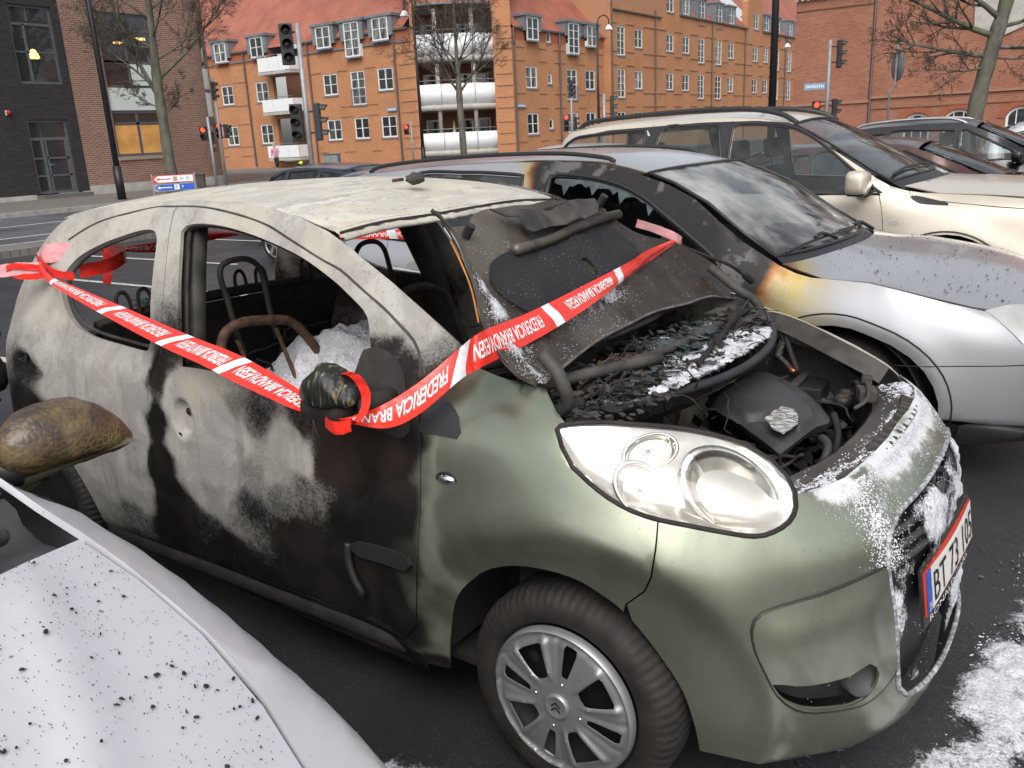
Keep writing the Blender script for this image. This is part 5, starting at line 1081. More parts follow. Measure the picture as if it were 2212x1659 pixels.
# lock carrier
SLZ=.735
def slam(u,v): # u across y, v front(1)-back(0)
    s=.56+.98*u; q=C1.side(s,.80 if .6<s<1.5 else .795); return (q[0]-.004-.115*(1-v),q[1]*(.86+.14*v),.785+.022*v-.02*(q[1]/.45)**2+.004*fbm(u*20,v*5))
V,F=grid(slam,50,8); sl=obj('lock_carrier',V,F,m_uhood,car)
V,F=grid(lambda u,v:tuple(Vector(slam(u,0))+Vector((-.004,0,-.12*v))),40,3); obj('lock_carrier_face',V,F,m_char,sl)
for i in range(11):
    u=.36+.035*i; p=Vector(slam(u,.62)); bm=bmesh.new(); box(bm,p+Vector((.018,0,.008)),(.045,.014,.022),rz=.2,ry=.3); bmobj('clip_tooth',bm,m_charg,sl,bevel=.003)
tubeobj('latch_cable',[(.37,.36,.80),(.40,.30,.82),(.42,.22,.80),(.40,.16,.785)],.006,m_charg,sl,6,sm_=5)
boxp('latch',m_charg,((.40,.30,.79),(.05,.06,.04),.4),((.385,.36,.80),(.03,.03,.06),.2),parent=sl)
boxp('radiator',m_char,((.46,0,.56),(.05,.9,.34)))
def straggle(name,n,bx,r,mat,parent,seed,L=.12):
    rnd=random.Random(seed); P=[]
    for i in range(n):
        q=Vector((rnd.uniform(*bx[0]),rnd.uniform(*bx[1]),rnd.uniform(*bx[2]))); d=Vector((rnd.gauss(0,1),rnd.gauss(0,1),rnd.gauss(0,.5))).normalized(); pts=[q.copy()]
        for k in range(7): d=(d+Vector((rnd.gauss(0,.45),rnd.gauss(0,.45),rnd.gauss(-.08,.3)))).normalized(); q=q+d*L/7; pts.append(q.copy())
        P.append(tube(pts,r*rnd.uniform(.5,1.4),5))
    V,F=merge(P); return tag(obj(name,V,F,mat,parent),kind='stuff')
straggle('burnt_wiring',90,((-.25,.05),(-.5,.5),(.88,.95)),.0028,m_char,car,71)
straggle('burnt_wiring',70,((-.05,.36),(-.35,.62),(.60,.76)),.0035,m_char,car,72,.16)
straggle('burnt_wiring',26,((-.24,-.14),(-.45,.0),(.87,.93)),.0018,m_rust,car,73)
straggle('burnt_wiring',60,((-1.9,-.6),(-.5,.6),(.4,.9)),.004,m_char,car,74,.25)
# ---- foam frosting on the nose: particles of dried foam as a thin broken crust
def crust(name,srf,poly,n,seed,parent,dens,size=.006,label=None):
    """small foam flecks sitting on a surface; dens(s,z) gives how thickly they lie"""
    rnd=random.Random(seed); A=np.array(poly); lo,hi=A.min(0),A.max(0); V=[];F=[]; cnt=0; tries=0
    while cnt<n and tries<n*30:
        tries+=1; s=rnd.uniform(lo[0],hi[0]); z=rnd.uniform(lo[1],hi[1])
        if rnd.random()>dens(s,z): continue
        if not inpoly([(s,z)],poly)[0]: continue
        p=Vector(srf(s,z)); a=Vector(srf(s+.001,z))-p; b=Vector(srf(s,z+.001))-p; nn=a.cross(b)
        if nn.length<1e-12: continue
        nn.normalize(); 
        if nn.x+nn.z-nn.y*.3<0: nn=-nn
        a.normalize(); b=nn.cross(a); r=size*rnd.uniform(.25,1)*(.5+dens(s,z)); k=len(V); h=r*rnd.uniform(.3,.8); ro_=rnd.random()*6
        for j in range(5):
            an=ro_+2*PI*j/5; V.append(p+(a*math.cos(an)+b*math.sin(an))*r*rnd.uniform(.6,1.2)-nn*.0005)
        V.append(p+nn*h)
        for j in range(5): F.append((k+j,k+(j+1)%5,k+5))
        cnt+=1
    o=obj(name,V,F,m_foam,parent); tag(o,label,'foam' if label else None,kind='stuff'); return o
def dn(s,z):
    n_=.35+.9*fbm(s*9,z*14,2); k=sst(.55,.72,s)*(1-sst(1.42,1.6,s)); up_=sst(.60,.72,z); edge=.8*math.exp(-((z-.79)/.02)**2)+1.2*math.exp(-((math.hypot((s-.70)*.8,0)+max(0,.62-z)*2-.0)/.05)**2)*sst(.5,.6,z)
    return max(0,min(1,(n_*.30*up_+edge*.6)*k+.006*sst(.25,.7,s)))
slush('nose_slush',S,[(.52,.66),(1.58,.66),(1.58,.80),(1.05,.818),(.85,.812),(.70,.80),(.56,.79)],lambda s,z:(.62*math.exp(-((z-.80)/.016)**2)+.22*sst(.70,.78,z)*(.5+fbm(s*8,z*8,2))+.30*math.exp(-((s-.745)/.05)**2)*sst(.66,.70,z))*sst(.52,.62,s)*(1-sst(1.42,1.56,s)),(1,0,.5),.010,.006,None,'white slush along the upper edge of the burnt car nose')
crust('foam_crust',lambda s,z:tuple(Vector(S(s,z))+Vector((.001,0,0))),[(.3,.17),(1.8,.17),(1.8,.793),(.3,.793)],3500,21,None,dn,.0028,'white foam flecks clinging to the nose and grille of the burnt green car')
def dg2(s,z): return max(0,min(1,.25+1.1*fbm(s*14,z*14,6)))*(1-.4*sst(.35,.55,z))
slush('grille_foam',lambda s,z:tuple(Vector(S(s,z))-Vector((.020-.010*sst(.5,.7,z),0,0))),offs(grille,.006),lambda s,z:(.10+1.4*fbm(s*7,z*7,6)+.30*sst(.50,.66,z))*(1 if abs(s-1.05)>.24 or z>.56 or z<.40 else .2),(1,0,.1),.012,.018,None,'lumpy white foam stuck inside the grille opening above the number plate')
crust('foam_crust',lambda u,v:slam(u,v),[(0,0),(1,0),(1,1),(0,1)],4000,23,None,lambda u,v:max(0,min(1,(v-.2)*1.2*(.4+fbm(u*8,v*4)))),.006,'white foam crust along the lock carrier over the radiator')
def dh(y,t): 
    a=math.exp(-((y+.60)/.055)**2)*(1-sst(.35,.45,t)); b=.8*math.exp(-((t-.25-.05*y)/.045)**2)*(1-sst(.1,.3,abs(y+.1))); c=.5*math.exp(-((t-.46)/.02)**2)*math.exp(-((y+.32)/.12)**2); d=.7*math.exp(-((t-.06)/.07)**2)*math.exp(-((y+.12)/.25)**2)
    return min(1,.018+(a+b+c+d)*max(.10,.55+fbm(y*12,t*12)))
slush('bonnet_slush',lambda y,t:tuple(Vector(hood(y,t))+HN*.004),hout,lambda y,t:dh(y,t)*1.15-.02,tuple(HN),.012,.010,None,'white frosty foam on the underside of the raised bonnet')
crust('foam_crust',lambda y,t:tuple(Vector(hood(y,t))+HN*.004),hout,3000,24,None,dh,.0026,'white foam frozen onto the underside of the raised bonnet')
slush('tray_slush',lambda x,y:(x,y,.905),sm([(-.02,-.46),(.05,-.30),(.075,-.10),(.092,.10),(.09,.32),(.07,.48),(.02,.60),(-.12,.64),(-.24,.56),(-.27,.35),(-.24,.12),(-.16,.0),(-.12,-.16),(-.12,-.40)],.03),lambda x,y:(.30+1.0*fbm(x*7,y*7,5)+.42*math.exp(-((y-.26)/.20)**2-((x+.02)/.12)**2))*(1-sst(.50,.62,y)),(0,0,1),.010,.014,None,'thin slushy foam over the burnt scuttle behind the engine')
tubeobj('bonnet_hem',[Vector(hood(*q))+HN*.003 for q in [(-.60,.06),(-.42,.09),(-.20,.12),(.0,.13),(.18,.13),(.34,.105),(.50,.09),(.64,.035)]],.0045,simple('bonnet_hem_metal',(.16,.15,.14),.5,.4,var=.4,scale=20),hoodo,6,sm_=5)
# ---- wheel
def wheel(parent,c,r=.278,rw=.19,sg=-1,cap=True,name='wheel',wd=.155,rimm=None):
    wh=empty(name); wh.parent=parent; wh.location=c
    # tyre cross-section (radius, offset from the outer face)
    pr=[(rw+.003,.012),(rw+.012,.002),(rw+.03,-.004),(r-.035,-.004),(r-.018,.004),(r-.007,.018),(r,.035),(r,wd-.035),(r-.02,wd-.01),(rw,wd)]
    V=[];F=[];n=300;m=len(pr)
    for i in range(n):
        a=2*PI*i/n
        for j,(rr,h) in enumerate(pr):
            if j in (5,6,7): rr-=.006*(1 if i%4==0 else 0)
            if j in (3,4) : rr-=.003*(1 if i%4==0 else 0)
            V.append((rr*math.cos(a),-sg*h*-1*-1 if False else h*(-sg),rr*math.sin(a)))
    for i in range(n):
        for j in range(m-1):
            a,b=i*m+j,((i+1)%n)*m+j; F.append((a,a+1,b+1,b) if sg<0 else (a,b,b+1,a+1))
    obj('tyre',V,F,m_rubber,wh)
    V,F=lathe([(rw+.004,.015),(rw-.01,.03),(rw-.03,.06),(.06,.05),(.03,.045),(0,.045)],'y',48); V=[(v[0],v[1]*(-sg),v[2]) for v in V]; obj('rim',V,F,m_steel,wh)
    return wh
wh=wheel(car,(0,-.79,.275))
# hubcap: dished disc with eight openings, alternately wide and narrow
def hz(r,a):
    q=r/.188; base=-.010+.030*q**1.5-.006*sst(.93,1,q)   # depth behind the outer face (positive = inwards)
    k=(math.degrees(a)-33)%90; sp=abs(k-45)  # narrow opening centred on 45
    return base
holes=[]
def op(a0,w0,w1,r0,r1):
    o=[]; 
    for (r,da) in ((r0,-w0*.6),(r0,w0*.6),(r0+.012,w0),(r1-.01,w1),(r1,w1*.8),(r1,-w1*.8),(r1-.01,-w1),(r0+.012,-w0)):
        a=math.radians(a0+da); o.append((r*math.cos(a),r*math.sin(a)))
    return sm(o,.006)
for k in range(4): holes.append(op(31+90*k,13,14,.072,.156)); holes.append(op(77+90*k,6.5,6.5,.080,.164))
cap_out=[(.186*math.cos(2*PI*i/96),.186*math.sin(2*PI*i/96)) for i in range(96)]
def capf(x,z):
    r=math.hypot(x,z); a=math.atan2(z,x); y=-.024+.012*(r/.188)**2+.02*math.exp(-((r-.045)/.02)**2)*0
    k=(math.degrees(a)-31)%90
    dmin=min(abs(k),abs(90-k)); edge=math.exp(-((dmin-17)/3.5)**2)*sst(.05,.09,r)*(1-sst(.16,.18,r))
    y-=.009*edge; y+=.004*math.exp(-((abs(((math.degrees(a)-77)%90+45)%90-45)-13)/3.)**2)*sst(.05,.09,r); y+=.010*sst(.03,.0,.031-r+.0)*0
    y+=.006*sst(.155,.176,r)-.010*sst(.176,.186,r); y-=.008*(1-sst(.028,.045,r))*0
    return (x,y,z)
hc=panel('hubcap',cap_out,capf,m_hub,wh,holes=holes,res=.005,thick=.004,out=(0,-1,0)); 
V,F=lathe([(.1855,-.018),(.190,-.014),(.192,.004)],'y',96); obj('hubcap_rim',V,F,m_hub,hc)
V,F=lathe([(0,-.033),(.024,-.032),(.027,-.034),(.031,-.033),(.033,-.024)],'y',40); obj('hub_badge',V,F,m_hub,hc)
for dz in (-.006,.006):
    V=[(-.012,-.0345,dz-.007),(0,-.0345,dz+.004),(.012,-.0345,dz-.007),(.012,-.0345,dz-.002),(0,-.0345,dz+.009),(-.012,-.0345,dz-.002)]; V+= [(x,y+.003,z) for x,y,z in V]
    obj('badge_chevron',V,[(0,1,4,5),(1,2,3,4),(0,5,11,6),(5,4,10,11),(4,3,9,10),(0,6,7,1),(1,7,8,2)],m_steel,hc,smooth=False)
for k in range(4):
    for (a_,r_) in ((77+90*k,.062),):
        V,F=lathe([(0,-.003),(.003,-.002),(.0035,.001)],'y',10); V=[(v[0]+r_*math.cos(math.radians(a_)),v[1]-.023,v[2]+r_*math.sin(math.radians(a_))) for v in V]; obj('rivet',V,F,m_chrome,hc)
for k in range(10):
    a_=2*PI*k/10+.2; V,F=lathe([(0,0),(.016,0),(.018,.004)],'y',16); V=[(v[0]+.125*math.cos(a_),v[1]+.046,v[2]+.125*math.sin(a_)) for v in V]; obj('wheel_hole',V,F,m_dark,wh)
whF=wheel(car,(0,.79,.275),sg=1); whR=wheel(car,(-2.34,-.79,.275)); whR2=wheel(car,(-2.34,.79,.275),sg=1)
# wheel arch liner
V,F=grid(lambda u,v:(-.035+.338*math.cos(PI*u*1.0),-.765+.22*v if 0 else (S(min(.25,max(-.42,-.035+.338*math.cos(PI*u))),.3)[1]+.02+.25*v),.27+.338*math.sin(PI*u)),30,4); obj('arch_liner',V,F,m_dark,car)
# ---- interior: seat frames, rods, far trim, foam
tubeobj('seat_hoop',[(-1.45,-.47,.90),(-1.45,-.49,.99),(-1.45,-.505,1.09),(-1.45,-.52,1.17),(-1.45,-.50,1.21),(-1.45,-.42,1.215),(-1.45,-.37,1.19),(-1.45,-.35,1.14),(-1.45,-.335,1.0),(-1.45,-.32,.92)],.010,m_char,car,8,sm_=5)
tubeobj('seat_hoop',[(-1.45,.08,1.02),(-1.45,.09,1.13),(-1.45,.13,1.19),(-1.45,.21,1.195),(-1.45,.26,1.16),(-1.45,.285,1.08),(-1.45,.31,.98)],.010,m_char,car,8,sm_=5)
tubeobj('seat_back_frame',[(-1.22,-.62,.45),(-1.36,-.61,.80),(-1.40,-.59,.96),(-1.40,-.52,1.015),(-1.40,-.37,1.0),(-1.40,-.29,.975),(-1.39,-.235,.91),(-1.37,-.205,.84),(-1.34,-.19,.76),(-1.25,-.19,.5)],.017,m_rust,car,8,sm_=5)
tubeobj('seat_back_frame',[(-1.22,.18,.45),(-1.36,.19,.80),(-1.40,.21,.93),(-1.40,.30,.98),(-1.40,.45,.98),(-1.39,.56,.91),(-1.34,.58,.76),(-1.22,.58,.5)],.017,m_char,car,8,sm_=5)

tubeobj('seat_rod',[(-1.44,-.33,.96),(-1.38,-.31,.75),(-1.30,-.30,.55)],.008,m_rust,car,6); tubeobj('seat_rod',[(-1.45,-.49,.95),(-1.44,-.47,.86),(-1.42,-.46,.7)],.008,m_rust,car,6)
tubeobj('release_lever',[(-1.38,-.205,.86),(-1.33,-.19,.88),(-1.27,-.19,.86),(-1.24,-.20,.80)],.005,m_rust,car,6,sm_=4)
for (y,) in ((-.49,),(-.40,),(.05,),(.16,),(.42,)):
    tubeobj('rear_headrest_loop',[(-2.1,y-.028,.97),(-2.1,y-.03,1.04),(-2.1,y-.018,1.068),(-2.1,y+.006,1.07),(-2.1,y+.022,1.04),(-2.1,y+.028,.97)],.008,m_char,car,6,sm_=4)
V,F=grid(lambda u,v:(-2.12+.25*u*0-.10*math.cos(u*2),-.60+1.2*v,.45+.52*u+.01*fbm(u*5,v*9)),8,24); obj('rear_seat_panel',V,F,m_char,car)
tubeobj('rear_seat_rail',[(-2.12,-.60,.96),(-2.12,-.3,.985),(-2.12,.1,.985),(-2.12,.6,.96)],.022,m_char,car,8,sm_=4)
tag(shards('glass_crumbs',simple('green_glass_crumbs',(.12,.22,.20),.15,var=.4,spec=.9),260,-2.25,-.22,.99,.05,.12,.012,.004,.012,car,9,.3),kind='stuff')
tag(shards('interior_debris',m_char,200,-1.2,0,.36,.9,.6,.08,.03,.12,car,10,.5),kind='stuff')
tag(heap('foam_pile',m_foam,lambda u,v:(-1.85+1.05*u,-.52+1.05*v,.42+.50*(math.sin(u*PI)**.6)*(math.sin(v*PI)**.55)*(1+.16*fbm(u*5,v*5,1)+.07*fbm(u*20,v*20,2)+.03*fbm(u*50,v*50,4))),60,60,None),'large soft pile of white foam on the seats inside the burnt green car','foam',kind='stuff')
boxp('centre_tunnel',m_char,((-1.2,0,.32),(1.4,.2,.2)))
# rear end leftovers: melted bumper lumps at the tail
for i,(x,y,z,s) in enumerate(((-2.72,-.70,1.02,.03),(-2.76,-.70,.92,.035),(-2.78,-.72,.82,.05),(-2.79,-.70,.72,.05))):
    bm=bmesh.new(); bmesh.ops.create_icosphere(bm,subdivisions=2,radius=s)
    for v in bm.verts: v.co=v.co*(1+.5*fbm(v.co.x*40,v.co.y*40,v.co.z*40+i)); v.co.z*=1.5; v.co+=Vector((x,y,z))
    bmobj('melted_trim',bm,m_char,car,smooth=True)
tubeobj('melted_bumper_strip',[(-2.60,-.80,.66),(-2.68,-.80,.70),(-2.72,-.80,.62),(-2.70,-.81,.55),(-2.74,-.78,.45),(-2.70,-.80,.38)],.022,m_char,car,7,sm_=5)
panel('tailgate_sill',rect(-.66,.66,.30,.84),lambda y,z:(-2.76+.10*(y/.7)**4,y,z),m_char,car,res=.1,thick=.03,out=(-1,0,0))
# ---- melted door mirror
bm=bmesh.new(); bmesh.ops.create_icosphere(bm,subdivisions=4,radius=1)
for v in bm.verts:
    p=v.co.copy(); n_=1+.10*fbm(p.x*2,p.y*2,p.z*2)
    x=p.x*.088*n_; y=p.y*.055*n_; z=p.z*.058*n_
    if p.z<-.35: z=-.35*.058+(p.z+.35)*.02
    z+=.012*p.x*-1*0+ .018*(1-abs(p.x))*(p.z>0); x*=1-.25*max(0,p.z)
    v.co=Vector((-.565+x,-.90+y,.995+z))
mm=NT('melted_mirror'); nn=mm.noise(40,5,stretch=(2.5,1,.5)); mm.set(base=mm.mix(mm.rng(nn,.56,.72),(.012,.012,.011),(.24,.20,.09)),rough=.35); mm.bump(nn,.6,.01)
mir=bmobj('door_mirror',bm,mm.m,doorN,smooth=True)
bm=bmesh.new(); box(bm,(-.575,-.905,.955),(.135,.07,.05)); bmobj('mirror_underside',bm,m_char,mir,bevel=.02)
tubeobj('mirror_arm',[(-.50,-.88,.965),(-.47,-.82,.965),(-.50,-.77,.955)],.028,m_char,mir,8,sm_=3); tubeobj('plastic_drip',[(-.60,-.93,.94),(-.598,-.932,.91),(-.575,-.93,.87)],.004,m_char,mir,5)
# ---------------------------------------------------------------- barrier tape
def tapemat(name,base,a=0,rough=.22):
    t=NT(name); n=t.noise(18,3,stretch=(1,1,3)); t.set(base=t.mix(t.rng(n,.35,.65),[c*.9 for c in base],[min(1,c*1.06) for c in base]),rough=rough,spec=.5); t.bump(n,.25,.006); return t.m
m_tred=tapemat('red_tape',(.80,.035,.022)); m_twht=tapemat('white_tape_band',(.80,.80,.82)); m_tlet=tapemat('tape_lettering',(.82,.80,.80)); m_tpale=tapemat('pale_tape_back',(.72,.36,.38))
def ribbon(ST,n=10,wav=.004,fold=0):
    """centre strip through stations ((top),(bottom)); returns f(u in 0..N-1, v 0..1 bottom to top) -> point"""
    T=[Vector(a) for a,b in ST]; B=[Vector(b) for a,b in ST]; N=len(ST)
    def ev(P,u):
        i=min(int(u),N-2); t=u-i; g=lambda j:P[min(max(j,0),N-1)]
        return cr(g(i-1),g(i),g(i+1),g(i+2),t)
    def f(u,v,o=0):
        u=min(max(u,0),N-1); a=ev(B,u); b=ev(T,u); p=a.lerp(b,v); d=(ev(B,min(u+.02,N-1))-ev(B,max(u-.02,0))).cross(b-a)
        d=d.normalized() if d.length>1e-12 else Vector((0,-1,0))
        if d.dot(Vector((.6,-.75,.25)))<0: d=-d
        w_=wav*math.sin(v*PI)*(1+fbm(u*1.7,v*2)) ; return p+d*(w_+o)
    f.N=N
    # arc length table
    us=[i*(N-1)/400 for i in range(401)]; P=[f(u,.5) for u in us]; L=[0]
    for i in range(400): L.append(L[-1]+(P[i+1]-P[i]).length)
    f.L=L[-1]; f.u_at=lambda s:float(np.interp(s,L,us)); f.s_at=lambda u:float(np.interp(u,us,L))
    return f
def tape(name,ST,parent,label=None,bands=(),texts=(),back=False,wav=.004,h0=.24,h1=.74,thickf=0):
    f=ribbon(ST,wav=wav); V,F=grid(lambda a,b:f(a*(f.N-1),b),int(f.L/.012)+8,7)
    o=obj(name,V,F,m_tpale if back else m_tred,parent)
    for (s0,s1,sl) in bands:
        V,F=grid(lambda a,b:f(f.u_at(s0+(s1-s0)*a+sl*(b-.5)),.001+.998*b,.0007),8,7); obj('white_band',V,F,m_twht,o)
    for (s0,s1,tx) in texts:
        text3d('lettering',tx,lambda x,y:f(f.u_at(s1-(s1-s0)*x),h1-(h1-h0)*y,.0010),m_tlet,o,1,1,sub=1,bold=.018)
    return o
fA=ribbon(TAPE_A); fB=ribbon(TAPE_B)
TXT='FREDERICIA BRANDVÆSEN'
tp=tape('barrier_tape',TAPE_A,None,bands=[(fA.s_at(1.25)-.0,fA.s_at(1.25)+.028,-.01)]+[(fA.s_at(u)-.016,fA.s_at(u)+.022,.02) for u in (3.0,4.0,6.0-.5)],texts=[(fA.s_at(1.5),fA.s_at(2.85),TXT),(fA.s_at(3.15),fA.s_at(3.85),TXT),(fA.s_at(4.15),fA.s_at(5.3),TXT),(fA.s_at(5.8),fA.s_at(8.3),TXT[:]) ])
tag(tp,'red and white fire brigade tape across the burnt car windows and over its bonnet','barrier tape')
tpB=tape('tape_span',TAPE_B,tp,bands=[(fB.s_at(3.0)-.01,fB.s_at(3.0)+.045,.03),(fB.s_at(6.45)-.02,fB.s_at(6.45)+.025,-.01),(fB.s_at(7.75)-.015,fB.s_at(7.75)+.03,-.01)],texts=[(fB.s_at(.35),fB.s_at(2.7),TXT[:16]),(fB.s_at(3.9),fB.s_at(6.2),TXT),(fB.s_at(6.75),fB.s_at(7.6),TXT)])
TC=ribbon(TAPE_C)
tc=tape('barrier_tape',TAPE_C,None,bands=[(TC.s_at(1.0)-.03,TC.s_at(1.0)+.04,-.03),(TC.s_at(2.6)-.04,TC.s_at(2.6)+.04,-.03)],texts=[(TC.s_at(.2),TC.s_at(.93),'BRANDVÆSEN'),(TC.s_at(1.12),TC.s_at(2.1),'FREDERICIA')]); tc.location=(0,0,-.045); tag(tc,'stretch of red tape running between the burnt car and the silver estate behind','barrier tape')
td=tape('barrier_tape',TAPE_D,None,texts=[(.10,.40,'BRANDVÆSEN')]); tag(td,'red tape strung across the missing tailgate at the back of the burnt car','barrier tape')
# wrap round the rear pillar, knot and loose ends
def strip(name,pts,w,up,mat,parent,n=6,tw=0):
    P=spl3(pts,n); V=[];F=[]
    for i,p in enumerate(P):
        u_=Vector(up if not isinstance(up,list) else up[min(i//n,len(up)-1)]).normalized(); ww=w*(1+.15*fbm(i*.4,3)); V+=[p-u_*ww/2,p+Vector((0,-.002*math.sin(i),0)),p+u_*ww/2]
    for i in range(len(P)-1): F+=[(i*3,i*3+3,i*3+4,i*3+1),(i*3+1,i*3+4,i*3+5,i*3+2)]
    return obj(name,V,F,mat,parent)
strip('pillar_wrap',[(-2.10,-.60,1.235),(-2.20,-.645,1.24),(-2.29,-.665,1.23),(-2.38,-.62,1.21)],.075,(.35,.25,1),m_tpale,tp)
strip('pillar_wrap',[(-2.06,-.68,1.165),(-2.15,-.70,1.175),(-2.26,-.69,1.21),(-2.34,-.66,1.24)],.03,(.3,0,1),m_tred,tp)
strip('inner_wrap',[(-2.13,-.62,1.17),(-2.10,-.52,1.18),(-2.15,-.42,1.20),(-2.3,-.36,1.20),(-2.48,-.32,1.19)],.05,(.1,0,1),m_tred,tp)
strip('hanging_end',[(-2.44,-.33,1.19),(-2.44,-.33,1.15),(-2.45,-.335,1.10),(-2.46,-.34,1.06)],.045,(1,.3,0),m_tred,td)
# tail of the tape leaving the frame to the left
strip('loose_end',[(-2.21,-.715,1.19),(-2.26,-.76,1.195),(-2.32,-.80,1.19),(-2.42,-.88,1.185),(-2.62,-1.0,1.175),(-3.0,-1.2,1.16)],.045,(0,.2,1),m_tpale,tp)
strip('knot',[(-2.19,-.71,1.19),(-2.23,-.745,1.20),(-2.28,-.78,1.205),(-2.31,-.79,1.19),(-2.27,-.77,1.17),(-2.22,-.74,1.165),(-2.19,-.72,1.17)],.022,(0,.1,1),m_tred,tp)
# loop round the mirror neck
strip('mirror_loop',[(-.555,-.935,.935),(-.50,-.955,.932),(-.455,-.94,.945),(-.435,-.92,.975),(-.445,-.90,1.01),(-.47,-.90,1.045),(-.50,-.905,1.055)],.032,[(0,0,1)]*2+[(1,0,.3)]*6,m_tred,tp,8)
strip('mirror_loop',[(-.50,-.905,1.055),(-.505,-.885,1.045),(-.495,-.87,1.02)],.030,(1,0,.2),m_tpale,tp,8)
# end knotted on the bonnet corner
strip('bonnet_wrap',[(-.325,.60,1.18),(-.36,.63,1.19),(-.42,.60,1.22),(-.46,.52,1.25)],.03,(.3,0,1),m_tpale,tp)
strip('bonnet_wrap',[(-.325,.60,1.175),(-.345,.635,1.16),(-.40,.62,1.18)],.02,(.3,0,1),m_tred,tp)
# ---------------------------------------------------------------- the other cars
def specky(t,c,scale=55,lo=.0,hi=.13,amt=.9,dark=(.03,.03,.04)):
    """ash flecks and droplets lying on paint"""
    v=t.voro(scale,stretch=(1,1,1)); m=t.math('MULTIPLY',t.rng(v,lo,hi,1,0),t.rng(t.noise(5,4),.44,.60)); v2=t.voro(scale*2.3); m2=t.math('MULTIPLY',t.rng(v2,lo,hi*.9,1,0),t.rng(t.noise(8,3),.5,.65))
    return t.mix(t.math('MULTIPLY',t.math('MAXIMUM',m,m2),amt),c,dark)
def silver(name,base,spk=.9,metal=.55,rough=.32,coat=.6,scorch=True,scale=55):
    t=NT(name); n=t.noise(2.5,4); c=t.mix(t.rng(n,.3,.7),[b*.93 for b in base],base); burntf=None
    if scorch:
        a=t.n('Attribute'); a.attribute_name='Col'; sp=t.n('SeparateColor'); t.l(a.outputs['Color'],sp.inputs[0]); n2=t.noise(9,5,.6)
        f=t.math('ADD',sp.outputs[1],t.math('MULTIPLY',t.math('SUBTRACT',n2,.5),.22))
        y=t.mix(t.rng(n2,.3,.7),(.46,.41,.24),(.52,.40,.13)); c=t.mix(t.rng(f,.10,.42),c,y); c=t.mix(t.rng(f,.36,.54),c,(.26,.085,.02)); c=t.mix(t.rng(f,.48,.64),c,(.012,.010,.009))
        hi=t.math('MULTIPLY',t.rng(t.noise(7,5,.6),.54,.60),t.rng(f,.7,.95)); c=t.mix(t.math('MULTIPLY',hi,.55),c,(.17,.16,.155)); burntf=t.rng(f,.45,.75)
    if spk: c=specky(t,c,scale,amt=spk)
    t.set(base=c)
    if burntf is not None: t.set(metal=t.rng(burntf,0,1,metal,.1),rough=t.rng(burntf,0,1,rough,.6),coat=t.rng(burntf,0,1,coat,0),coatr=.08)
    else: t.set(metal=metal,rough=rough,coat=coat,coatr=.08)
    return t.m
m_trim=simple('black_trim',(.018,.018,.02),.45,var=.1); m_rub2=m_rubber; m_alloy=simple('alloy_wheel',(.42,.42,.42),.35,.7)
m_seat=simple('dark_seat_cloth',(.028,.029,.033),.85,var=.2,scale=20)
m_tint=seeglass('car_glass',(.62,.72,.72),.10,refl=1.7); m_clear=seeglass('clear_car_glass',(.80,.87,.87),.08,refl=1.65); m_scr=seeglass('reflecting_windscreen',(.62,.70,.72),.12,refl=3.0)
m_screen=seeglass('sooted_windscreen',(.60,.66,.66),1.15,3.5,refl=2.1); m_nscr=seeglass('dark_dusty_glass',(.12,.14,.15),.25,6,rough=.12,refl=1.35); m_lampg=simple('headlamp_glass',(.62,.62,.60),.12,.5,coat=.6)
m_red=simple('red_lamp',(.35,.01,.01),.2)
def rebase(root,loc):
    root.location=loc
    for c in root.children: c.location=Vector(c.location)-Vector(loc)
def topedge(SK,xs): return [(x,tab(SK.ze,x)) for x in xs]
def seat(parent,x,y,z=.45,w=.46,mat=None,h=.62):
    m=mat or m_seat; bm=bmesh.new(); box(bm,(x+.25,y,z),(.5,w,.16)); box(bm,(x-.06,y,z+.34),(.14,w,h),ry=-.2); s=bmobj('seat',bm,m,parent,bevel=.04,seg=3)
    bm=bmesh.new(); box(bm,(x-.17,y,z+.78),(.10,.26,.17),ry=-.15); bmobj('headrest',bm,m,s,bevel=.035,seg=3)
    bm=bmesh.new(); 
    for d in (-.06,.06): cyl(bm,(x-.15,y+d,z+.6),(x-.17,y+d,z+.75),.007,n=6)
    bmobj('headrest_post',bm,m_steel,s); return s
def alloy(wh,r,sg,n=5,mat=None):
    mat=mat or m_alloy; bm=bmesh.new()
    for k in range(n):
        a=2*PI*k/n+.3
        vs=box(bm,(0,0,0),(r*.92,.03,r*.26))
        for v in vs:
            x=v.co.x+r*.5; w_=v.co.z*(1.1 if v.co.x>0 else .8); v.co=Vector((x*math.cos(a)-w_*math.sin(a),-sg*(.02+.015*(x/r<.5))+v.co.y*.6,x*math.sin(a)+w_*math.cos(a)))
    cyl(bm,(0,-sg*.0,0),(0,-sg*.05,0),r*.22,n=20); o=bmobj('wheel_spokes',bm,mat,wh,bevel=.004)
    V,F=lathe([(r*.9,.02),(r*.98,.008),(r*1.01,.008),(r*1.0,.03)],'y',48); obj('wheel_lip',[(v[0],v[1]*-sg,v[2]) for v in V],F,mat,o)
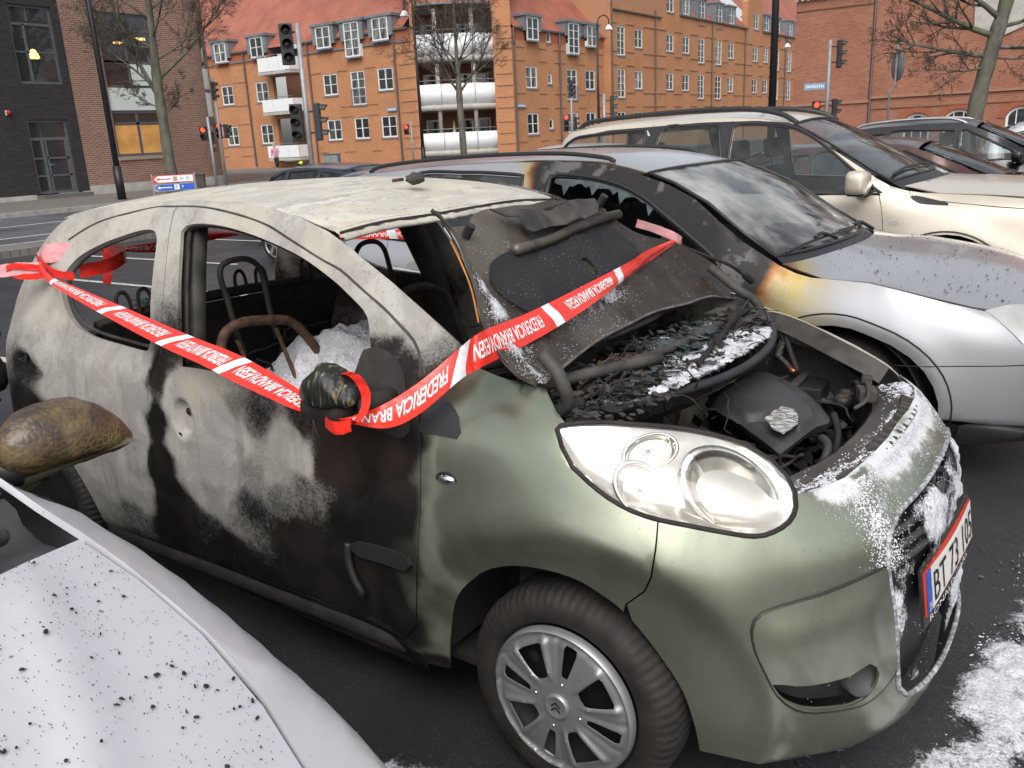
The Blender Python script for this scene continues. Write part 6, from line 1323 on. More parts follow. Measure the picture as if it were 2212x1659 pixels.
def carbuild(root,SK,paint,holes,glass,wheels,r,zb,xs,seams=(),col=None,frame=None,trimz=None,farcol=None,res=.035,res_far=.08,belt=None,rear_s=None,front_s=None,hood=None,roof=None,screen=None,rw=None,screen_mat=None,interior=True,nospec=None):
    """side skins with window openings, bonnet, roof, screens, wheels"""
    fs=front_s; rs=rear_s
    top=topedge(SK,xs)
    def side_outline():
        o=[(rs,zb)]
        for (ax) in sorted([w_[0] for w_ in wheels]): o+=arc(ax,r,r*1.18,180,0,16)
        o+=[(fs,zb)]+front_top; return o
    front_top=[(SK.X0+SK.LN,zb+.02),(SK.X0+SK.LN,.25*tab(SK.ze,SK.X0)+.75*.0+ .55)]
    nose=[(SK.X0+SK.LN,hood[1])] if hood else []
    o=[(rs,zb)]+sum([arc(ax,r,r*1.17,180,0,16) for ax in sorted(w_[0] for w_ in wheels)],[])+[(SK.X0+SK.LN,zb)]
    # front end up to the bonnet line, then back along the top edge
    xe=xs[0]; sl=SK.X0
    edge=[(SK.X0+SK.LN,hood[1])]
    for q in np.linspace(.95,.05,10):
        s=SK.X0+SK.LN*q; 
        # height of the bonnet edge where the nose skin has that plan position
        z=hood[1]
        for _ in range(6):
            x_=SK.side(s,z)[0]; z=min(tab(SK.ze,x_),hood[1]+2) if x_<hood[0] else hood[1]
        edge.append((s,z))
    o+=edge+[p for p in top if p[0]<SK.X0+.01]+[(rs,top[-1][1]),(rs-0.0,zb+.3)]
    o=dedupe(o,.006)
    sides=[]
    for far in (0,1):
        fn=SK.side if not far else SK.mir; ou=lambda c,f=far:np.stack([np.where(c[:,0]>SK.X0+.1,1.2,0.)+np.where(c[:,0]<SK.X1-.1,-1.2,0.),(c[:,1]-SK.yc),np.full(len(c),.1)],1)
        cc=(col if (far==(SK.sgn>0)) else farcol) if col else None
        if cc is None and col: cc=farcol or (lambda v,P:(0,0,0))
        b=panel('side_panel',o,fn,paint,root,holes=[sm(h,.04) for h in holes],res=res if not far else res_far,thick=.012,out=ou,col=cc); sides.append(b)
        for h,g in zip(holes,glass):
            if g is None: continue
            if far and g=='broken': g=m_tint
            if g=='broken': continue
            panel('window',offs(sm(h,.05),-.004),lambda s,z,fn=fn:tuple(Vector(fn(s,z))+Vector((0,(.012 if fn(s,z)[1]<SK.yc else -.012),0))),g,b,res=.3,thick=0,out=ou)
        for h in holes:
            loop=[Vector(fn(*p))+Vector((0,.002 if fn(*p)[1]<SK.yc else -.002,0)) for p in offs(sm(h,.06),-.012)]; tubeobj('window_trim',loop,.012,m_trim,b,6,True)
        if not far or res_far<.07:
            for sm_,cl in seams: tubeobj('panel_gap',[Vector(fn(*p))+Vector((0,.0012 if not far else -.0012,0)) for p in sm(sm_,.03,cl)],.0028,m_dark,b,5,cl)
    def topf(x,v): return SK.top(x,v)
    if hood: panel('bonnet',hood[2],topf,paint,root,res=.035,thick=.006,out=(0,0,1),col=hood[3] if len(hood)>3 else None,gap=.003)
    if roof: panel('roof',roof[0],topf,paint,root,res=.06,thick=.02,out=(0,0,1),col=roof[1] if len(roof)>1 else None)
    if screen: 
        sc=panel('windscreen',screen,topf,screen_mat or m_scr,root,res=.08,thick=0,out=(1,0,1)); tubeobj('windscreen_seal',[Vector(topf(*p))+Vector((.003,0,.002)) for p in screen],.010,m_trim,sc,6,True)
    if rw:
        sc=panel('rear_window',rw,topf,m_tint,root,res=.08,thick=0,out=(-1,0,1)); tubeobj('rear_window_seal',[Vector(topf(*p)) for p in rw],.010,m_trim,sc,6,True)
    for (ax,) in wheels:
        for sg in (-1,1):
            y=SK.yc+sg*(abs(SK.side(min(ax,SK.X0-.01),r)[1]-SK.yc)-.035); wh=wheel(root,(ax,y,r),r=r,rw=r*.66,sg=sg if sg<0 else 1); alloy(wh,r*.66,1 if sg<0 else -1)
            wx=[ax+1.165*r*math.cos(PI*i/16) for i in range(17)]; wz=[r+1.165*r*math.sin(PI*i/16) for i in range(17)]
            V=[];F=[]
            for i in range(17): V+=[(wx[i],SK.yc+sg*(abs(SK.side(wx[i],max(wz[i],zb))[1]-SK.yc)-.01),wz[i]),(wx[i],SK.yc+sg*(abs(SK.side(wx[i],max(wz[i],zb))[1]-SK.yc)-.30),wz[i])]
            for i in range(16): F.append((i*2,i*2+1,i*2+3,i*2+2))
            obj('arch_liner',V,F,m_dark,root)
    if interior:
        xm=[w_[0] for w_ in wheels]; boxp('floor_pan',m_dark,(((max(xm)+min(xm))/2,SK.yc,.26),(max(xm)-min(xm)+1.2,1.3,.04)),((max(xm)-.05,SK.yc,.62),(.5,1.35,.28)),parent=root,bevel=0)
    return sides
# ---- silver estate beside the burnt car
WB.ze=[(p[0],p[1]-(.03 if -.6<p[0]<0 else 0)) for p in WB.ze]; WB.arches=((-.02,.33,.39,.018),)
wag=empty('silver_estate',label='silver estate car with scorched black front door and yellowed wing, beside the burnt green car',cat='car')
def wcol(v,P):
    s,z=v; n=.05*fbm(s*5,z*5,4)
    lim_r=-.33-.4*(.92-z)*(.5 if z<.92 else -.2); lim_l=-1.72-.9*sst(1.25,.8,z)*0-.45*(1-sst(.85,1.2,z))
    d=min(lim_r-s,s-lim_l); fo=.20+.32*(1-sst(1.0,1.25,z)); k=.5+(d+n)/.16*.5 if d>0 else .5+(d+n)/fo*.5
    k=max(0,min(1,k))*sst(.1,.35,z); return (0,k,0)
def wtop(v,P):
    x,w_=v; d=math.hypot((x+.45)*1.0,(w_+1.05)*.75); k=1-sst(.10,.48,d); return (0,.62*k if x>-.4 else .0,0)
def wroof(v,P):
    x,w_=v; e=1-sst(.0,.16,abs(w_+1)); k=e*sst(-1.95,-1.75,x)*1.0; return (0,k,0)
m_wag=silver('scorched_silver_paint',(.47,.47,.49),spk=.85,scale=42,metal=.65,rough=.30)
HF=[(-1.60,1.27,1),(-1.60,1.335),(-1.561,1.345),(-1.374,1.33),(-1.181,1.29),(-1.032,1.23),(-.922,1.163),(-.711,1.028),(-.58,.935),(-.62,.905,1),(-1.0,.92),(-1.58,.955,1)]
HR=[(-2.62,1.34),(-2.2,1.365),(-1.80,1.345,1),(-1.775,.985,1),(-2.2,1.005),(-2.60,1.03,1)]; HQ=[(-2.75,1.33),(-3.1,1.27),(-3.2,1.13),(-3.15,1.06,1),(-2.73,1.04,1)]
xsB=[.1,0,-.15,-.22,-.3,-.4,-.5,-.6,-.75,-.9,-1.0,-1.1,-1.25,-1.4,-1.6,-1.8,-2.0,-2.3,-2.6,-3.0,-3.2]
sweep=lambda x0,x1,v,bow,n=12:[(x0+(x1-x0)*0+bow*(1-(t/abs(v))**2),t) for t in [v+( -2*v)*i/n for i in range(n+1)]]
hoodB=[(-.30+.18*(1-(t/.97)**2),t) for t in [-.97+1.94*i/14 for i in range(15)]]+[(x,.985) for x in (-.1,.1,.3,.5)]+[(.66,.95),(.78,.8),(.86,.5),(.88,.2),(.88,-.2),(.86,-.5),(.78,-.8),(.66,-.95)]+[(x,-.985) for x in (.5,.3,.1,-.1)]
roofB=[(-1.07+.06*(1-t*t),t) for t in [-1+2*i/12 for i in range(13)]]+[(x,1) for x in (-1.3,-1.6,-2,-2.4,-2.8,-3.1,-3.3)]+[(x,-1) for x in (-3.3,-3.1,-2.8,-2.4,-2,-1.6,-1.3)]
scrB=[(-.345+.15*(1-(t/.93)**2),t) for t in [-.93+1.86*i/14 for i in range(15)]]+[(x,.93) for x in (-.5,-.7,-.9)]+[(-1.05+.06*(1-(t/.93)**2),t) for t in [.93-1.86*i/14 for i in range(15)]]+[(x,-.93) for x in (-.9,-.7,-.5)]
WB.zc=[(p[0],p[1]-(.03 if -.6<p[0]<.2 else 0)) for p in WB.zc]
carbuild(wag,WB,m_wag,[HF,HR,HQ],['broken',m_tint,m_tint],[(-.02,),(-2.72,)],.325,.20,xsB,
  seams=[([(.20,.55),(.40,.565),(.8,.57)],False),([(-1.69,1.36),(-1.68,1.0),(-1.66,.6),(-1.68,.3)],False),([(-.55,.90),(-.52,.7),(-.52,.4),(-.58,.28)],False),([(-2.70,1.0),(-2.66,.8),(-2.5,.62),(-2.42,.5)],False)],
  col=wcol,farcol=lambda v,P:(0,.15,0),rear_s=-3.35,hood=(.9,.72,hoodB,wtop),roof=(roofB,wroof),screen=scrB,screen_mat=m_screen,res=.03)
tubeobj('arch_lip',[WB.side(*p) for p in arc(-.02,.33,.425,-5,185,30)],.004,m_dark,wag,5)
for v in (-.86,.86):
    pts=[Vector(WB.top(x,v))+Vector((0,0,h)) for x,h in ((-1.28,.005),(-1.36,.018),(-1.7,.028),(-2.3,.028),(-2.9,.028),(-3.05,.005))]; tubeobj('roof_rail',pts,.012,m_trim,wag,8,sm_=5)
belt=[(-3.2,1.035),(-2.87,1.02),(-2.36,.99),(-1.9,.96),(-1.52,.935),(-1.1,.90),(-.62,.88)]
for fn in (WB.side,): tubeobj('belt_moulding',[Vector(fn(*p))+Vector((0,-.006,0)) for p in belt],.014,m_trim,wag,6)
hd=[Vector(WB.side(s,z))+Vector((0,-.03,0)) for s,z in ((-2.60,.835),(-2.55,.832),(-2.40,.818),(-2.32,.81))]; tubeobj('door_handle',hd,.013,silver('scorched_handle',(.6,.6,.55),spk=0,scorch=False),wag,8,sm_=4)
for s,z in ((-2.60,.835),(-2.32,.81)):
    bm=bmesh.new(); p=Vector(WB.side(s,z)); cyl(bm,p,p+Vector((0,-.03,0)),.012,n=8); bmobj('handle_mount',bm,m_trim,wag)
WB_S=WB.side
def disc(name,fn,s,z,rx,rz,mat,parent,dy=-.002,n=20):
    return panel(name,[(s+rx*math.cos(2*PI*i/n),z+rz*math.sin(2*PI*i/n)) for i in range(n)],lambda a,b:tuple(Vector(fn(a,b))+Vector((0,dy,0))),mat,parent,res=.02,thick=.002,out=(0,-1,0))
disc('handle_recess_shade',WB_S,-2.46,.845,.06,.035,silver('recess_paint',(.35,.35,.33),spk=0,scorch=False),wag)  # flat disc behind the handle: recess shade put into a darker paint
panel('headlight',sm([(.60,.79,1),(.62,.73),(.66,.66,1),(.85,.64),(1.05,.66,1),(1.0,.76),(.8,.80)],.03),lambda s,z:tuple(Vector(WB_S(s,z))+Vector((.003,-.004,0))),m_lampg,wag,res=.04,thick=.01,out=(1,-1,0))
for (y,) in ((2.05,),(2.85,)): seat(wag,-1.55,y,.42)
seat(wag,-2.5,2.45,.42,w=1.2)
boxp('dashboard',m_char,((-.62,2.45,.86),(.4,1.35,.22)),parent=wag)
panel('lower_trim',rect(.44,1.30,.185,.30),lambda s,z:tuple(Vector(WB_S(s,z))+Vector((.004,-.006,0))),m_trim,wag,res=.05,thick=.01,out=(1,-1,0))
# broken glass left in the top of the front door frame
V=[];F=[]
for i in range(26):
    t_=i/25; x=-1.58+.62*t_; z=1.335-.12*t_**2.2; a=Vector(WB_S(x,z)); d=.02+.06*abs(fbm(i*.7,3))+(.05 if i%7==3 else 0); b=Vector(WB_S(x,z-d)); V+=[a+Vector((0,.01,0)),b+Vector((0,.01,0))]
for i in range(25): F.append((i*2,i*2+2,i*2+3,i*2+1))
obj('broken_glass',V,F,m_glassb,wag,smooth=False)
def wiper(parent,a,b,c,mat=m_trim):
    o=tubeobj('wiper',[a,b],.010,mat,parent,6); tubeobj('blade',[Vector(b)+(Vector(c)-Vector(b))*q for q in (-.0,.5,1)],.008,mat,o,6); return o
def wtp(x,v,h=.02): return Vector(WB.top(x,v))+Vector((0,0,h))
for (pts) in ([(-.31,-.85),(-.27,-.45),(-.24,-.10),(-.22,.15)],[(-.25,.0),(-.24,.35),(-.27,.65),(-.30,.85)]):
    tubeobj('wiper_blade',[wtp(*p,.018) for p in pts],.007,m_trim,wag,6,sm_=3); tubeobj('wiper_arm',[wtp(pts[1][0]+.05,pts[1][1]+.25,.01),wtp(pts[1][0]+.01,pts[1][1]+.1,.04),wtp(*pts[1],.03)],.010,m_trim,wag,6,sm_=3)
V=[];F=[]
for i in range(21):
    v=-.93+1.86*i/20; x=-.345+.15*(1-(v/.93)**2); x2=-.30+.18*(1-(v/.97)**2); V+=[WB.top(x,v),tuple(Vector(WB.top(x2+.01,v))-Vector((0,0,.02)))]
for i in range(20): F.append((i*2,i*2+2,i*2+3,i*2+1))
obj('scuttle_cover',V,F,m_trim,wag)
tag(shards('ash_flakes',m_char,70,.15,2.3,.955,.42,.55,.05,.004,.014,None,31,.95),'black ash flakes scattered over the silver estate bonnet','ash flakes',kind='stuff').location=(0,0,0)
bpy.data.objects.remove(bpy.data.objects['ash_flakes'])
rebase(wag,(-1.35,2.45,0))
# ---- beige SUV
suv=empty('beige_suv',label='pale beige off-road car with dark roof rails, parked beyond the silver estate',cat='car')
m_beige=silver('beige_metallic',(.70,.63,.52),spk=.25,scorch=False,metal=.45,rough=.3)
VF=[(-1.61,1.10,1),(-1.62,1.54),(-1.60,1.562),(-1.40,1.556),(-1.202,1.533),(-1.05,1.475),(-.90,1.38),(-.70,1.225),(-.50,1.075,1),(-.905,1.073),(-1.3,1.085)]
VR=[(-2.26,1.12,1),(-2.24,1.54),(-2.0,1.562),(-1.76,1.565,1),(-1.70,1.30),(-1.69,1.10,1)]; VQ=[(-3.22,1.38),(-3.06,1.505),(-2.75,1.54),(-2.40,1.55,1),(-2.37,1.14,1),(-3.08,1.20)]
xsV=[.3,.2,.0,-.2,-.3,-.4,-.5,-.6,-.75,-.9,-1.0,-1.15,-1.25,-1.4,-1.6,-1.8,-2.1,-2.4,-2.7,-2.95,-3.1]
hoodV=[(-.33+.16*(1-(t/.9)**2),t) for t in [-.9+1.8*i/12 for i in range(13)]]+[(x,.97) for x in (-.1,.2,.5,.7)]+[(.95,.7),(1.05,.3),(1.05,-.3),(.95,-.7)]+[(x,-.97) for x in (.7,.5,.2,-.1)]
roofV=[(-1.18+.05*(1-t*t),t) for t in [-1+2*i/12 for i in range(13)]]+[(x,1) for x in (-1.4,-1.8,-2.2,-2.6,-3.0,-3.2)]+[(x,-1) for x in (-3.2,-3.0,-2.6,-2.2,-1.8,-1.4)]
scrV=[(-.42+.12*(1-(t/.92)**2),t) for t in [-.92+1.84*i/12 for i in range(13)]]+[(x,.92) for x in (-.6,-.8,-1.0)]+[(-1.17+.05*(1-(t/.92)**2),t) for t in [.92-1.84*i/12 for i in range(13)]]+[(x,-.92) for x in (-1.0,-.8,-.6)]
carbuild(suv,SV,m_beige,[VF,VR,VQ],[m_clear,m_tint,m_tint],[(.0,),(-2.45,)],.36,.28,xsV,
  seams=[([(-.47,1.05),(-.43,.88),(-.42,.6),(-.5,.35)],False),([(-1.65,1.6),(-1.645,1.1),(-1.62,.6),(-1.62,.35)],False),([(-2.33,1.6),(-2.32,1.1),(-2.2,.7)],False),([(-.30,1.09),(-.27,1.04),(-.1,1.0),(.4,.95),(.8,.9)],False)],
  rear_s=-3.4,hood=(1.0,.90,hoodV),roof=(roofV,),screen=scrV,res=.045)
Sv=SV.side
fr=dedupe([(-.44,1.055),(-.52,1.11),(-.72,1.265),(-.92,1.415),(-1.06,1.51),(-1.2,1.568),(-1.45,1.592),(-1.9,1.60),(-2.4,1.585),(-2.75,1.575),(-3.06,1.53),(-3.24,1.40),(-3.10,1.16),(-2.4,1.10),(-1.65,1.06),(-.9,1.04)])
panel('window_frame',fr,lambda s,z:tuple(Vector(Sv(s,z))+Vector((0,-.003,0))),m_trim,suv,holes=[sm(h,.05) for h in (VF,VR,VQ)],res=.1,thick=.004,out=(0,-1,0))
for v in (-.84,.84):
    pts=[Vector(SV.top(x,v))+Vector((0,0,h)) for x,h in ((-1.16,.004),(-1.3,.035),(-1.6,.05),(-2.2,.05),(-2.95,.04),(-3.1,.0))]; tubeobj('roof_rail',pts,.020,m_trim,suv,8,sm_=5)
# door mirror
def doormirror(parent,c,sx,sy,sz,m1,m2,sg=-1,name='door_mirror'):
    bm=bmesh.new(); bmesh.ops.create_cube(bm,size=2); bmesh.ops.subdivide_edges(bm,edges=list(bm.edges),cuts=5,use_grid_fill=True)
    for v in bm.verts:
        p=v.co; r_=(abs(p.x)**4+abs(p.y)**4+abs(p.z)**4)**.25; q=p/r_*1.0; k=.82+.18*(q.y*sg*-1*-1) ; v.co=Vector((c[0]+q.x*sx,c[1]+q.y*sy,c[2]+q.z*sz*(1-.12*q.y*-sg)))
    o=bmobj(name,bm,m1,parent,smooth=True)
    bm=bmesh.new(); box(bm,(c[0],c[1]+sg*-.02,c[2]-sz*.93),(sx*1.6,sy*1.7,sz*.45)); bmobj('mirror_foot',bm,m2,o,bevel=.02)
    bm=bmesh.new(); cyl(bm,(c[0]+.01,c[1]-sg*sy*.8,c[2]-sz*.9),(c[0]+.05,c[1]-sg*(sy+.10),c[2]-sz*1.1),.035,n=10); bmobj('mirror_arm',bm,m2,o,smooth=True); return o
doormirror(suv,(-.58,4.18,1.14),.075,.125,.080,m_beige,m_trim)
disc('side_repeater',Sv,-.352,.849,.035,.018,m_lampg,suv)
panel('wing_vent',sm([(-.27,1.03,1),(-.235,1.035),(-.02,.985),(-.02,.972,1),(-.2,.985)],.03),lambda s,z:tuple(Vector(Sv(s,z))+Vector((0,-.004,0))),m_trim,suv,res=.03,thick=.005,out=(0,-1,0))
tubeobj('arch_lip',[Sv(*p) for p in arc(0,.36,.44,0,180,30)],.006,m_trim,suv,5)
tubeobj('belt_moulding',[Vector(Sv(*p))+Vector((0,-.004,0)) for p in ((-.46,1.05),(-1.0,1.055),(-1.65,1.07),(-2.4,1.11),(-2.85,1.18))],.010,m_trim,suv,6)
for y in (4.78,5.62): seat(suv,-1.5,y,.58,h=.60)
seat(suv,-2.45,5.2,.58,w=1.25); boxp('dashboard',m_seat,((-.62,5.2,.98),(.42,1.4,.22)),parent=suv)
def stp(x,v,h=.02): return Vector(SV.top(x,v))+Vector((0,0,h))
for pts in ([(-.42,-.80),(-.40,-.45),(-.37,-.10)],[(-.38,.05),(-.37,.35),(-.40,.7)]): tubeobj('wiper_blade',[stp(*p,.022) for p in pts],.011,m_trim,suv,6,sm_=3)
V=[];F=[]
for i in range(21):
    v=-.92+1.84*i/20; V+=[SV.top(-.42+.12*(1-(v/.92)**2),v),tuple(Vector(SV.top(-.32+.16*(1-(v/.9)**2),v))-Vector((0,0,.02)))]
for i in range(20): F.append((i*2,i*2+2,i*2+3,i*2+1))
obj('scuttle_cover',V,F,m_trim,suv)
rebase(suv,(-1.0,5.2,0))
# ---- near silver car
class Near(Skin):
    def half(k,s,z):
        h=tab(k.ze,max(s,-.58)) if s<.5 else tab(k.ze,.5)
        if z>h+.001 and s<-.5: return .76-.42*(z-h)
        return max(.1,tab([(-.3,.5),(-.05,.68),(0,.75),(.03,.80),(.06,.833),(.12,.855),(.35,.86),(.6,.84),(.8,.80)],h-z))
NC=Near(-2.36,[],[],[(.1,.80),(.3,.88),(.5,.88),(.62,.82),(.72,.70),(.82,.45),(.9,.25)],[(.15,-3.6),(.5,-3.7),(1,-3.65),(1.4,-3.3)],-.02,-3.0,1.3,1.0,2.3,3,(-9,-8),
 [(-3.6,1.1),(-3.2,1.30),(-2.6,1.38),(-2.2,1.41),(-1.6,1.41),(-1.35,1.37),(-1.1,1.24),(-.85,1.10),(-.68,1.01),(-.55,.985),(-.42,.965),(-.30,.94),(-.18,.905),(-.08,.87),(.08,.81),(.17,.77),(.3,.715),(.5,.62),(.7,.5)],
 [(-3.6,1.15),(-3.2,1.36),(-2.6,1.44),(-2.2,1.47),(-1.6,1.47),(-1.35,1.43),(-1.1,1.31),(-.85,1.18),(-.68,1.09),(-.55,1.06),(-.42,1.035),(-.30,1.01),(-.18,.985),(-.08,.955),(.08,.90),(.17,.86),(.3,.80),(.5,.71),(.7,.58)],sgn=1,nv=2.2,arches=())
near=empty('silver_hatchback',label='silver white car in the lower left corner, ash specks on its bonnet',cat='car')
m_near=silver('ash_specked_silver',(.64,.645,.67),spk=.95,metal=.35,rough=.46,coat=.3,scorch=False,scale=28)
NW=[(-1.0,1.06,1),(-1.12,1.17),(-1.35,1.30),(-1.6,1.345),(-1.95,1.345,1),(-1.95,1.04,1)]; NR_=[(-2.03,1.04,1),(-2.03,1.345,1),(-2.4,1.33),(-2.85,1.27),(-2.95,1.08,1)]
xsN=[-.1,-.18,-.3,-.42,-.5,-.55,-.68,-.85,-1.0,-1.1,-1.25,-1.35,-1.6,-1.9,-2.2,-2.6,-3.0]
hoodN=[(-.40+.13*(1-(t/.98)**2)-.0*t,t) for t in [-.98+1.96*i/14 for i in range(15)]]+[(x,.99) for x in (-.25,-.1,.05,.15,.25,.35)]+[(.46,.97),(.58,.85),(.66,.5),(.68,0),(.66,-.5),(.58,-.85),(.46,-.97)]+[(x,-.99) for x in (.35,.15,.05,-.1,-.25)]
roofN=[(-1.30,t) for t in (-1,-.5,0,.5,1)]+[(x,1) for x in (-1.6,-2,-2.5,-3)]+[(x,-1) for x in (-3,-2.5,-2,-1.6)]
scrN=[(-.62+.12*(1-(t/.94)**2),t) for t in [-.94+1.88*i/12 for i in range(13)]]+[(x,.94) for x in (-.8,-1.0)]+[(-1.28,t) for t in (.94,.5,0,-.5,-.94)]+[(x,-.94) for x in (-1.0,-.8)]
_nt=NC.top
def ntop(x,v,f=_nt):
    p=f(x,v); c=.016*math.exp(-((abs(v)-.69+.40*x)/.045)**2)*sst(-.40,-.25,x); return (p[0],p[1],p[2]+c)   # pressed bonnet crease
NC.top=ntop
carbuild(near,NC,m_near,[NW,NR_],[m_tint,m_tint],[(-.15,),(-2.75,)],.31,.2,xsN,seams=[([(-.66,1.0),(-.62,.9),(-.62,.5),(-.7,.3)],False)],rear_s=-3.3,hood=(.68,.52,hoodN),roof=(roofN,),screen=scrN,screen_mat=m_nscr,res=.03,res_far=.03)
# plastic scuttle, wiper and blade in the gap behind the bonnet
V,F=grid(lambda a,b:(lambda v:(lambda x0,x1:tuple(Vector(_nt(x0+(x1-x0)*a,v))-Vector((0,0,.028*math.sin(a*PI)+.012+.008*fbm(a*6,v*9))))) (-.62+.12*(1-(v/.94)**2),-.395+.13*(1-(v/.98)**2)+.03))(-.96+1.92*b),9,50); obj('scuttle_cover',V,F,m_plastg,near)
tp_=lambda x,v,h:Vector(_nt(x,v))+Vector((0,0,h))
tubeobj('wiper_arm',[tp_(-.46,.86,.0),tp_(-.44,.80,.018),tp_(-.43,.72,.022),tp_(-.44,.5,.024),tp_(-.47,.2,.03)],.016,m_plastg,near,8,sm_=4)
tubeobj('wiper_blade',[tp_(-.50,.80,.012),tp_(-.50,.4,.02),tp_(-.49,0,.03)],.009,m_trim,near,6,sm_=4)
panel('headlight',sm([(.36,.695,1),(.42,.62),(.55,.56,1),(.75,.54),(.85,.60),(.65,.66,1)],.03),lambda s,z:tuple(Vector(NC.side(s,z))+Vector((.004,.004,0))),simple('yellowed_lens',(.55,.50,.25),.2),near,res=.04,thick=.01,out=(1,1,0))
seat(near,-1.6,-1.95,.4); seat(near,-1.6,-2.75,.4)
# scorched mirror shell
def mmat():
    t=NT('blistered_mirror_shell'); v=t.voro(62,'DISTANCE_TO_EDGE'); n=t.noise(9,5,.6,dist=1.5); n2=t.noise(3.2,4); g=t.n('TexCoord'); s=t.n('SeparateXYZ'); t.l(g.outputs['Generated'],s.inputs[0])
    c=t.mix(t.rng(n,.35,.65),(.16,.11,.05),(.06,.037,.022)); c=t.mix(t.math('MULTIPLY',t.rng(v,.0,.10,.6,0),t.math('MULTIPLY',t.rng(n2,.40,.6),t.rng(s.outputs[2],.35,.6,1,0))),c,(.42,.34,.17))
    up_=t.math('MULTIPLY',t.rng(s.outputs[2],.48,.85),t.rng(n,.3,.6)); c=t.mix(t.math('MULTIPLY',up_,.95),c,(.03,.022,.022)); c=t.mix(t.rng(t.noise(38,5,.7),.54,.68,0,.6),c,(.035,.02,.012)); tipf=t.math('MULTIPLY',t.rng(s.outputs[1],.55,.9),t.rng(n,.42,.6)); c=t.mix(t.math('MULTIPLY',tipf,.8),c,(.17,.07,.03)); c=t.mix(t.rng(t.voro(11),.0,.05,.9,0),c,(.75,.30,.10))
    t.set(base=c,rough=.42,coat=.25); t.bump(t.math('ADD',v,t.math('MULTIPLY',n,.6)),.5,.006); return t.m
bm=bmesh.new(); bmesh.ops.create_uvsphere(bm,u_segments=56,v_segments=36,radius=1)
for v in bm.verts:
    p=v.co.copy(); yy=p.y    # p.y -1 inner end .. +1 tip
    prof=(1-abs(yy)**2.6)**.5 if yy<0 else (1-yy**1.75)**.62
    c0=math.hypot(p.x,p.z); ux,uz=(p.x/c0,p.z/c0) if c0>1e-6 else (0,0); prof=max(prof,0)
    z=uz*prof*(.088 if uz>0 else .062); x=ux*prof*.075; y=yy*.150
    z+=-.045*max(0,yy)**1.6+.004*fbm(p.x*3,p.y*3,p.z*3)
    if uz<-.55: x*=.9
    v.co=Vector((-.88+x,-1.385+y,.985+z))
sh=bmobj('door_mirror',bm,mmat(),near,smooth=True)
V,F=grid(lambda a,b:(-.84+.045*math.cos(a*PI),-1.52+.25*b,.955-.075*(1-b)**.5*a*(1-b*.6)),8,12); obj('mirror_skirt',V,F,simple('scorched_green_skirt',(.10,.10,.06),.45,var=.3,scale=12),sh)
bm=bmesh.new(); cyl(bm,(-.88,-1.44,.94),(-.90,-1.56,.95),.035,n=12); bmobj('mirror_arm',bm,m_trim,sh,smooth=True)
rebase(near,(-1.5,-2.36,0))
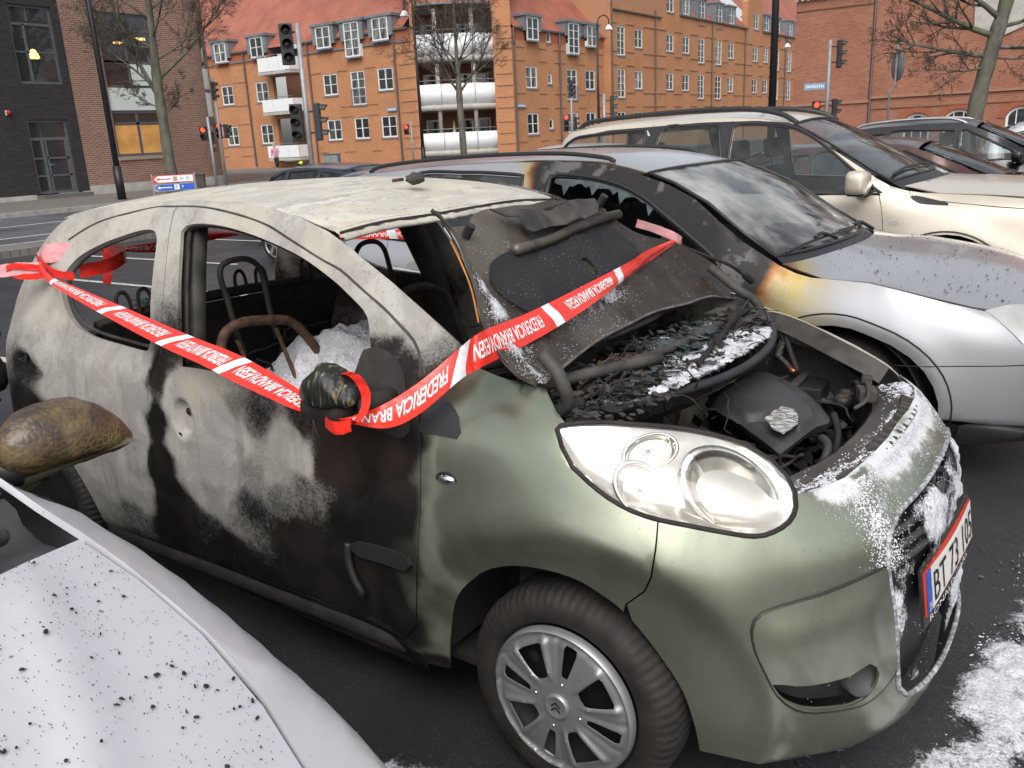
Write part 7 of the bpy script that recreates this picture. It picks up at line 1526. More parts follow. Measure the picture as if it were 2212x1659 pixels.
# ---- parked cars farther off, built from one generic hatchback skin
def generic(name,label,base,loc,rz,hz=1.0,group=None,tall=1.45,rails=False,roofc=None,far=.12,wtint=None):
    SK=Skin(0,[(.15,.80),(.3,.86),(.6,.88),(.8,.87),(.92,.85),(.98,.82),(1.2,.72),(1.38,.62),(1.45,.55)],[(.15,.80),(.3,.85),(.55,.87),(.72,.86),(.85,.80),(.95,.68),(1.05,.5)],
      [(.15,1.95),(.4,2.03),(.6,2.02),(.72,1.9),(.82,1.6),(.95,1.2)],[(.15,-1.95),(.5,-2.02),(.9,-2.0),(1.1,-1.92),(1.3,-1.75),(1.45,-1.5)],1.1,-1.4,1.2,.9,2.4,3,(.3,.9),
      [(-1.95,1.05),(-1.8,1.2),(-1.55,1.31),(-1.2,1.36),(-.7,1.385),(-.2,1.385),(.1,1.34),(.4,1.21),(.7,1.06),(.9,.97),(1.1,.93),(1.4,.88),(1.7,.80),(1.95,.68)],
      [(-1.95,1.1),(-1.8,1.25),(-1.55,1.37),(-1.2,1.42),(-.7,1.45),(-.2,1.45),(.1,1.40),(.4,1.28),(.7,1.14),(.9,1.05),(1.1,1.01),(1.4,.96),(1.7,.88),(1.95,.74)])
    root=empty(name,label=label,cat='car',group=group)
    pm=silver(name+'_paint',base,spk=0,scorch=False,metal=.5,rough=.28)
    A=[(-.02,.97,1),(-.04,1.29),(.1,1.26),(.4,1.12),(.68,.98,1)]; B_=[(-.85,.99,1),(-.87,1.30),(-.5,1.315),(-.12,1.30,1),(-.10,.97,1)]; C_=[(-1.5,1.02,1),(-1.45,1.2),(-1.2,1.27),(-.95,1.29,1),(-.93,1.0,1)]
    xs=[1.1,.95,.9,.8,.7,.55,.4,.25,.1,-.2,-.5,-.9,-1.2,-1.4]
    hd=[(.86+.14*(1-(t/.95)**2),t) for t in [-.95+1.9*i/8 for i in range(9)]]+[(1.1,.97),(1.5,.97),(1.75,.85),(1.88,.4),(1.88,-.4),(1.75,-.85),(1.5,-.97),(1.1,-.97)]
    rf=[(.12,t) for t in (-1,-.5,0,.5,1)]+[(-.3,1),(-.8,1),(-1.3,1),(-1.5,1)]+[(-1.5,-1),(-1.3,-1),(-.8,-1),(-.3,-1)]
    sc=[(.80+.12*(1-(t/.92)**2),t) for t in [-.92+1.84*i/8 for i in range(9)]]+[(.5,.92),(.16,.92),(.16,0),(.16,-.92),(.5,-.92)]
    rw_=[(-1.55,t) for t in (-.85,0,.85)]+[(-1.75,.85),(-1.93,.8),(-1.93,-.8),(-1.75,-.85)]
    carbuild(root,SK,pm,[A,B_,C_],[m_tint]*3,[(1.25,),(-1.3,)],.31,.2,xs,rear_s=-2.2,hood=(1.9,.66,hd),roof=(rf,),screen=sc,rw=rw_,res=.12,res_far=.12,screen_mat=m_tint,seams=[([(-.08,1.36),(-.07,.95),(-.05,.5),(-.08,.3)],False)])
    panel('tailgate',rect(-.66,.66,.30,1.04),lambda y,z:(-1.99+.10*(abs(y)/.7)**4+.12*max(0,z-.8),y,z),pm,root,res=.2,thick=.02,out=(-1,0,0))
    for sg in (-1,1):
        boxp('tail_light',m_red,((-1.93,sg*.70,.88),(.10,.16,.20)),parent=root,bevel=.02); boxp('headlight',m_lampg,((1.72,sg*.66,.70),(.22,.20,.12),-sg*.5),parent=root,bevel=.03)
        doormirror(root,(.62,sg*.92,1.0),.06,.09,.055,pm,m_trim,sg)
        seat(root,-.1,sg*.36,.42)
        if rails: tubeobj('roof_rail',[Vector(SK.top(x,sg*.86))+Vector((0,0,h)) for x,h in ((.0,.0),(-.2,.04),(-.7,.05),(-1.2,.04),(-1.35,0))],.018,m_alloy if rails==1 else m_trim,root,6,sm_=4)
    root.location=loc; root.rotation_euler=(0,0,rz); root.scale=(1,1,hz); return root
g_='cars parked farther along the car park'
generic('parked_car','dark blue hatchback parked facing the road, seen above the burnt roof on the left',(.028,.034,.05),(-11.6,9.2,0),PI,.86,g_)
generic('parked_car','white car whose roof just shows behind the silver estate',(.70,.71,.72),(-6.4,9.4,0),PI,.97,g_)
generic('parked_car','grey blue car mostly hidden behind the tail of the silver estate',(.10,.13,.17),(-7.4,6.5,0),PI,.86,g_)
generic('parked_car','low reddish brown car between the beige off-road car and the black crossover',(.075,.03,.022),(-.9,8.0,0),0,.94,g_)
generic('parked_car','black crossover with silver roof rails beyond the beige off-road car',(.012,.012,.016),(-.75,10.8,0),0,1.05,g_,rails=1)
generic('parked_car','white estate car at the far right edge in front of the brick hall',(.66,.67,.70),(.9,14.6,0),0,1.0,g_)
# ---------------------------------------------------------------- trees
def barkmat():
    t=NT('bark'); n=t.noise(5,6,.6,stretch=(1,1,.4)); m=t.noise(2,4); c=t.mix(t.rng(n,.3,.7),(.06,.055,.045),(.15,.14,.115)); c=t.mix(t.math('MULTIPLY',t.rng(m,.45,.65),.55),c,(.10,.12,.06)); t.set(base=c,rough=.9); t.bump(n,.5,.02); return t.m
m_bark=barkmat(); m_twig=simple('twigs',(.075,.058,.048),.9,var=.3,scale=4)
def bare_tree(label,base,trunk,limbs,seed,twig=1.0,group='bare street trees'):
    """trunk: list of (dx,dy,z,r); limbs: (height, direction vector, length, radius)"""
    rnd=random.Random(seed); root=empty('bare_tree',base,label=label,cat='tree',group=group)
    P=[Vector(p[:3]) for p in trunk]; R=[p[3] for p in trunk]; pts=spl3(P,5); rr=[R[min(i//5,len(R)-1)]*(1-(i%5)/5)+R[min(i//5+1,len(R)-1)]*((i%5)/5) for i in range(len(pts))]
    rr=[r*(1+.06*math.sin(i*1.7)) for i,r in enumerate(rr)]
    V,F=tube(pts,rr,12); obj('trunk',V,F,m_bark,root)
    parts=[];tw=[]
    def grow(p,d,L,r,lev):
        n=5 if lev<2 else 4 if lev<3 else 3; q=p.copy(); d=d.normalized(); Q=[q.copy()]; rs=[r]
        for i in range(n):
            d=(d+Vector((rnd.gauss(0,.12),rnd.gauss(0,.12),rnd.gauss(.03,.09)+(.05 if lev<2 else -.02)))).normalized(); q=q+d*L/n; Q.append(q.copy()); rs.append(max(.004,r*(1-.75*(i+1)/n)))
        (parts if lev<2 else tw).append(tube(Q,rs,7 if lev==0 else 4 if lev<3 else 3))
        if lev>=4: return
        k={0:10,1:7,2:5,3:3}[lev]
        for j in range(k):
            t=rnd.uniform(.18,1.0)*n; i=min(int(t),n-1); pp=Q[i].lerp(Q[i+1],t-i); dd=(Q[i+1]-Q[i]).normalized()
            a=Vector((rnd.gauss(0,1),rnd.gauss(0,1),rnd.gauss(0,1))); a=(a-dd*a.dot(dd)).normalized(); nd=(dd*rnd.uniform(.55,.9)+a*rnd.uniform(.5,.85)+Vector((0,0,.08)))
            grow(pp,nd,L*rnd.uniform(.38,.62)*(1-.3*t/n),max(.005,rs[i]*rnd.uniform(.4,.6)),lev+1)
    for (h,d,L,r) in limbs:
        i=min(range(len(pts)),key=lambda i:abs(pts[i].z-h)); grow(pts[i],Vector(d),L,r,0)
    V,F=merge(parts); obj('branches',V,F,m_bark,root); V,F=merge(tw); obj('twigs',V,F,m_twig,root); return root
CR_=Vector((.814,.581,0)); FW=Vector((-.581,.814,0))     # street-side directions for laying out limbs
L_=lambda a,b,c:tuple(CR_*a+FW*b+Vector((0,0,c)))
bare_tree('bare street tree with a mossy trunk in front of the brown brick building',(-27.3,16.8,.13),
 [(0,0,0,.27),(-.1,.05,.8,.20),(-.2,.1,2.3,.175),(-.25,.15,3.9,.17),(-.25,.2,5.0,.13),(-.2,.25,6.6,.11),(-.1,.3,9,.05)],
 [(2.7,L_(.9,.1,.55),1.3,.03),(3.0,L_(-.7,.2,.3),1.2,.03),(3.4,L_(-.45,.1,.95),4.6,.085),(3.6,L_(-.75,-.2,.75),2.4,.05),(4.0,L_(.75,.1,.75),3.6,.07),(4.2,L_(-.5,.3,.8),3.8,.06),(4.6,L_(.95,.2,.35),2.6,.045),(5.0,L_(-1,.1,.3),3.0,.05),(5.3,L_(.5,-.5,.7),2.8,.05),(5.8,L_(-.6,-.5,.6),2.6,.045),(6.4,L_(.6,.4,.6),2.4,.04),(4.9,L_(-.9,-.3,.05),2.2,.035),(7.2,L_(-.4,.3,.8),2.2,.04)],5)
bare_tree('bare round-headed street tree standing in front of the rounded white balconies',(-26.2,32.6,.13),
 [(0,0,0,.19),(-.02,0,1.5,.165),(-.1,.05,3.0,.16),(-.15,.1,3.9,.15),(-.2,.15,5.0,.10),(-.25,.2,8,.04)],
 [(3.5,L_(-.75,.1,.65),3.6,.07),(3.6,L_(.7,.1,.7),3.4,.07),(4.2,L_(-.3,-.2,.95),4.0,.06),(4.4,L_(.35,.3,.9),3.8,.06),(4.0,L_(-.9,.3,.25),2.8,.045),(4.1,L_(.95,-.2,.3),2.8,.045),(5.0,L_(.6,-.3,.6),3.0,.045),(5.2,L_(-.6,.2,.6),3.0,.045),(5.8,L_(0,.3,.9),2.6,.04),(3.8,L_(-.6,-.6,.5),2.6,.04)],8)
bare_tree('bare drooping tree with a thick leaning trunk in front of the red brick hall',(-2.35,25.0,0),
 [(-.25,0,0,.24),(-.25,0,1.2,.23),(-.15,.1,2.3,.20),(.05,.25,3.5,.19),(.25,.4,4.8,.17),(.45,.5,8,.08)],
 [(3.1,L_(-.9,0,.1),2.6,.07),(3.4,L_(-.95,.2,.25),3.2,.09),(3.9,L_(-.8,-.2,.4),3.0,.08),(3.3,L_(.9,.1,.0),2.4,.06),(3.8,L_(.9,-.2,.2),2.6,.06),(4.3,L_(-.7,.4,.45),3.2,.07),(4.6,L_(.7,.3,.3),2.8,.06),(5.2,L_(-.8,-.3,.3),3.4,.07),(5.4,L_(.8,0,.3),3.0,.06),(2.9,L_(.6,-.5,-.2),1.6,.035),(2.8,L_(-.7,-.3,-.2),1.8,.035),(5.0,L_(-.9,.1,-.1),2.8,.05)],12)
# ---------------------------------------------------------------- lamps, signals, signs
m_pole=simple('black_post_paint',(.012,.013,.018),.45); m_galv=simple('galvanised_post',(.30,.31,.32),.5,.3,var=.15); m_lens=simple('dark_signal_lens',(.03,.02,.02),.25)
m_redon=NT('lit_red_signal'); m_redon.set(base=(.6,.02,.01),emit=(1,.05,.02),estr=3.0); m_redon=m_redon.m
m_opal=simple('opal_lamp_glass',(.80,.80,.78),.3)
def post(bm,x,y,z0,z1,r0,r1=None): cyl(bm,(x,y,z0),(x,y,z1),r0,r1,n=12)
def lamp_post(label,loc,h,r,arm=None,cat='street lamp'):
    root=empty('street_lamp',loc,label=label,cat=cat,group='street lamps'); bm=bmesh.new(); post(bm,0,0,0,h,r,r*.7); post(bm,0,0,0,1.1,r*1.4,r*1.3); bmobj('post',bm,m_pole,root,smooth=True)
    if arm:
        ax,ay,drop=arm; e=Vector((ax,ay,h-drop)); pts=[(0,0,h-.1),(ax*.15,ay*.15,h+.28),(ax*.6,ay*.6,h+.42),(ax*.95,ay*.95,h+.25),(ax,ay,h-drop+.25)]; tubeobj('arm',pts,r*.45,m_pole,root,7,sm_=5)
        V,F=lathe([(0,.26),(.05,.25),(.14,.16),(.24,.0),(.22,-.04),(0,-.06)],'z',20); obj('lamp_shade',[(v[0]+ax,v[1]+ay,v[2]+h-drop) for v in V],F,m_opal,root)
    return root
lamp_post('thick black lamp post at the kerb left of the first bare tree',(-26.6,14.3,.13),11,.10,(1.2,-.8,.2))
lamp_post('slim black lamp post with a white shade before the rounded balconies',(-29.2,33.0,.13),7.9,.09,(-.35,-.25,.45))
lamp_post('black lamp post with a curved arm and white shade before the orange wing',(-25.2,44.6,.0),7.6,.08,(.55,.40,.35))
lamp_post('tall plain black post rising behind the beige off-road car',(-7.35,22.5,0),11,.11)
lamp_post('small far lamp with a round white shade seen just right of the tall black post',(-20.1,60.6,0),6.9,.07,(.75,.5,.3))
def signal(parent,loc,dirdeg,lights,on=(),s=1.0,visor=.2):
    """signal head facing dirdeg (0=+x); lights = number of lamps"""
    h=.30*lights*s; a=math.radians(dirdeg); x,y,z=loc; hd=empty('signal_head'); hd.parent=parent; hd.location=(x,y,z); hd.rotation_euler=(0,0,a)
    bm=bmesh.new(); box(bm,(0,0,0),(.14*s,.30*s,h)); bmobj('housing',bm,m_plast,hd,bevel=.03*s)
    for i in range(lights):
        zc=h/2-.15*s-.30*s*i; V,F=lathe([(0,0),(.10*s,0),(.105*s,-.01)],'z',20); V=[(.078*s+v[2],v[0],zc+v[1]) for v in V]; obj('lens',V,[f[::-1] for f in F],m_redon if i in on else m_lens,hd)
        V=[];F=[]
        for k in range(15):
            t=PI*(-.05+1.1*k/14); V+=[(.07*s,.115*s*math.cos(t),zc+.115*s*math.sin(t)),(.07*s+visor*s*(.55+.45*max(0,math.sin(t))),.112*s*math.cos(t),zc+.112*s*math.sin(t)-.01)]
        for k in range(14): F.append((k*2,k*2+1,k*2+3,k*2+2))
        obj('visor',V,F,m_plast,hd)
    return hd
def traffic_light(label,loc,h,heads,r=.06,mat=None):
    root=empty('traffic_light',loc,label=label,cat='traffic light',group='traffic lights'); bm=bmesh.new(); post(bm,0,0,0,h,r,r*.85); bmobj('post',bm,mat or m_galv,root,smooth=True)
    for (dx,dy,z,dr,n,on,*s) in heads:
        s=s[0] if s else 1; signal(root,(dx,dy,z),dr,n,on,s)
        for q in (.25,-.25):
            bm=bmesh.new(); cyl(bm,(0,0,z+q*s),(dx,dy,z+q*s),.02,n=6); bmobj('bracket',bm,m_plast,root)
    return root
traffic_light('tall grey traffic light post with three black heads in front of the small white balconies',(-15.0,12.3,.12),4.15,[(-.27,-.12,3.72,-40,3,(),1.0),(-.22,-.12,1.98,-60,3,(),.95),(.24,.12,1.98,40,3,(),.95)],.065)
traffic_light('pedestrian signal with a red light by the corner of the brown brick building',(-26.3,17.9,.13),2.6,[(-.18,-.1,2.05,-60,2,(0,),.85)],.055)
traffic_light('post with a small red signal just right of the pedestrian signal',(-27.7,19.4,.13),4.1,[(-.10,.06,2.15,-75,3,(0,),.65),(.28,.10,2.12,30,2,(),.85),(-.02,0,3.6,30,3,(),.75)],.055)
traffic_light('short traffic light with one red lamp to the left of the rounded balconies',(-29.2,32.2,.13),2.4,[(-.22,-.12,2.0,-60,2,(0,),.85)],.05)
traffic_light('traffic light with a glowing red lamp in front of the long orange wing',(-20.5,33.6,0),3.8,[(-.24,-.1,2.02,-55,3,(0,),.85),(.14,.1,1.95,10,3,(),.75),(.0,.0,3.55,10,3,(),.8)],.05)
traffic_light('grey post with a single black signal head turned away, left of the tall black post',(-15.8,28.2,0),2.95,[(.27,.12,2.45,30,3,(),.95)],.07)
traffic_light('traffic light with a red standing figure lamp before the brick hall',(-7.3,27.8,0),4.05,[(.27,.12,3.6,25,3,(),.95),(-.32,-.12,1.95,-60,2,(0,),.85),(.22,.05,1.95,25,2,(),.95)],.065)
traffic_light('small dark signal head peeping over the roof of the beige off-road car',(-11.5,34.8,0),2.0,[(0,0,2.0,30,1,(),.9)],.05)
m_blue=simple('sign_blue',(.02,.10,.50),.4); m_pbl=simple('pale_blue_sign',(.22,.36,.55),.5); m_sred=simple('sign_red',(.60,.05,.03),.4)
def tsign(parent,txt,fn,mat,w=1,h=1,name='lettering'): return text3d(name,txt,fn,mat,parent,w,h)
ds=empty('direction_sign',(-24.75,14.35,.13),math.radians(12),'low direction sign with a red arrow board above a blue arrow board by the tree','sign')
ds.rotation_euler=(0,0,math.radians(54))
for q in (-.02,1.28): bm=bmesh.new(); post(bm,q,0,0,.80,.025); bmobj('post',bm,m_galv,ds)
def board(parent,z0,z1,mat_edge,mat_face,mat_ar,left=True):
    o=panel('board',rect(0,1.25,z0,z1),lambda x,z:(x,-.03,z),mat_edge,parent,res=1,thick=.02,out=(0,-1,0),smooth=False); zm=(z0+z1)/2; hh=(z1-z0)/2-.02
    panel('face',[(.03,zm),(.16,zm+hh),(1.23,zm+hh),(1.23,zm-hh),(.16,zm-hh)],lambda x,z:(x,-.034,z),mat_face,o,res=1,thick=.002,out=(0,-1,0),smooth=False)
    panel('arrow',[(.10,zm),(.19,zm+.05),(.19,zm+.015),(.55,zm+.015),(.55,zm-.015),(.19,zm-.015),(.19,zm-.05)],lambda x,z:(x,-.0375,z),mat_ar,o,res=1,thick=.002,out=(0,-1,0),smooth=False); return o
b1_=board(ds,.50,.74,m_sred,m_whitep,m_sred); b2_=board(ds,.24,.47,m_galv,m_blue,m_whitep)
panel('emblem',rect(.62,.74,.55,.69),lambda x,z:(x,-.038,z),simple('emblem_ochre',(.45,.25,.10),.5),b1_,res=1,thick=.002,out=(0,-1,0)); tsign(b1_,'O',lambda x,y:(.84+x*.09,-.0385,.58+y*.09),m_ink); tsign(b1_,'O',lambda x,y:(1.02+x*.09,-.0385,.58+y*.09),m_ink)
panel('parking_square',rect(.62,.78,.28,.44),lambda x,z:(x,-.038,z),m_whitep,b2_,res=1,thick=.002,out=(0,-1,0)); tsign(b2_,'P',lambda x,y:(.66+x*.075,-.0415,.31+y*.10),m_blue); tsign(b2_,'P',lambda x,y:(.86+x*.05,-.0385,.31+y*.10),m_whitep)
def street_sign(label,parentloc,rz,w,z,face):
    r_=empty('street_name_sign',parentloc,rz,label,'sign'); boxobj('plate',r_,m_pbl,(0,w,-.03,0,z,z+.18),bevel=.004); 
    text3d('lettering',face,lambda x,y:(.08*w+x*w*.84,-.033,z+.05+y*.085),m_whitep,r_); return r_
street_sign('pale blue street name sign on the post of the traffic light by the brick hall',(-8.0,27.75,0),.45,.62,2.55,'Vesterbrogade') if False else None
def plain_sign(label,loc,rz,w,z): 
    r_=empty('street_name_sign',loc,rz,label,'sign'); boxobj('plate',r_,m_pbl,(0,w,-.03,0,z,z+.2),bevel=.004); boxobj('faded_lettering',r_,m_whitep,*[(.10*w+i*w*.085,.10*w+i*w*.085+w*.05,-.0325,-.0305,z+.06,z+.14) for i in range(10)]); return r_
plain_sign('pale blue street name sign on the traffic light post before the brick hall',(-8.0,27.55,0),.35,.66,2.55)
plain_sign('blue street name sign on the wall left of the rounded balconies',(-38.35,40.5,0),0,.8,3.45)
plain_sign('blue street name sign on the wall right of the rounded balconies',(-31.4,45.1,0),PI/2,.9,3.3)
sg_=empty('road_sign',(-5.15,26.6,0),label='grey road sign seen edge on atop a slim cranked post before the brick hall',cat='sign')
tubeobj('post',[(0,0,0),(0,0,2.2),(0,0,2.3),(.12,.10,2.45),(.12,.10,3.7)],.035,m_galv,sg_,8); V,F=lathe([(0,0),(.33,0),(.33,.02),(0,.02)],'z',28)
q_=Vector((.70,.70,0)).to_track_quat('Z','Y').to_matrix(); V=[q_@Vector(v)+Vector((.15,.13,3.05)) for v in V]; V=[(v[0],v[1],3.05+(v[2]-3.05)*1.35) for v in V]; obj('sign_disc',V,F,m_galv,sg_)
bi=empty('litter_bin',(-26.6,17.45,.13),math.radians(40),'small brown litter bin against the plinth of the brown brick building','bin'); bm=bmesh.new(); box(bm,(0,0,.38),(.30,.25,.42)); bmobj('bin_body',bm,simple('bin_brown',(.06,.045,.035),.6),bi,bevel=.02); bm=bmesh.new(); box(bm,(0,0,.61),(.34,.29,.05)); box(bm,(0,-.12,.53),(.18,.02,.04)); bmobj('bin_lid',bm,m_plast,bi,bevel=.01); bm=bmesh.new(); cyl(bm,(0,0,0),(0,0,.2),.03); bmobj('bin_post',bm,m_pipe,bi)
ca=empty('utility_cabinet',(-34.2,31.3,.14),math.radians(20),'grey utility cabinet on the far pavement right of the small balconies','cabinet'); bm=bmesh.new(); box(bm,(0,0,.47),(.85,.35,.9)); bmobj('cabinet_body',bm,m_zinc,ca,bevel=.01); boxobj('cabinet_door',ca,simple('cabinet_paint',(.26,.30,.30),.5),(-.40,-.01,-.19,-.177,.06,.88),(.01,.40,-.19,-.177,.06,.88)); bm=bmesh.new(); box(bm,(0,0,.95),(.92,.42,.05)); bmobj('cabinet_top',bm,m_zinc,ca)
al=empty('alarm_light',(-31.98,13.75,0),label='small red alarm lamp high on the charcoal brick wall at the left edge',cat='lamp'); bm=bmesh.new(); bmesh.ops.create_uvsphere(bm,u_segments=12,v_segments=8,radius=.09,matrix=Matrix.Translation((.09,0,3.2))); bmobj('lamp_dome',bm,m_red,al,smooth=True); boxobj('lamp_base',al,m_whitep,(-.02,.03,-.07,.07,3.12,3.28))
# ---------------------------------------------------------------- the old lady with her bag, and the dog in a yellow vest
def skinbody(name,joints,edges,mat,parent,sub=2,root=0):
    me=bpy.data.meshes.new(name); me.from_pydata([j[:3] for j in joints],edges,[]); me.materials.append(mat); o=bpy.data.objects.new(name,me); COL.objects.link(o); o.parent=parent
    m=o.modifiers.new('skin','SKIN'); 
    for i,j in enumerate(joints): v=me.skin_vertices[0].data[i]; v.radius=(j[3],j[4] if len(j)>4 else j[3]); v.use_root=(i==root)
    m.use_smooth_shade=True; s=o.modifiers.new('sub','SUBSURF'); s.levels=sub; s.render_levels=sub; return o
m_skin=simple('skin',(.55,.33,.25),.6); m_pink=simple('pink_coat',(.62,.30,.42),.8); m_trou=simple('dark_trousers',(.03,.02,.025),.85); m_hair=simple('white_hair',(.60,.57,.52),.8)
pe=empty('person',(-44.6,36.3,.14),math.radians(200),'person with white hair in a pink coat carrying a dark bag on the far pavement','person')
skinbody('body',[(0,0,.88,.13,.11),(0,.02,1.10,.13,.11),(0,.05,1.30,.15,.10),(0,.08,1.43,.05),(0,.11,1.53,.085,.10),(0,.11,1.60,.07),(-.20,.06,1.32,.055),(-.24,.10,1.08,.045),(-.23,.20,.92,.035),(.20,.06,1.32,.055),(.26,.04,1.07,.045),(.27,.08,.84,.035),(-.08,0,.82,.09),(-.09,.10,.48,.07),(-.09,.04,.10,.045),(-.09,.14,.04,.035),(.08,0,.82,.09),(.09,-.06,.48,.07),(.09,-.14,.12,.045),(.09,-.05,.04,.035)],
 [(0,1),(1,2),(2,3),(3,4),(4,5),(2,6),(6,7),(7,8),(2,9),(9,10),(10,11),(0,12),(12,13),(13,14),(14,15),(0,16),(16,17),(17,18),(18,19)],m_skin,pe)
skinbody('coat',[(0,0,.74,.18,.15),(0,.01,.95,.17,.14),(0,.03,1.15,.165,.135),(0,.05,1.31,.17,.12),(0,.07,1.40,.07),(-.21,.06,1.32,.075),(-.25,.10,1.08,.062),(-.24,.18,.96,.05),(.21,.06,1.32,.075),(.27,.04,1.07,.062),(.275,.07,.90,.05)],[(0,1),(1,2),(2,3),(3,4),(3,5),(5,6),(6,7),(3,8),(8,9),(9,10)],m_pink,pe)
skinbody('trousers',[(0,0,.82,.13,.12),(-.085,.02,.70,.095),(-.09,.10,.47,.078),(-.09,.04,.13,.058),(.085,0,.70,.095),(.09,-.06,.47,.078),(.09,-.13,.14,.058)],[(0,1),(1,2),(2,3),(0,4),(4,5),(5,6)],m_trou,pe)
skinbody('hair',[(0,.09,1.56,.095,.10),(0,.09,1.63,.085,.09),(0,.05,1.50,.06)],[(0,1),(0,2)],m_hair,pe,root=0)
ba=empty('shopping_bag',(-44.33,36.15,.14),0,'dark shopping bag hanging from the hand of the person in the pink coat','bag'); bm=bmesh.new(); vs=box(bm,(0,0,.55),(.30,.12,.34)); 
for v in vs:
    if v.co.z>.6: v.co.x*=.75; v.co.y*=.5
bmobj('bag_body',bm,simple('bag_black',(.02,.02,.022),.6),ba,bevel=.03); tubeobj('bag_handle',[(-.09,0,.70),(-.07,0,.84),(.07,0,.84),(.09,0,.70)],.012,m_trou,ba,6,sm_=4)
dg_o=empty('dog',(-43.3,37.0,.14),math.radians(30),'small dog in a bright yellow vest walking on the far pavement','dog')
skinbody('body',[(0,0,.34,.10,.11),(.18,0,.34,.115,.12),(.36,0,.36,.11,.13),(.50,0,.44,.06,.07),(.60,0,.50,.055,.06),(.70,0,.47,.03),(-.10,0,.36,.05),(-.24,0,.46,.02),(.36,.08,.20,.035),(.38,.08,.03,.022),(.36,-.08,.20,.035),(.34,-.08,.03,.022),(-.02,.07,.20,.045),(-.07,.07,.12,.025),(-.03,.07,.03,.022),(-.02,-.07,.20,.045),(-.05,-.07,.12,.025),(.0,-.07,.03,.022)],
 [(0,1),(1,2),(2,3),(3,4),(4,5),(0,6),(6,7),(2,8),(8,9),(2,10),(10,11),(0,12),(12,13),(13,14),(0,15),(15,16),(16,17)],simple('dog_fur',(.05,.035,.025),.9),dg_o)
m_hv=NT('hi_vis_vest'); m_hv.set(base=(.55,.85,.05),rough=.6); skinbody('vest',[(-.02,0,.35,.125,.125),(.16,0,.36,.135,.135),(.33,0,.38,.125,.14)],[(0,1),(1,2)],m_hv.m,dg_o)
# ---------------------------------------------------------------- foam and rubbish on the ground
def gfoam(label,poly,h,seed,res=.02,rag=.9,cut=.0):
    P=sm(poly,.05); v,f=tri2d(P,(),res); B=edist(P); V=[];hh=[]
    for p in v:
        e=B(*p); n_=.55*fbm(p[0]*5,p[1]*5,seed)+.5*fbm(p[0]*17,p[1]*17,seed+3)+.3*fbm(p[0]*60,p[1]*60,seed+6); q=h*(n_*1.05+.62*min(1,e/.22)-.30); hh.append(q); V.append((p[0],p[1],.004+max(q,-.01)))
    hh=np.array(hh); F=[tuple(int(i) for i in t) for t in f if hh[list(t)].max()>cut]; return tag(obj('foam',V,F,m_foam),label,'foam',kind='stuff')
slush('foam',lambda a,b:(a,b,.006),[(.25,-1.15),(.80,-1.35),(1.5,-1.0),(2.0,0),(2.1,1.4),(1.4,1.8),(.85,1.2),(.70,.3),(.60,-.3),(.35,-.70)],lambda a,b:(.50+1.15*fbm(a*2.6,b*2.6,3)+.65*fbm(a*9,b*9,5))*math.exp(-(max(0,math.hypot(a-1.00,(b+.12)*.75)-.42)/.42)**2),(0,0,1),.016,.034,None,fade=.12,label='white foam spilled on the wet asphalt in front of the green car bumper')
slush('foam',lambda a,b:(a,b,.006),[(-1.4,-1.5),(-.1,-1.5),(-.1,-.85),(-1.4,-.85)],lambda a,b:(.22+.9*fbm(a*4,b*4,9)+.4*fbm(a*12,b*12,5))*sst(0,.12,min(b+1.5,-.85-b))*sst(0,.15,min(a+1.4,-.1-a)),(0,0,1),.016,.010,None,'thin foam streaks on dark asphalt beside the sill of the burnt car')
gfoam('small foam patch on asphalt by the front wheel of the burnt car',[(-.40,-1.55),(-.2,-1.52),(-.12,-1.38),(-.30,-1.30),(-.45,-1.38)],.03,14,.010)
tag(shards('ground_debris',m_glassb,220,1.05,.35,.006,.7,.8,.003,.004,.014,None,41,.95),'glass crumbs and ash scattered on the asphalt before the green car','debris',kind='stuff')
cb=panel('cardboard_scrap',sm([(0,0,1),(.10,.02),(.13,.07,1),(.06,.09),(-.01,.05,1)],.02),lambda x,y:(.98+x,.42+y,.012+.006*fbm(x*20,y*20)),simple('torn_cardboard',(.60,.48,.33),.8),None,res=.02,thick=.006,out=(0,0,1)); tag(cb,'torn scrap of pale brown cardboard on the ground beside the number plate','cardboard')
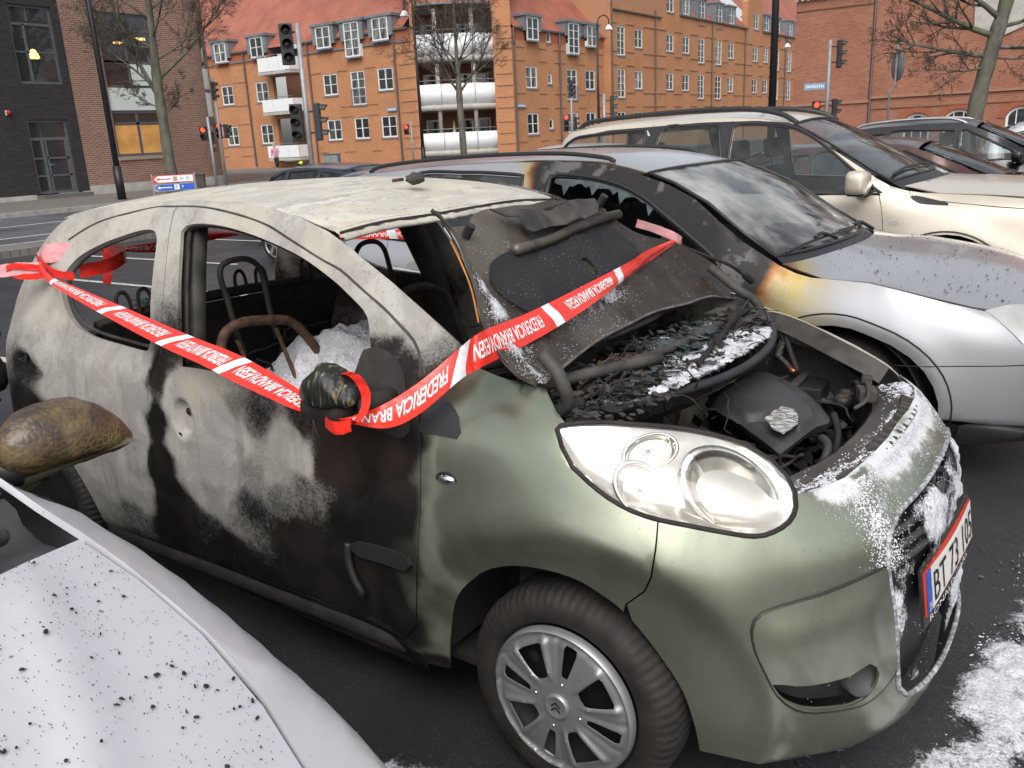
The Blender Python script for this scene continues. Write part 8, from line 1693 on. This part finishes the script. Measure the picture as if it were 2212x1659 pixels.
def gd(a,b): return max(0,min(1,.18+1.2*fbm(a*2.2,b*2.2,7)+.5*fbm(a*9,b*9,8)))
crust('foam_flecks',lambda a,b:(a,b,.006),[(.4,-1.3),(2.2,-1.0),(2.4,2.2),(.9,2.4),(.75,.5),(.7,-.4),(.3,-.9)],4500,81,None,lambda a,b:gd(a,b)*math.exp(-max(0,math.hypot(a-1.15,(b-.05)*.7)-.45)/.45),.0045,'scattered foam flecks on the wet asphalt round the front bumper')
crust('foam_flecks',lambda a,b:(a,b,.006),[(-1.6,-1.6),(.1,-1.6),(.1,-.9),(-1.6,-.9)],900,82,None,lambda a,b:gd(a*1.5,b*1.5),.006,'scattered foam flecks on the asphalt between the two nearest cars')
# ash flakes lying on the two silver bonnets
def flakes(name,label,fn,x0,x1,v0,v1,n,seed,smax=.008):
    rnd=random.Random(seed); V=[];F=[]
    for i in range(n):
        x=rnd.uniform(x0,x1); v=rnd.uniform(v0,v1); p=Vector(fn(x,v))+Vector((0,0,.0035)); s=.0009+smax*1.5*rnd.random()**12; k=len(V); a0=rnd.random()*6; el=rnd.uniform(.35,1)
        for j in range(6):
            an=2*PI*j/6; q=Vector((s*math.cos(an)*rnd.uniform(.6,1.1),s*el*math.sin(an)*rnd.uniform(.6,1.1),0)); q=Matrix.Rotation(a0,3,'Z')@q
            e=Vector(fn(x+q.x,v))-Vector(fn(x,v)); V.append(p+Vector((q.x,q.y,e.z+rnd.uniform(0,.001))))
        V.append(p+Vector((0,0,.002+s*.3)))
        for j in range(6): F.append((k+j,k+(j+1)%6,k+6))
    return tag(obj(name,V,F,m_char,smooth=False),label,'ash flakes',kind='stuff')
flakes('ash_flakes','black ash flakes scattered over the silver white bonnet in the lower left corner',ntop,-.38,.60,.0,.98,3200,51,.0036)
flakes('ash_flakes','black ash flakes scattered over the bonnet of the silver estate',WB.top,-.2,.7,-.97,.7,1800,52,.0055)
flakes('ash_flakes','black ash flakes on the roof of the silver estate',WB.top,-2.6,-1.1,-.9,.5,200,53,.008)
